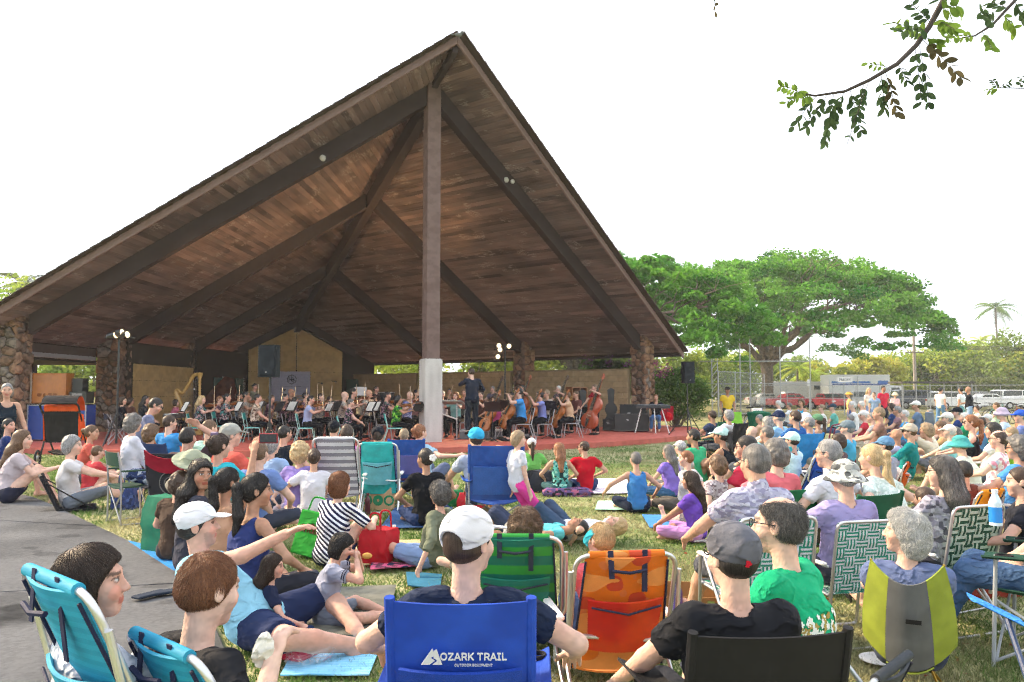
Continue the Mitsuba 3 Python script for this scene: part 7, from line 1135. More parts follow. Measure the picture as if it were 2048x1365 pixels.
def mus(hx, hy, d, yaw, hyaw, hair, hc, skin, shirt, label, inst=None, chair='t', pose='mu', **k):
    sh = shirt; base = ZS; bc = k.pop('bc', (.22, .045, .015))
    if inst == 'violin': k.setdefault('hands', {'l': (-.16, .46, 1.06, -.5, -.3, -.9), 'r': (.22, .40, .92, .8, -.3, -.4)}); k.setdefault('roll', -8)
    if inst == 'rest': k.setdefault('hands', {'l': (-.08, .36, .66), 'r': (.14, .42, .62)})
    if inst == 'cello': k.setdefault('hands', {'l': (-.10, .34, 1.12, -.8, -.2, -.6), 'r': (.34, .42, .74, .8, -.3, -.2)}); k.setdefault('feet', {'r': (.30, .40, .08, .5, .6, 1), 'l': (-.30, .40, .08, -.5, .6, 1)})
    if inst == 'wind': k.setdefault('hands', {'l': (-.05, .30, 1.02, -.7, -.5, -.4), 'r': (.07, .36, .92, .7, -.5, -.4)})
    J = q(hx, hy, d, pose, yaw, hyaw, hair, hc, skin, sh, '1c1d22', label, base=base, leg=1.95, shoes=k.pop('shoes', (.02, .02, .022)), h=k.pop('h', .026), smax=1.16, **k); W = J['w']; MUS.append((J['o'], sl(label, 7)))
    if chair: stack_chair(CH(J, 0, -.02), ('turquoise chair of the ' if chair == 't' else 'black chair of the ') + sl(label), TQ if chair == 't' else BLKC, TQF if chair == 't' else STEEL, 'turquoise chairs of the violin players' if chair == 't' else 'black chairs of the orchestra')
    c = WOODV[NP[0] % 4]
    if inst == 'violin':
        a, b = W(J['nb'] + J['RT'] @ V(-.08, .09, .03)), W(J['wrl'] + V(0, .03, .03)); x_ = nrm(b - a); fiddle('violin', 'reddish brown violin held by the ' + sl(label), frame(a + x_ * .18, x_, V(0, 0, 1) + V(.2, -.3, 0)), .36, .045, c, 'violin', None); bo = W(J['wrr'] + V(-.02, .05, .0)); cx_ = a + x_ * .26 + V(0, 0, .06); bow(bo, bo + nrm(cx_ - bo + V(0, 0, .25)) * .72, 'bow', 'bows of the violins') if False else bow(bo, bo + nrm((cx_ - bo) * .6 + V(0, 0, .42)) * .74, 'thin bow of the ' + sl(label), 'bows of the violin players')
    if inst == 'rest':
        a = W(V(-.02, .34, .66)); fiddle('violin', 'violin resting on the lap of the ' + sl(label), frame(a, V(J['M'][0, 1] * .4, J['M'][1, 1] * .4, .8), V(J['M'][0, 1], J['M'][1, 1], .2)), .36, .045, c, 'violin')
    if inst == 'cello':
        bt_ = W(V(.0, .50, .36)); tp = W(J['hc'] + V(-.13, .02, -.02)); x_ = nrm(tp - bt_); fr_ = V(J['M'][0, 1] * .8, J['M'][1, 1] * .8 - .75, .25); fiddle('cello', 'orange brown cello played by the ' + sl(label), frame(bt_ + x_ * .34, x_, fr_), .76, .13, (.46, .15, .035), 'cello', end=.3); bo = W(J['wrr'] + V(0, .06, 0)); bow(bo, bo + nrm((bt_ + x_ * .32 + fr_ * .14) - bo) * .72, 'bow of the ' + sl(label), 'bows of the cello players')
    if inst == 'bass':
        bt_ = W(V(.04, .30, .30)); tp = W(J['hc'] + V(-.17, .08, .12)); x_ = nrm(tp - bt_); tp = tp + V(.22, 0, 0); x_ = nrm(tp - bt_); fr_ = V(J['M'][0, 1] * .8, J['M'][1, 1] * .8 - .7, .1); fiddle('double_bass', 'tall reddish double bass played by the ' + sl(label), frame(bt_ + x_ * .50, x_, fr_), 1.12, .2, bc, 'double bass', end=.2)
    if inst == 'wind': a, b = W(J['hc'] + V(0, .10, -.06)), W(J['wrr'] + V(-.05, .1, -.08)); kk = thing('clarinet', 'slim dark woodwind held by the ' + sl(label), 'woodwind'); put(kk, 'tube', tube([a, b, b + (b - a) * .25], [.008, .012, .02], 7), 'm_paint', 40, pal=(.03, .025, .025))
    if inst == 'brass': a = W(J['hc'] + V(0, .10, -.06)); f_ = V(J['M'][0, 1], J['M'][1, 1], -.12); kk = thing('trumpet', 'brass horn held by the ' + sl(label), 'trumpet'); put(kk, 'tube', cat([tube(bend([a, a + f_ * .34, a + f_ * .34 - V(0, 0, .1), a + f_ * .08 - V(0, 0, .1), a + f_ * .08 - V(0, 0, .04), a + f_ * .3 - V(0, 0, .04)], .04), .009, 6), tube([a + f_ * .3, a + f_ * .42, a + f_ * .48], [.01, .022, .06], 9)]), 'm_metal', 40, pal=(.6, .42, .14))
    return J
A1 = al('c8bcae', '5a4438', '8a7a68', 1.3); A2 = al('1e2430', 'b08a9a', '3a5a4a', 1.3); A3 = al('2f7a34', '14202a', '8ac84a', 1.1); A4 = al('5a4450', '8a7080', '3a3038', 1.6); A5 = al('2a2a30', 'c0a0a8', '4a9a98', 1.3); A6 = al('b8b0a4', '6a6a70', '9a8a7a', 1.8)
# front desk, from the left
mus(404, 800, 23.6, 78, 4, 'l', 'y', 'p', A5, 'long haired blonde violinist in dark flowered blouse', 'violin', female=True); mus(455, 796, 24.2, 84, 6, 'n', 'k', 'o', A5, 'violinist with a dark bun and turquoise print dress', 'violin', female=True)
mus(516, 797, 23.4, 84, 0, 's', 'k', 'o', A1, 'violinist in cream and brown leaf print shirt', 'rest'); mus(622, 800, 23.3, 82, 4, 's', 'k', 'o', H_('9aa4c8'), 'violinist with short black hair and lavender shirt', 'violin', pitch=-8); mus(702, 806, 23.2, 80, 4, 's', 's', 'p', A2, 'grey haired violinist in black flowered shirt', 'rest', pitch=-8); mus(797, 800, 23.3, 78, 4, 'm', 'k', 't', A3, 'violinist with thick black hair and bright green print shirt', 'violin', female=True)
# rows behind
for x, y, d, yaw, hr, hc_, sk, sh, ins, lab, kw in (
    (440, 800, 25.2, 96, 's', 'r', 'o', A4, 'violin', 'violinist with bare brow seated behind the blonde player', {}), (479, 794, 26.5, 100, 's', 'k', 't', H_('5a6a7a'), 'rest', 'bearded man in grey shirt between the two violin desks', {'beard': HAIRC['k']}), (493, 792, 24.9, 86, 's', 'k', 't', A6, 'violin', 'violinist in glasses and beige leaf print shirt', {'glasses': 'clear'}), (510, 774, 30.5, 120, 'n', 'k', 'o', H_('6a6a5a'), None, 'woman standing at the back with dark hair pinned up', {'pose': 'st', 'chair': None, 'female': True}),
    (543, 798, 25.2, 92, 's', 'd', 'o', A4, 'violin', 'violinist in plum shirt behind the speaker pole', {}), (570, 796, 26.4, 96, 's', 'k', 'o', A4, 'violin', 'young violinist with black hair in front of the banner', {}), (583, 786, 27.6, 110, '0', 'k', 't', H_('5a4a44'), 'brass', 'bald player below the banner emblem', {}), (591, 803, 24.6, 88, 'b', 'k', 'o', A4, 'violin', 'woman with black bob and mauve print blouse', {'female': True}), (612, 794, 25.0, 88, 's', 'k', 'o', A4, 'violin', 'violinist in purple print shirt beside the lavender shirt', {}), (642, 795, 25.6, 98, 's', 'd', 'p', A6, 'violin', 'violinist facing the lavender shirted player', {'female': True}),
    (660, 800, 28.4, 120, 'm', 'd', 'l', H_('8a3a3a'), 'wind', 'woodwind player in dark red', {'female': True}), (690, 792, 25.0, 86, '0', 'w', 'p', A6, 'violin', 'bald white haired violinist in pale print shirt', {}), (708, 786, 26.2, 98, 's', 'k', 'o', H_('5a3a30'), 'violin', 'dark haired player behind the grey haired violinist', {}), (738, 788, 26.4, 110, '0', 'd', 'l', A6, 'wind', 'bald flute player in olive print shirt', {}), (753, 776, 30.0, 120, 's', 'd', 'o', H_('3a2c2a'), None, 'percussionist beside the black drum at the back wall', {'pose': 'st', 'chair': None, 'size': .95}),
    (775, 792, 25.0, 84, 's', 'k', 'o', A2, 'violin', 'young violinist with black hair and pink flowered shirt', {}), (820, 792, 25.4, 120, '0', 'd', 'p', al('4a58a0', 'c8cce0', '8a94c8', 1.5), 'violin', 'bald violinist in blue and white print shirt', {'pitch': -8}), (834, 788, 26.8, 130, 's', 'k', 'l', H_('7a5a58'), 'wind', 'dark bearded player next to the concrete post', {'beard': HAIRC['k']}),
    (885, 790, 28., 170, 's', 'g', 'p', H_('b0a4a8'), 'wind', 'grey haired player behind the conductor desk', {}), (899, 782, 30.0, 180, 's', 'k', 't', H_('4a3a34'), 'wind', 'dark haired player at the back right of the concrete post', {}), (911, 793, 26.5, 195, 'm', 'r', 'p', H_('7aa8a4'), 'violin', 'viola player with strawberry hair and aqua shirt', {'female': True}), (928, 786, 29.5, 190, 's', 'b', 'l', H_('8a5a50'), 'brass', 'horn player left of the conductor', {}),
    (962, 790, 27.2, 215, 's', 'd', 'p', H_('5a3a34'), 'violin', 'viola player just right of the conductor', {}), (1022, 792, 28.6, 225, 's', 'k', 'l', H_('6a5a5a'), 'wind', 'player in front of the right light stand', {}), (1093, 788, 27.4, 235, 's', 'n', 'l', A6, 'wind', 'player in glasses between two cellists', {'glasses': 'clear'}), (1152, 790, 29., 240, 's', 'b', 'l', H_('6a4440'), 'brass', 'player at the rear behind the cello of the woman in yellow', {})):
    mus(x, y, d, yaw, 0, hr, hc_, sk, sh, lab, ins, **{'chair': 'b', **kw})
# cellos and basses
mus(990, 800, 24.6, 235, 6, 'm', 'd', 'l', H_('d05a9a'), 'cellist with brown hair and bright pink shirt', 'cello', 'b', female=True); mus(1037, 785, 24.4, 262, 10, 's', 'k', 'p', H_('3f8cd0'), 'cellist in bright blue polo shirt', 'cello', 'b'); mus(1079, 791, 25.4, 258, 8, 's', 'k', 'o', H_('7a84c0'), 'cellist in periwinkle shirt', 'cello', 'b'); mus(1134, 792, 26.0, 262, 8, 's', 'b', 'p', H_('c8a888'), 'cellist with brown hair and sand coloured blouse', 'cello', 'b', female=True)
BH = {'l': (-.26, .28, 1.5, -.9, -.3, -.3), 'r': (.34, .34, .95, .9, -.3, -.2)}
mus(985, 768, 31.5, 215, 0, 's', 'g', 'p', H_('6a6470'), 'grey haired bass player beyond the conductor', 'bass', None, 'st', hands=BH, size=.96, bc=(.10, .05, .03)); mus(1044, 767, 29.6, 235, 0, 's', 'k', 'o', A6, 'dark haired bass player behind the blue cellist', 'bass', None, 'st', hands=BH, size=.98, bc=(.28, .07, .02)); mus(1117, 770, 29.4, 235, 0, 's', 'w', 'p', A2, 'white haired bass player in black and white print', 'bass', None, 'st', hands=BH, size=.96, bc=(.10, .06, .035)); mus(1189, 770, 27.6, 240, 4, 's', 'b', 'p', al('a01c30', '7a1424', 'c04a5a', 1.2), 'bass player in red patterned shirt at the right end of the orchestra', 'bass', None, 'st', hands=BH, size=.98, bc=(.42, .08, .03))
# conductor, podium and desk
pd_ = thing('podium', 'grey two step conductor podium', 'podium'); PC = at(975, 868, 25.3); M = MT((PC[0], 25.5, ZS), 0); put(pd_, 'platform', X(M, box(1.5, 1.1, .27, (-.1, .2, .135), .01)), 'm_matte', False, pal=H_('6a6e72')); put(pd_, 'step', X(M, box(.7, .6, .14, (.95, .1, .07), .01)), 'm_matte', False, pal=H_('74787c')); put(pd_, 'trim', X(M, cat([box(1.51, .02, .03, (-.1, -.352, .25)), box(.71, .02, .02, (.95, -.202, .125))])), 'm_paint', False, pal=(.45, .46, .47))
J = q(942, 746, 25.5, 'st', -20, -14, 's', 'd', 'p', '272c3a', '262b34', 'conductor in dark suit with one hand at his mouth', base=ZS + .27, sleeve=1.9, leg=1.95, shoes=(.015, .015, .015), hands={'l': (-.05, .22, 1.46, -.8, -.4, -.6), 'r': (.14, .28, 1.22, .9, -.5, -.4)}, fat=1.05, h=.022, lean=(0, 6), pitch=-12, size=1.06)
dk = thing('conductor_desk', 'tall steel desk with an open score before the conductor', 'music stand'); M = MT(((900 - 1024) / F * 25.0, 25.0, ZS), 10); put(dk, 'desk', X(M @ MT((0, 0, 1.12)) @ trimesh.transformations.euler_matrix(-.2, 0, 0), box(.85, .5, .03, b=.006)), 'm_paint', False, pal=H_('8a9490'))
for s_ in (1, -1): put(dk, 'post', X(M, cat([tube([(.22 * s_, 0, .02), (.22 * s_, 0, 1.1)], .018, 7), tube([(.22 * s_, -.28, .02), (.22 * s_, .28, .02)], .018, 7)])), 'm_metal', 40, pal=(.6, .6, .62))
put(dk, 'rail', X(M, tube([(-.4, -.2, .85), (.28, -.2, .62)], .02, 7)), 'm_paint', 40, pal=WHITEP); sc = thing('score', 'open score lying on the conductor desk', 'sheet music'); put(sc, 'pages', X(M @ MT((-.06, 0, 1.15)) @ trimesh.transformations.euler_matrix(-.2, 0, 0), cat([tf(box(.26, .34, .008), MT((-.14, 0, .012), 0, 1, 0, 4)), tf(box(.26, .34, .008), MT((.14, 0, .012), 0, 1, 0, -4))])), 'm_matte', False, pal=(.62, .61, .58))
# stands
for i, (x, d, yw) in enumerate(((372, 23.4, 52), (478, 23.9, 50), (560, 23.9, 48), (585, 24.4, 40), (660, 23.7, 52), (672, 24.4, 46), (742, 23.6, 50), (752, 24.2, 44), (838, 23.8, 50), (842, 25.2, 60), (520, 24.6, 50), (985, 23.9, 200), (1012, 27.6, 210), (1100, 25.4, 215), (1126, 27.2, 225), (630, 27.4, 100), (690, 28, 110), (905, 27.6, 180))): stand(x, d, yw, 'black music stand with a tilted desk among the players', paper=i % 3 != 2)
wb = thing('sheet_music', 'large white score standing up behind the grey haired violinist', 'sheet music'); put(wb, 'pages', tf(box(.42, .01, .30), MT(at(721, 783, 28.5), 0)), 'm_matte', False, pal=(.55, .56, .55))
# harp, keyboards, drums, cases
hp = thing('harp', 'gilded concert harp at the left of the orchestra', 'harp'); hp0 = V((385 - 1024) / F * 27.5, 27.5, ZS); M = MT(hp0, 0, 1.16); GILT = ('mottle', (.52, .33, .10), (.38, .22, .06), (0, 0, 0), 1.)
put(hp, 'column', X(M, tube([(.24, 0, .1), (.23, 0, 1.0), (.22, 0, 1.62), (.22, 0, 1.72), (.22, 0, 1.80)], [.045, .036, .04, .075, .08], 10)), 'm_varnish', 40, pal=GILT); put(hp, 'neck', X(M, tube(bend([(.22, 0, 1.76), (.05, 0, 1.74), (-.12, 0, 1.42), (-.28, 0, 1.18), (-.42, 0, 1.32), (-.47, 0, 1.22)], .12, 6), .05, 8)), 'm_varnish', 40, pal=GILT); put(hp, 'sound_box', X(M, tube([(-.47, 0, 1.26), (-.28, 0, .75), (.02, 0, .16)], [.06, .10, .16], 10)), 'm_varnish', 40, pal=GILT); put(hp, 'foot', X(M, box(.46, .34, .12, (.14, 0, .07), .02)), 'm_varnish', False, pal=GILT); put(hp, 'strings', X(M, cat([tube([(-.40 + .056 * i, 0, 1.16 - .095 * i), (-.36 + .05 * i, 0, 1.24 + .045 * i)], .0022, 4) for i in range(11)])), 'm_matte', False, pal=(.4, .36, .3))
mus(352, 806, 27.2, 60, 0, 'b', 'd', 'p', H_('c06a80'), 'harp player in pink reaching to the strings', None, 'b', female=True, hands={'l': (-.05, .5, 1.1), 'r': (.15, .48, .9)})
mus(292, 800, 24.0, 70, 20, 'l', 'k', 'o', H_('2a2c34'), 'woman with long black hair at the left edge of the orchestra', None, 'b', female=True); mus(246, 802, 23.2, 50, 40, 'b', 'd', 'p', H_('22242a'), 'woman with dark bob and black blouse on a folding chair', None, 'b', female=True); mus(262, 803, 25.4, 30, 30, 'm', 'd', 't', H_('5a4038'), 'person with auburn hair beside the woman in the black blouse', None, 'b', female=True)
kb = thing('keyboard', 'black stage keyboard on a stand at the left of the orchestra', 'keyboard'); M = MT(((352 - 1024) / F * 22.6, 22.6, ZS), 80); put(kb, 'case', X(M, box(1.3, .32, .12, (0, 0, .78), .01)), 'm_paint', False, pal=DARK); put(kb, 'keys', X(M, box(1.1, .13, .01, (0, -.08, .845))), 'm_paint', False, pal=(.6, .6, .58)); put(kb, 'stand', X(M, cat([tube([(-.4, y_, .02), (.4, y_, .72)], .016, 6) for y_ in (-.13, .13)] + [tube([(.4, y_, .02), (-.4, y_, .72)], .016, 6) for y_ in (-.1, .1)])), 'm_paint', 40, pal=DARK)
pn = thing('harp_case', 'upright red brown harp case leaning by the left pillar', 'case'); M = MT(B(15.4, -4.3, ZS), -20); put(pn, 'shell', X(M @ np.diag([1.15, 1.15, 1.12, 1]), extr(Polygon([(-.55, 0), (.5, 0), (.55, 1.2), (.4, 1.75), (.15, 1.85), (-.5, 1.1)]).buffer(.05), .5) .apply_transform(trimesh.transformations.euler_matrix(math.pi / 2, 0, 0))), 'm_matte', False, pal=('mottle', (.075, .018, .010), (.05, .012, .008), (0, 0, 0), 1.)); put(pn, 'latch', X(M, box(.05, .03, .06, (-.1, -.52, .95))), 'm_metal', False, pal=(.7, .7, .66))
kd = thing('keyboard', 'flat electric mallet keyboard on white splayed legs at the right of the stage', 'keyboard'); M = MT(((1305 - 1024) / F * 29.0, 29.0, ZS), 12); put(kd, 'case', X(M, box(1.2, .5, .12, (0, 0, .92), .012)), 'm_paint', False, pal=H_('33363a')); put(kd, 'bars', X(M, box(1.05, .36, .02, (0, 0, .985))), 'm_matte', False, pal=H_('7a7f84'))
for a_, b_ in (((-.4, -.1), (-.62, -.2)), ((.05, -.15), (.1, -.32)), ((.3, -.1), (.56, -.2))): put(kd, 'leg', X(M, tube([(a_[0], a_[1], .88), (b_[0], b_[1], 0)], .02, 7)), 'm_paint', 40, pal=WHITEP)
q(1312, 796, 29.9, 'ch', 195, 0, 's', 'r', 'l', '24252b', '4a6c98', 'keyboard player in black shirt and jeans at the right', base=ZS, leg=1.95, hands={'l': (-.2, .42, .86), 'r': (.2, .42, .86)}); qc = thing('folding_chair', 'red camp chair of the keyboard player', 'camp chair'); Mr = MT(at(1330, 840, 30.1) * V(1, 1, 0) + V(0, 0, ZS), 195); put(qc, 'backrest', X(Mr, sheet(bil(V(-.28, -.34, .4), V(.28, -.34, .4), V(-.28, -.42, .92), V(.28, -.42, .92), 8, 6, (0, -.04, 0)), .01)), 'm_canvas', 40, pal=pl(H_('a81c30'))); put(qc, 'seat', X(Mr, sheet(bil(V(-.28, -.34, .42), V(.28, -.34, .42), V(-.28, .2, .42), V(.28, .2, .42), 6, 6, (0, 0, -.04)), .01)), 'm_canvas', 40, pal=pl(H_('a81c30'))); put(qc, 'leg', X(Mr, cat([tube([V(s_ * .27, -.3, .42), V(s_ * .3, -.35, 0)], .012, 6) for s_ in (1, -1)] + [tube([V(s_ * .27, .2, .42), V(s_ * .3, .25, 0)], .012, 6) for s_ in (1, -1)])), 'm_paint', 40, pal=DARK)
rb = thing('bag', 'round red drawstring bag hanging from the red camp chair', 'bag'); m = trimesh.creation.icosphere(3, .15); m.apply_scale((.9, .7, 1.15)); m.apply_translation(at(1337, 834, 29.6)); put(rb, 'body', m, 'm_cloth', True, pal=pl(H_('c8202c'))); put(rb, 'cord', tube([at(1337, 826, 29.6), at(1333, 815, 29.8)], .01, 5), 'm_cloth', 40, pal=DARK)
for i, (x, d, w_, dd_, h_, lab) in enumerate(((1262, 30.0, 1.25, .6, .62, 'black wheeled instrument trunk in front of the block wall'), (1225, 30.6, .7, .5, .42, 'black hard case beside the bass'), (1268, 30.4, 1.0, .5, .95, 'tall black flight case behind the trunk'))):
    k = thing('equipment_case', lab, 'case'); M = MT(((x - 1024) / F * d, d, ZS), 8 + i * 6); put(k, 'shell', X(M, box(w_, dd_, h_, (0, 0, h_ / 2 + .03), .03)), 'm_paint', False, pal=(.022, .026, .028)); put(k, 'edge', X(M, cat([box(w_ + .015, .03, .03, (0, -dd_ / 2, h_ + .02)), box(w_ + .015, .03, .03, (0, -dd_ / 2, .05))])), 'm_paint', False, pal=(.05, .055, .058)); put(k, 'latch', X(M, box(.09, .02, .05, (-.15, -dd_ / 2 - .012, h_ * .7))), 'm_metal', False, pal=STEEL)
def inst_case(label, x, d, H, yaw):
    k = thing('instrument_case', label, 'case'); P = fiddle_shape(H * .62); pg_ = Polygon(P).buffer(.02); nk = Polygon([(H * .28, -.06), (H * .28, .06), (H * .60, .10), (H * .64, .0), (H * .60, -.10)]).buffer(.03); m = extr(pg_.union(nk), .26); m.apply_transform(trimesh.transformations.euler_matrix(0, -math.pi / 2, 0)); m.apply_transform(trimesh.transformations.euler_matrix(0, 0, math.pi / 2)); m.apply_translation((0, 0, H * .34 + .04)); put(k, 'shell', tf(m, MT(((x - 1024) / F * d, d, ZS), yaw)), 'm_paint', 50, pal=(.02, .024, .026))
inst_case('black cello case standing against the block wall', 1222, 31.0, 1.55, 10); inst_case('black case behind the sand bloused cellist', 1163, 31.4, 1.5, -8)
bxw = thing('plywood_box', 'open wooden cabinet against the block wall behind the basses', 'cabinet'); M = MT(((1153 - 1024) / F * 33.6, 33.6, ZS), -28); put(bxw, 'panel', X(M, cat([box(.7, .5, .04, (0, 0, 1.62)), box(.04, .5, 1.6, (-.35, 0, .82)), box(.04, .5, 1.6, (.35, 0, .82)), box(.04, .5, 1.6, (0.02, 0, .82)), box(.7, .03, 1.6, (0, .24, .82))])), 'm_varnish', False, pal=H_('8a5a34'))
for i, (x, d, r_, h_, z_, lab) in enumerate(((771, 30.5, .34, .52, .9, 'black concert drum on a stand by the back wall'), (800, 31.5, .30, .5, .6, 'dark kettle drum behind the violins'))):
    k = thing('drum', lab, 'drum'); p = V((x - 1024) / F * d, d, ZS); m = lathe([(0, z_), (r_ * .8, z_ + .02), (r_, z_ + h_ * .5), (r_, z_ + h_), (0, z_ + h_)], 20); m.apply_translation(p); put(k, 'shell', m, 'm_paint', 40, pal=(.02, .026, .03)); put(k, 'hoop', tube([p + V(r_ * math.cos(t), r_ * math.sin(t), z_ + h_) for t in np.linspace(0, 6.28, 25)[:-1]], .018, 6, True), 'm_metal', 40, pal=(.6, .6, .6)); put(k, 'stand', cat([tube([p + V(.2 * math.cos(a), .2 * math.sin(a), z_ + .1), p + V(.36 * math.cos(a), .36 * math.sin(a), 0)], .014, 6) for a in (.4, 2.5, 4.6)]), 'm_metal', 40, pal=STEEL)
pr = thing('percussion_rack', 'long frame of percussion bars and cymbals under the banner', 'percussion'); M = MT(((600 - 1024) / F * 31.2, 31.2, ZS), -12); put(pr, 'rail', X(M, cat([tube([(-2.4, 0, .95), (2.6, 0, .95)], .03, 6), tube([(-2.4, .4, 1.0), (2.6, .4, 1.0)], .03, 6)] + [tube([(x_, y_, 0), (x_, y_, .95)], .02, 6) for x_ in (-2.3, -.6, 1.0, 2.5) for y_ in (0, .4)])), 'm_paint', 40, pal=DARK); put(pr, 'bars', X(M, cat([box(.07, .5, .025, (-2.2 + .1 * i, .2, 1.04)) for i in range(46)])), 'm_varnish', False, pal=(.1, .05, .035)); put(pr, 'resonators', X(M, cat([tube([(-2.2 + .1 * i, .1, 1.0), (-2.2 + .1 * i, .1, .55)], .03, 6) for i in range(46)])), 'm_metal', 40, pal=(.3, .28, .22))
for i, (x, y, d) in enumerate(((644, 767, 30.5), (672, 764, 31.0), (570, 780, 29.0))): k = thing('lamp', 'small clip lamp over the back desks, ' + ('right of the banner', 'at the right end of the back wall', 'in front of the banner')[i], 'lamp', 'small lamps at the back of the orchestra'); p = at(x, y, d); put(k, 'arm', tube([p + V(-.16, 0, .03), p, p + V(0, 0, -.08)], .012, 6), 'm_paint', 40, pal=DARK); put(k, 'shade', tf(lathe([(.01, .04), (.05, -.02), (.04, -.02), (.008, .03)], 10), MT(p)), 'm_paint', 40, pal=DARK)
# loudspeakers and light stands
def speaker(x, yt, yb, d, yaw, label, stand_label, base, foot, w=.39, dp=.36):
    p = V((x - 1024) / F * d, d, 0); zt, zb = at(x, yt, d)[2], at(x, yb, d)[2]; k = thing('loudspeaker', label, 'loudspeaker'); M = MT(p, yaw); h_ = zt - zb; P = Polygon([(-w / 2, -dp / 2), (w / 2, -dp / 2), (w / 2, dp * .1), (w * .3, dp / 2), (-w * .3, dp / 2), (-w / 2, dp * .1)]).buffer(-.02).buffer(.02); m = extr(P, h_); m.apply_translation((0, 0, zb)); put(k, 'cabinet', X(M, m), 'm_matte', 40, pal=(.014, .017, .021)); put(k, 'grille', X(M, box(w - .05, .02, h_ - .09, (0, -dp / 2 - .006, (zt + zb) / 2), .006)), 'm_matte', False, pal=('mesh', (.010, .014, .019), (.02, .026, .034), (0, 0, 0), 1.)); put(k, 'badge', X(M, box(.03, .01, .03, (0, -dp / 2 - .02, zb + .1))), 'm_metal', False, pal=(.3, .3, .3)); put(k, 'handle', X(M, box(.02, .14, .18, (-w / 2 - .008, .0, zb + h_ * .55), .006)), 'm_matte', False, pal=DARK)
    s = thing('speaker_stand', stand_label, 'stand'); put(s, 'pole', X(M, tube([(0, 0, base + .1), (0, 0, zb)], .022, 8)), 'm_paint', 40, pal=DARK)
    for a in (.3, 2.4, 4.5): put(s, 'leg', X(M, tube([(0, 0, base + foot), (foot * .75 * math.cos(a), foot * .75 * math.sin(a), base + .02)], .016, 6)), 'm_paint', 40, pal=DARK)
    put(s, 'collar', X(M, cat([tube([(0, 0, base + foot - .05), (0, 0, base + foot + .05)], .04, 8)] + [tube([(0, 0, base + foot * .45), (foot * .4 * math.cos(a), foot * .4 * math.sin(a), base + foot * .48)], .01, 5) for a in (.3, 2.4, 4.5)])), 'm_paint', 40, pal=DARK)
speaker(541, 691, 755, 16.9, 10, 'black loudspeaker on a pole in front of the violins', 'black pole stand of the left loudspeaker', 0, .9); speaker(1374, 724, 767, 27.4, -16, 'black loudspeaker on a tripod beside the bougainvillea', 'black tripod of the right loudspeaker', 0, 1.0)
scene['m_glow'] = {'type': 'diffuse', 'reflectance': {'type': 'rgb', 'value': [.5, .5, .5]}}
def lights(x, ys, d, base, label, aim, heads, power):
    k = thing('light_stand', label, 'light stand'); p = V((x - 1024) / F * d, d, 0); zt = max(at(x, y_, d)[2] for _, y_ in heads) + .05
    put(k, 'mast', tube([p + V(0, 0, base + .05), p + V(0, 0, zt)], .03, 8), 'm_paint', 40, pal=DARK)
    for a in (.4, 2.5, 4.6): put(k, 'leg', tube([p + V(0, 0, base + .9), p + V(.6 * math.cos(a), .6 * math.sin(a), base + .02)], .02, 6), 'm_paint', 40, pal=DARK)
    zz = sorted({round(at(x_, y_, d)[2], 2) for x_, y_ in heads}); put(k, 'crossbar', cat([tube([p + V(-.42, .05, z_ - .14), p + V(.42, .05, z_ - .14)], .022, 6) for z_ in (zz[-1],)]), 'm_paint', 40, pal=DARK)
    for x_, y_ in heads:
        c = at(x_, y_, d) + V(0, -.1, 0); dr_ = nrm(V(*aim)); M = frame(c, nrm(np.cross(dr_, V(0, 0, 1))), dr_); put(k, 'lamp_housing', tf(lathe([(0, -.26), (.09, -.24), (.11, -.02), (.12, .02), (.112, .02), (.1, -.03), (0, -.05)], 14), M), 'm_paint', 40, pal=DARK); kk = numbered(k + '__lens'); m = trimesh.creation.cylinder(.085, .012, sections=16); m.apply_translation((0, 0, .0)); scene[kk] = mikit.ply(tf(m, M), 'm_glow', emitter={'type': 'area', 'radiance': {'type': 'rgb', 'value': [power, power * .72, power * .36]}})
def spot(p, q, c): k = numbered('stage_spot'); scene[k] = {'type': 'spot', 'to_world': T().look_at(list(map(float, p)), list(map(float, q)), [0, 0, 1]), 'intensity': {'type': 'rgb', 'value': c}, 'cutoff_angle': 38, 'beam_width': 12}
spot(at(250, 662, 22.2), at(470, 590, 25.5), [15, 9, 4]); spot(at(244, 662, 22.2), at(540, 720, 40), [26, 17, 8]); spot(at(1002, 690, 30.3), at(930, 620, 30), [12, 7, 3]); spot(at(1016, 692, 30.2), at(800, 800, 25), [20, 14, 7])
lights(237, None, 22.3, ZS, 'tall black light stand with glowing lamps by the second left pillar', (.55, -.15, .1), ((235, 671), (248, 666), (258, 670)), .34); lights(1010, None, 30.5, ZS, 'tall black light stand with four glowing lamps behind the conductor', (-.25, -.75, -.05), ((998, 692), (1000, 700), (1018, 693), (996, 714)), .34)
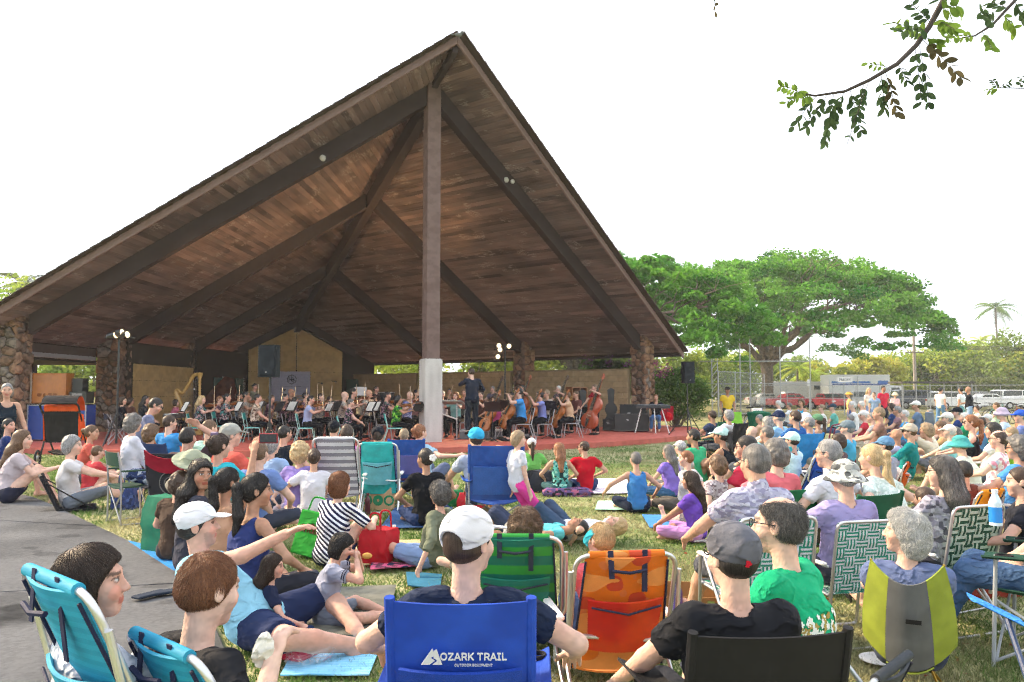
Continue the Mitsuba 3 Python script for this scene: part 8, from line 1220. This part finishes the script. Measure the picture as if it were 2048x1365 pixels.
# crate and cabinet by the left pillars
bc = thing('cabinet', 'long blue equipment cabinet with grey edges behind the pushchair', 'cabinet'); M = MT(((127 - 1024) / F * 24.6, 24.6, ZS), -2); put(bc, 'body', X(M, box(1.72, .6, 1.02, (0, 0, .55), .01)), 'm_paint', False, pal=H_('23418c')); put(bc, 'strip', X(M, cat([box(.035, .02, 1.0, (x_, -.305, .55)) for x_ in (-.84, -.26, -.2, .3, .56, .84)] + [box(1.72, .02, .03, (0, -.305, 1.05))])), 'm_paint', False, pal=(.3, .32, .36)); put(bc, 'top', X(M, box(1.76, .64, .03, (0, 0, 1.08))), 'm_matte', False, pal=DARK)
cr_ = thing('crate', 'tall worn orange wooden crate on the blue cabinet', 'crate'); put(cr_, 'body', X(M, box(.98, .5, .90, (-.28, 0, 1.55), .008)), 'm_varnish', False, pal=('mottle', (.40, .145, .03), (.32, .11, .025), (0, 0, 0), 1.)); put(cr_, 'panel', X(M, box(.9, .02, .82, (-.28, -.256, 1.55), .006)), 'm_varnish', False, pal=('mottle', (.42, .15, .03), (.34, .13, .04), (0, 0, 0), 1.2)); MS = M @ trimesh.transformations.translation_matrix((-.28, -.268, 1.30)) @ trimesh.transformations.euler_matrix(math.pi / 2, 0, 0); put(cr_, 'stencil', cat([word('50 STRT', .10, MS, .0, 0)]), 'm_matte', False, pal=(.12, .045, .02)) if False else put(cr_, 'stencil', cat([tf(box(.12, .1, .004, (-.26, .05, 0)), MS), tf(box(.07, .1, .004, (-.12, .05, 0)), MS), tf(box(.1, .11, .004, (.05, .05, 0)), MS), tf(box(.12, .1, .004, (.2, .05, 0)), MS)]), 'm_matte', False, pal=(.20, .075, .025)); put(cr_, 'side', X(M, box(.04, .52, .92, (-.8, 0, 1.55))), 'm_matte', False, pal=(.35, .28, .22))
tk = thing('equipment_trolley', 'black equipment trolley beside the orange crate', 'trolley'); put(tk, 'body', X(M, cat([box(.5, .5, .35, (.52, .1, 1.28), .01), box(.3, .4, .5, (.42, .2, 1.6), .01)])), 'm_paint', False, pal=(.02, .024, .024)); put(tk, 'panel', X(M, box(.3, .01, .08, (.5, -.156, 1.36))), 'm_paint', False, pal=(.2, .2, .2))
fc = thing('folding_chair', 'metal folding chair at the left edge of the stage', 'chair'); M = MT(((236 - 1024) / F * 22.8, 22.8, ZS), 50); put(fc, 'frame', X(M, cat([tube([(s_ * .2, -.3, .85), (s_ * .2, .25, 0)], .013, 6) for s_ in (1, -1)] + [tube([(s_ * .2, -.25, 0), (s_ * .2, .15, .45)], .013, 6) for s_ in (1, -1)])), 'm_metal', 40, pal=STEEL); put(fc, 'seat', X(M, box(.4, .38, .02, (0, -.02, .44), .006)), 'm_paint', False, pal=DARK); put(fc, 'backrest', X(M, box(.4, .02, .16, (0, -.27, .76), .006)), 'm_paint', False, pal=DARK)
# ---------------------------------------------------------------- car park, fences and poles beyond the lawn
struct('road', slab([(18, 68), (130, 68), (130, 104), (18, 104)], -.05, .012), 'm_concrete') if False else None
scene['m_glass'] = two(prin({'type': 'rgb', 'value': [.03, .04, .045]}, .08, specular=.7)); scene['m_car'] = two(prin(mikit.proc(paint_fn), .22, specular=.6, clearcoat=.6))
def car(x, d, yaw, col, label, kind='suv', L=4.5, W=1.8, Ht=1.65):
    k = thing('parked_car', label, 'car', None); M = MT(((x - 1024) / F * d, d, 0), yaw); h = Ht / 1.65; l = L / 2
    side = [(-l, .35), (-l, .85 * h), (-l + .08, 1.0 * h), (-l + .2, 1.02 * h)]; roof_ = {'suv': [(-l + .3, 1.55 * h), (-l + .6, 1.64 * h), (l * .35, 1.62 * h), (l * .55, 1.08 * h)], 'sedan': [(-l * .55, 1.05 * h), (-l * .35, 1.42 * h), (l * .15, 1.42 * h), (l * .42, 1.02 * h)], 'pickup': [(-l * .1, 1.05 * h), (-l * .05, 1.6 * h), (l * .3, 1.6 * h), (l * .5, 1.1 * h)]}[kind]; fr_ = [(l - .15, .98 * h), (l, .78 * h), (l, .35)]
    lo_ = Polygon(side + [(roof_[-1][0], roof_[-1][1])] + fr_); m = extr(lo_.buffer(-.05).buffer(.05), W); m.apply_transform(np.array([[0, 0, 1, -W / 2], [1, 0, 0, 0], [0, 1, 0, 0], [0, 0, 0, 1.]])); put(k, 'body', X(M, m), 'm_car', 40, pal=col)
    cb = Polygon([side[-1], *roof_]).buffer(-.04).buffer(.04); m = extr(cb, W - .24); m.apply_transform(np.array([[0, 0, 1, -W / 2 + .12], [1, 0, 0, 0], [0, 1, 0, 0], [0, 0, 0, 1.]])); put(k, 'cabin', X(M, m), 'm_car', 40, pal=col)
    gl = cb.buffer(-.09); 
    for s_ in (1, -1):
        for a_, b_ in ((-9, -.1), (.0, 9)):
            g_ = gl.intersection(Polygon([(a_, 1.04 * h), (b_, 1.04 * h), (b_, 3), (a_, 3)]))
            if g_.is_empty or g_.geom_type != 'Polygon': continue
            m = extr(g_, .02); m.apply_transform(np.array([[0, 0, 1, s_ * (W / 2 - .115) - .01], [1, 0, 0, 0], [0, 1, 0, 0], [0, 0, 0, 1.]])); put(k, 'window', X(M, m), 'm_glass', False)
    for (p0, p1) in ((roof_[0], side[-1]), (roof_[-2], roof_[-1])):
        a_ = V(0, p0[0], p0[1]) * .92 + V(0, p1[0], p1[1]) * .08; b_ = V(0, p0[0], p0[1]) * .1 + V(0, p1[0], p1[1]) * .9; o_ = V(0, .03 if p0 is not roof_[0] else -.03, .02); put(k, 'windscreen', X(M, prism(np.array([a_ + V(-W * .38, 0, 0), a_ + V(W * .38, 0, 0), b_ + V(W * .42, 0, 0), b_ + V(-W * .42, 0, 0)]), np.array([a_ + V(-W * .38, 0, 0), a_ + V(W * .38, 0, 0), b_ + V(W * .42, 0, 0), b_ + V(-W * .42, 0, 0)]) + o_)), 'm_glass', False)
    for s_ in (1, -1):
        for y_ in (-l * .62, l * .62): wk2 = put(k, 'wheel', X(M, tf(trimesh.creation.cylinder(.34, .24, sections=20), MT((s_ * (W / 2 - .1), y_, .34)) @ trimesh.transformations.euler_matrix(0, math.pi / 2, 0))), 'm_matte', 40, pal=DARK); put(wk2, 'rim', X(M, tf(trimesh.creation.cylinder(.2, .26, sections=16), MT((s_ * (W / 2 - .1), y_, .34)) @ trimesh.transformations.euler_matrix(0, math.pi / 2, 0))), 'm_metal', 40, pal=(.5, .5, .5))
        put(k, 'tail_light', X(M, box(.26, .06, .16, (s_ * (W / 2 - .2), -l - .0, .85 * h))), 'm_paint', False, pal=(.4, .02, .02)); put(k, 'headlight', X(M, box(.32, .06, .14, (s_ * (W / 2 - .24), l - .0, .74 * h))), 'm_paint', False, pal=(.7, .7, .72))
    return k
WH, SV, RD, GD = (.72, .72, .71), (.42, .43, .44), (.42, .03, .04), (.06, .06, .065)
for a in ((1568, 82, 96, WH, 'white pickup truck parked to the right of the thick tree trunk', 'pickup', 5.2), (1583, 78, 84, RD, 'red car parked just right of the shade tree trunk', 'sedan'), (1656, 76, 172, RD, 'bright red car seen from behind under the white truck', 'sedan', 4.0), (1690, 80, 20, GD, 'dark grey car behind the straw hat', 'sedan'), (1722, 78, 200, SV, 'silver grey car behind the fence sign', 'suv'), (1835, 78, 94, (.09, .10, .13), 'dark blue grey van parked behind the dugout bench', 'suv', 5.0, 1.9, 1.8), (1905, 74, 86, WH, 'white hatchback parked behind the bald man', 'suv', 4.3), (1975, 76, 92, WH, 'white car behind the bicycles', 'sedan'), (2030, 78, 80, WH, 'white tall car at the right edge of the car park', 'suv', 4.8, 1.9, 1.8), (1535, 86, 90, (.6, .55, .5), 'pale car half hidden by the tree trunk', 'sedan'), (1950, 88, 90, SV, 'silver car in the second row behind the white hatchback', 'suv'), (2070, 88, 90, WH, 'white car in the second row at the far right', 'suv')): car(*a)
tr = thing('truck', 'white box truck with a blue stripe along its side', 'truck'); M = MT(((1712 - 1024) / F * 90, 90, 0), 90); put(tr, 'box', X(M, box(2.5, 6.6, 2.6, (0, -.2, 2.15), .03)), 'm_car', False, pal=(.74, .75, .76)); put(tr, 'stripe', X(M, cat([box(.02, 4.2, .22, (1.262, -1.1, 2.62)), box(.02, 1.1, .36, (1.262, 2.35, 2.62))])), 'm_paint', False, pal=H_('4a78c8')); put(tr, 'stripe', X(M, cat([box(.022, 5.9, .10, (1.262, -.2, 2.40))])), 'm_paint', False, pal=H_('2a4a9c')); put(tr, 'cab', X(M, prism(np.array([(-1.1, 3.15, .5), (1.1, 3.15, .5), (1.1, 3.15, 2.3), (-1.1, 3.15, 2.3)]), np.array([(-1.1, 5.1, .5), (1.1, 5.1, .5), (1.0, 4.4, 2.2), (-1.0, 4.4, 2.2)]))), 'm_car', False, pal=(.74, .75, .76)); put(tr, 'window', X(M, box(.02, .9, .6, (1.09, 3.75, 1.75))), 'm_glass', False); put(tr, 'chassis', X(M, box(1.9, 6.6, .25, (0, 0, .7))), 'm_matte', False, pal=DARK)
for y_ in (-2.2, 3.6): put(tr, 'wheel', X(M, cat([tf(trimesh.creation.cylinder(.48, .3, sections=18), MT((s_ * 1.05, y_, .48)) @ trimesh.transformations.euler_matrix(0, math.pi / 2, 0)) for s_ in (1, -1)])), 'm_matte', 40, pal=DARK)
vn = thing('van', 'long pale box van parked to the right of the tree trunk', 'van'); M = MT(((1590 - 1024) / F * 93, 93, 0), 90); put(vn, 'body', X(M, box(2.2, 6.2, 2.3, (0, 0, 1.6), .08)), 'm_car', False, pal=(.62, .60, .57)); put(vn, 'window', X(M, box(.02, 1.0, .5, (1.11, 2.2, 2.1))), 'm_glass', False); put(vn, 'wheel', X(M, cat([tf(trimesh.creation.cylinder(.4, .25, sections=18), MT((s_ * 1.0, y_, .4)) @ trimesh.transformations.euler_matrix(0, math.pi / 2, 0)) for s_ in (1, -1) for y_ in (-2, 2)])), 'm_matte', 40, pal=DARK)
# fences
scene['m_wire'] = two(prin({'type': 'rgb', 'value': [.34, .35, .35]}, .5, metallic=.5))
def chain(x0, d0, x1, d1, h, label, n=6, mesh_=True, step=.16):
    k = thing('chain_link_fence', label, 'fence'); a, b = V((x0 - 1024) / F * d0, d0, 0), V((x1 - 1024) / F * d1, d1, 0); L = np.linalg.norm(b - a); ex = (b - a) / L; ms = []
    for i in range(n + 1): put(k, 'post', tube([a + ex * L * i / n, a + ex * L * i / n + V(0, 0, h)], .03, 6), 'm_metal', 40, pal=STEEL)
    for z_ in (h, h * .5, .1): ms.append(tube([a + V(0, 0, z_), b + V(0, 0, z_)], .022, 5))
    put(k, 'rail', cat(ms), 'm_metal', 40, pal=STEEL); w = []
    for t in np.arange(-h, L, step):
        for sg in (1, -1):
            s0, s1 = max(t, 0), min(t + h, L)
            if s1 <= s0: continue
            z0, z1 = (s0 - t, s1 - t) if sg > 0 else (h - (s0 - t), h - (s1 - t)); w.append(tube([a + ex * s0 + V(0, 0, z0), a + ex * s1 + V(0, 0, z1)], .004, 3, caps=False))
    put(k, 'mesh', cat(w), 'm_wire', False, kind='stuff')
chain(1436, 52, 1528, 60, 2.9, 'grey chain link fence of the ball field left of the tree trunk', 3); chain(1528, 66, 2100, 62, 2.1, 'long chain link fence in front of the parked cars', 12, step=.3)
bsn = thing('backstop', 'tall steel frame of the ball field backstop in front of the shade tree', 'fence')
for x_ in (1480, 1500, 1560, 1620): put(bsn, 'post', tube([V((x_ - 1024) / F * 62, 62, 0), V((x_ - 1024) / F * 62, 62, 5.6)], .045, 6), 'm_metal', 40, pal=STEEL)
put(bsn, 'rail', cat([tube([V((1400 - 1024) / F * 62, 62, z_), V((1620 - 1024) / F * 62, 62, z_)], .035, 6) for z_ in (3.9, 2.2)]), 'm_metal', 40, pal=STEEL)
dg = thing('dugout', 'low dark roofed dugout of the ball field on thin posts', 'shelter'); d_ = 60; a, b = (1800 - 1024) / F * d_, (1945 - 1024) / F * d_; put(dg, 'roof', tf(box(b - a, 2.4, .14, ((a + b) / 2, d_ + .9, 2.28)), np.eye(4)), 'm_matte', False, pal=(.075, .07, .066))
for i in range(6): x_ = a + .1 + (b - a - .2) * i / 5; put(dg, 'post', tube([V(x_, d_, 0), V(x_, d_, 2.25)], .04, 6), 'm_metal', 40, pal=STEEL)
put(dg, 'bench', box(b - a - .4, .35, .05, ((a + b) / 2, d_ + 1.4, .5)), 'm_matte', False, pal=(.12, .11, .10)); put(dg, 'bench_leg', cat([box(.05, .3, .48, (a + .4 + (b - a - .8) * i / 3, d_ + 1.4, .24)) for i in range(4)]), 'm_matte', False, pal=(.12, .11, .10))
sg_ = thing('sign', 'white lettered sign board in a grey pipe frame', 'sign'); d_ = 56; p0 = at(1689, 760, d_); put(sg_, 'board', box(1.0, .03, .36, p0 + V(.03, 0, 0)), 'm_matte', False, pal=(.7, .7, .7)); MS = np.eye(4); MS[:3, 0], MS[:3, 1], MS[:3, 2], MS[:3, 3] = (1, 0, 0), (0, 0, 1), (0, -1, 0), p0 + V(.03, -.018, -.08); put(sg_, 'lettering', word('FMCKY', .17, MS), 'm_matte', False, pal=(.05, .06, .08))
for x_ in (1689 - 1, 1716): pp = at(x_, 760, d_); put(sg_, 'post', tube([V(pp[0], d_ + .04, 0), V(pp[0], d_ + .04, pp[2] + .25)], .035, 6), 'm_metal', 40, pal=STEEL)
sn_ = thing('sign', 'small white notice on a thin pole by the car park', 'sign'); p0 = at(1618, 766, 64); put(sn_, 'plate', box(.26, .02, .5, p0), 'm_matte', False, pal=(.72, .72, .72)); put(sn_, 'pole', tube([V(p0[0], 64.03, 0), V(p0[0], 64.03, p0[2] + .3)], .025, 6), 'm_metal', 40, pal=(.6, .6, .58))
up = thing('utility_pole', 'pale utility pole rising behind the dugout', 'utility pole'); P0 = V((1829 - 1024) / F * 100, 100, 0); put(up, 'mast', tube([P0, P0 + V(0, 0, 13.5)], [.22, .14], 10), 'm_matte', 40, pal=('mottle', (.36, .31, .26), (.3, .26, .22), (0, 0, 0), 1.)); put(up, 'crossarm', box(2.2, .12, .14, P0 + V(0, -.2, 6.4)), 'm_matte', False, pal=(.24, .2, .17))
for i in range(4): put(up, 'wire', tube([P0 + V(.3 * i - .4, -.2, 7.3 - .12 * i), P0 + V(16, -14, 6.0 - .14 * i), P0 + V(34, -32, 5.3 - .2 * i)], .03, 5), 'm_matte', 40, pal=(.05, .05, .05))
gp = thing('goal_frame', 'thin grey lattice mast behind the chain link fence', 'mast'); P0 = V((1429 - 1024) / F * 70, 70, 0); put(gp, 'mast', cat([tube([P0 + V(x_, 0, 0), P0 + V(x_, 0, 5.0)], .05, 5) for x_ in (-.25, .25)] + [tube([P0 + V(-.25, 0, .5 + .6 * i), P0 + V(.25, 0, 1.1 + .6 * i)], .03, 4) for i in range(7)]), 'm_metal', 40, pal=STEEL)
def bike(x, d, yaw, col, label):
    k = thing('bicycle', label, 'bicycle'); M = MT(((x - 1024) / F * d, d, 0), yaw)
    for y_ in (-.52, .52): w_ = put(k, 'wheel', X(M, tf(trimesh.creation.torus(.33, .02, 24, 6), MT((0, y_, .35)) @ trimesh.transformations.euler_matrix(0, math.pi / 2, 0))), 'm_matte', 40, pal=DARK); put(w_, 'spokes', X(M, cat([tube([(0, y_ + .31 * math.cos(t), .35 + .31 * math.sin(t)), (0, y_ - .31 * math.cos(t), .35 - .31 * math.sin(t))], .004, 3) for t in np.linspace(0, 3.14, 9)[:-1]])), 'm_metal', False, pal=STEEL)
    put(k, 'frame', X(M, cat([tube([(0, -.52, .35), (0, -.05, .32), (0, .38, .78), (0, -.18, .80), (0, -.05, .32)], .017, 6), tube([(0, -.52, .35), (0, -.18, .8), (0, -.22, .95)], .014, 6), tube([(0, .52, .35), (0, .38, .78), (0, .35, .98)], .016, 6)])), 'm_paint', 40, pal=col); put(k, 'handlebar', X(M, tube(bend([(-.28, .25, 1.0), (-.2, .36, 1.0), (.2, .36, 1.0), (.28, .25, 1.0)], .05), .013, 6)), 'm_matte', 40, pal=DARK); put(k, 'saddle', X(M, prism(np.array([(-.08, -.36, .95), (.08, -.36, .95), (.02, -.08, .95), (-.02, -.08, .95)]), np.array([(-.08, -.36, 1.0), (.08, -.36, 1.0), (.02, -.08, .99), (-.02, -.08, .99)]))), 'm_matte', False, pal=DARK)
bike(1508, 33, 70, H_('5a5f9a'), 'violet blue bicycle standing by the chain link fence'); bike(1478, 36, 84, (.06, .06, .07), 'dark bicycle behind the man in yellow'); bike(1990, 42, 80, H_('3f8a80'), 'green bicycle at the right among the parked ones'); bike(2012, 43, 100, (.06, .06, .07), 'black bicycle beside the green one'); bike(2036, 41, 70, H_('8a2a2a'), 'dark red bicycle at the right edge'); bike(1962, 44, 92, (.3, .3, .3), 'grey bicycle left of the green one')
tc = thing('trash_can', 'tall green trash can at the edge of the grass', 'trash can'); p = V((1516 - 1024) / F * 26, 26, 0); m = lathe([(0, 0), (.3, 0), (.34, .85), (.36, .86), (.36, .95), (.1, 1.0), (0, 1.0)], 18); m.apply_translation(p); put(tc, 'drum', m, 'm_matte', 40, pal=H_('1f5a44')); cg = thing('camp_chair', 'lime and white folding chair on the grass behind the crowd', 'camp chair'); p = V((1470 - 1024) / F * 28, 28, 0); put(cg, 'seat', sheet(bil(p + V(-.3, -.2, .4), p + V(.3, -.2, .4), p + V(-.3, .25, .45), p + V(.3, .25, .45), 5, 5, (0, 0, -.05)), .02), 'm_cloth', 40, pal=pl(H_('8ac84a'))); put(cg, 'backrest', sheet(bil(p + V(-.3, .25, .45), p + V(.3, .25, .45), p + V(-.3, .4, .9), p + V(.3, .4, .9), 5, 5), .02), 'm_cloth', 40, pal=pl(H_('8ac84a'))); put(cg, 'leg', cat([tube([p + V(sx * .28, sy * .25, 0), p + V(-sx * .28 * .9, sy * .25, .42)], .014, 6) for sx in (1, -1) for sy in (1, -1)]), 'm_paint', 40, pal=WHITEP)
pw = thing('white_chair', 'white plastic chair standing far behind the crowd', 'chair'); p = V((1516 - 1024) / F * 34, 34, 0); put(pw, 'seat', box(.45, .45, .04, p + V(0, 0, .44), .01), 'm_paint', False, pal=WHITEP); put(pw, 'backrest', box(.45, .04, .45, p + V(0, .22, .7), .01), 'm_paint', False, pal=WHITEP); put(pw, 'leg', cat([box(.04, .04, .44, p + V(sx * .2, sy * .2, .22)) for sx in (1, -1) for sy in (1, -1)]), 'm_paint', False, pal=WHITEP)
# bird on the ridge, drum cord, gutter hook
bd = thing('bird', 'small grey bird perched on the tip of the roof', 'bird'); c = at(917, 70, 21.7); m = trimesh.creation.icosphere(2, .07); m.apply_scale((1.5, .8, .8)); m.apply_translation(c); h_ = trimesh.creation.icosphere(2, .042); h_.apply_translation(c + V(.10, 0, .06)); tl = prism(np.array([c + V(-.08, -.02, 0), c + V(-.08, .02, 0), c + V(-.2, .03, -.01), c + V(-.2, -.03, -.01)]), np.array([c + V(-.08, -.02, .02), c + V(-.08, .02, .02), c + V(-.2, .03, .005), c + V(-.2, -.03, .005)])); put(bd, 'body', cat([m, h_, tl, tube([c + V(.13, 0, .06), c + V(.17, 0, .055)], [.012, .003], 5), tube([c + V(.02, .02, -.05), c + V(.02, .02, -.12)], .006, 4), tube([c + V(.02, -.02, -.05), c + V(.02, -.02, -.12)], .006, 4)]), 'm_matte', 60, pal=(.14, .15, .14))
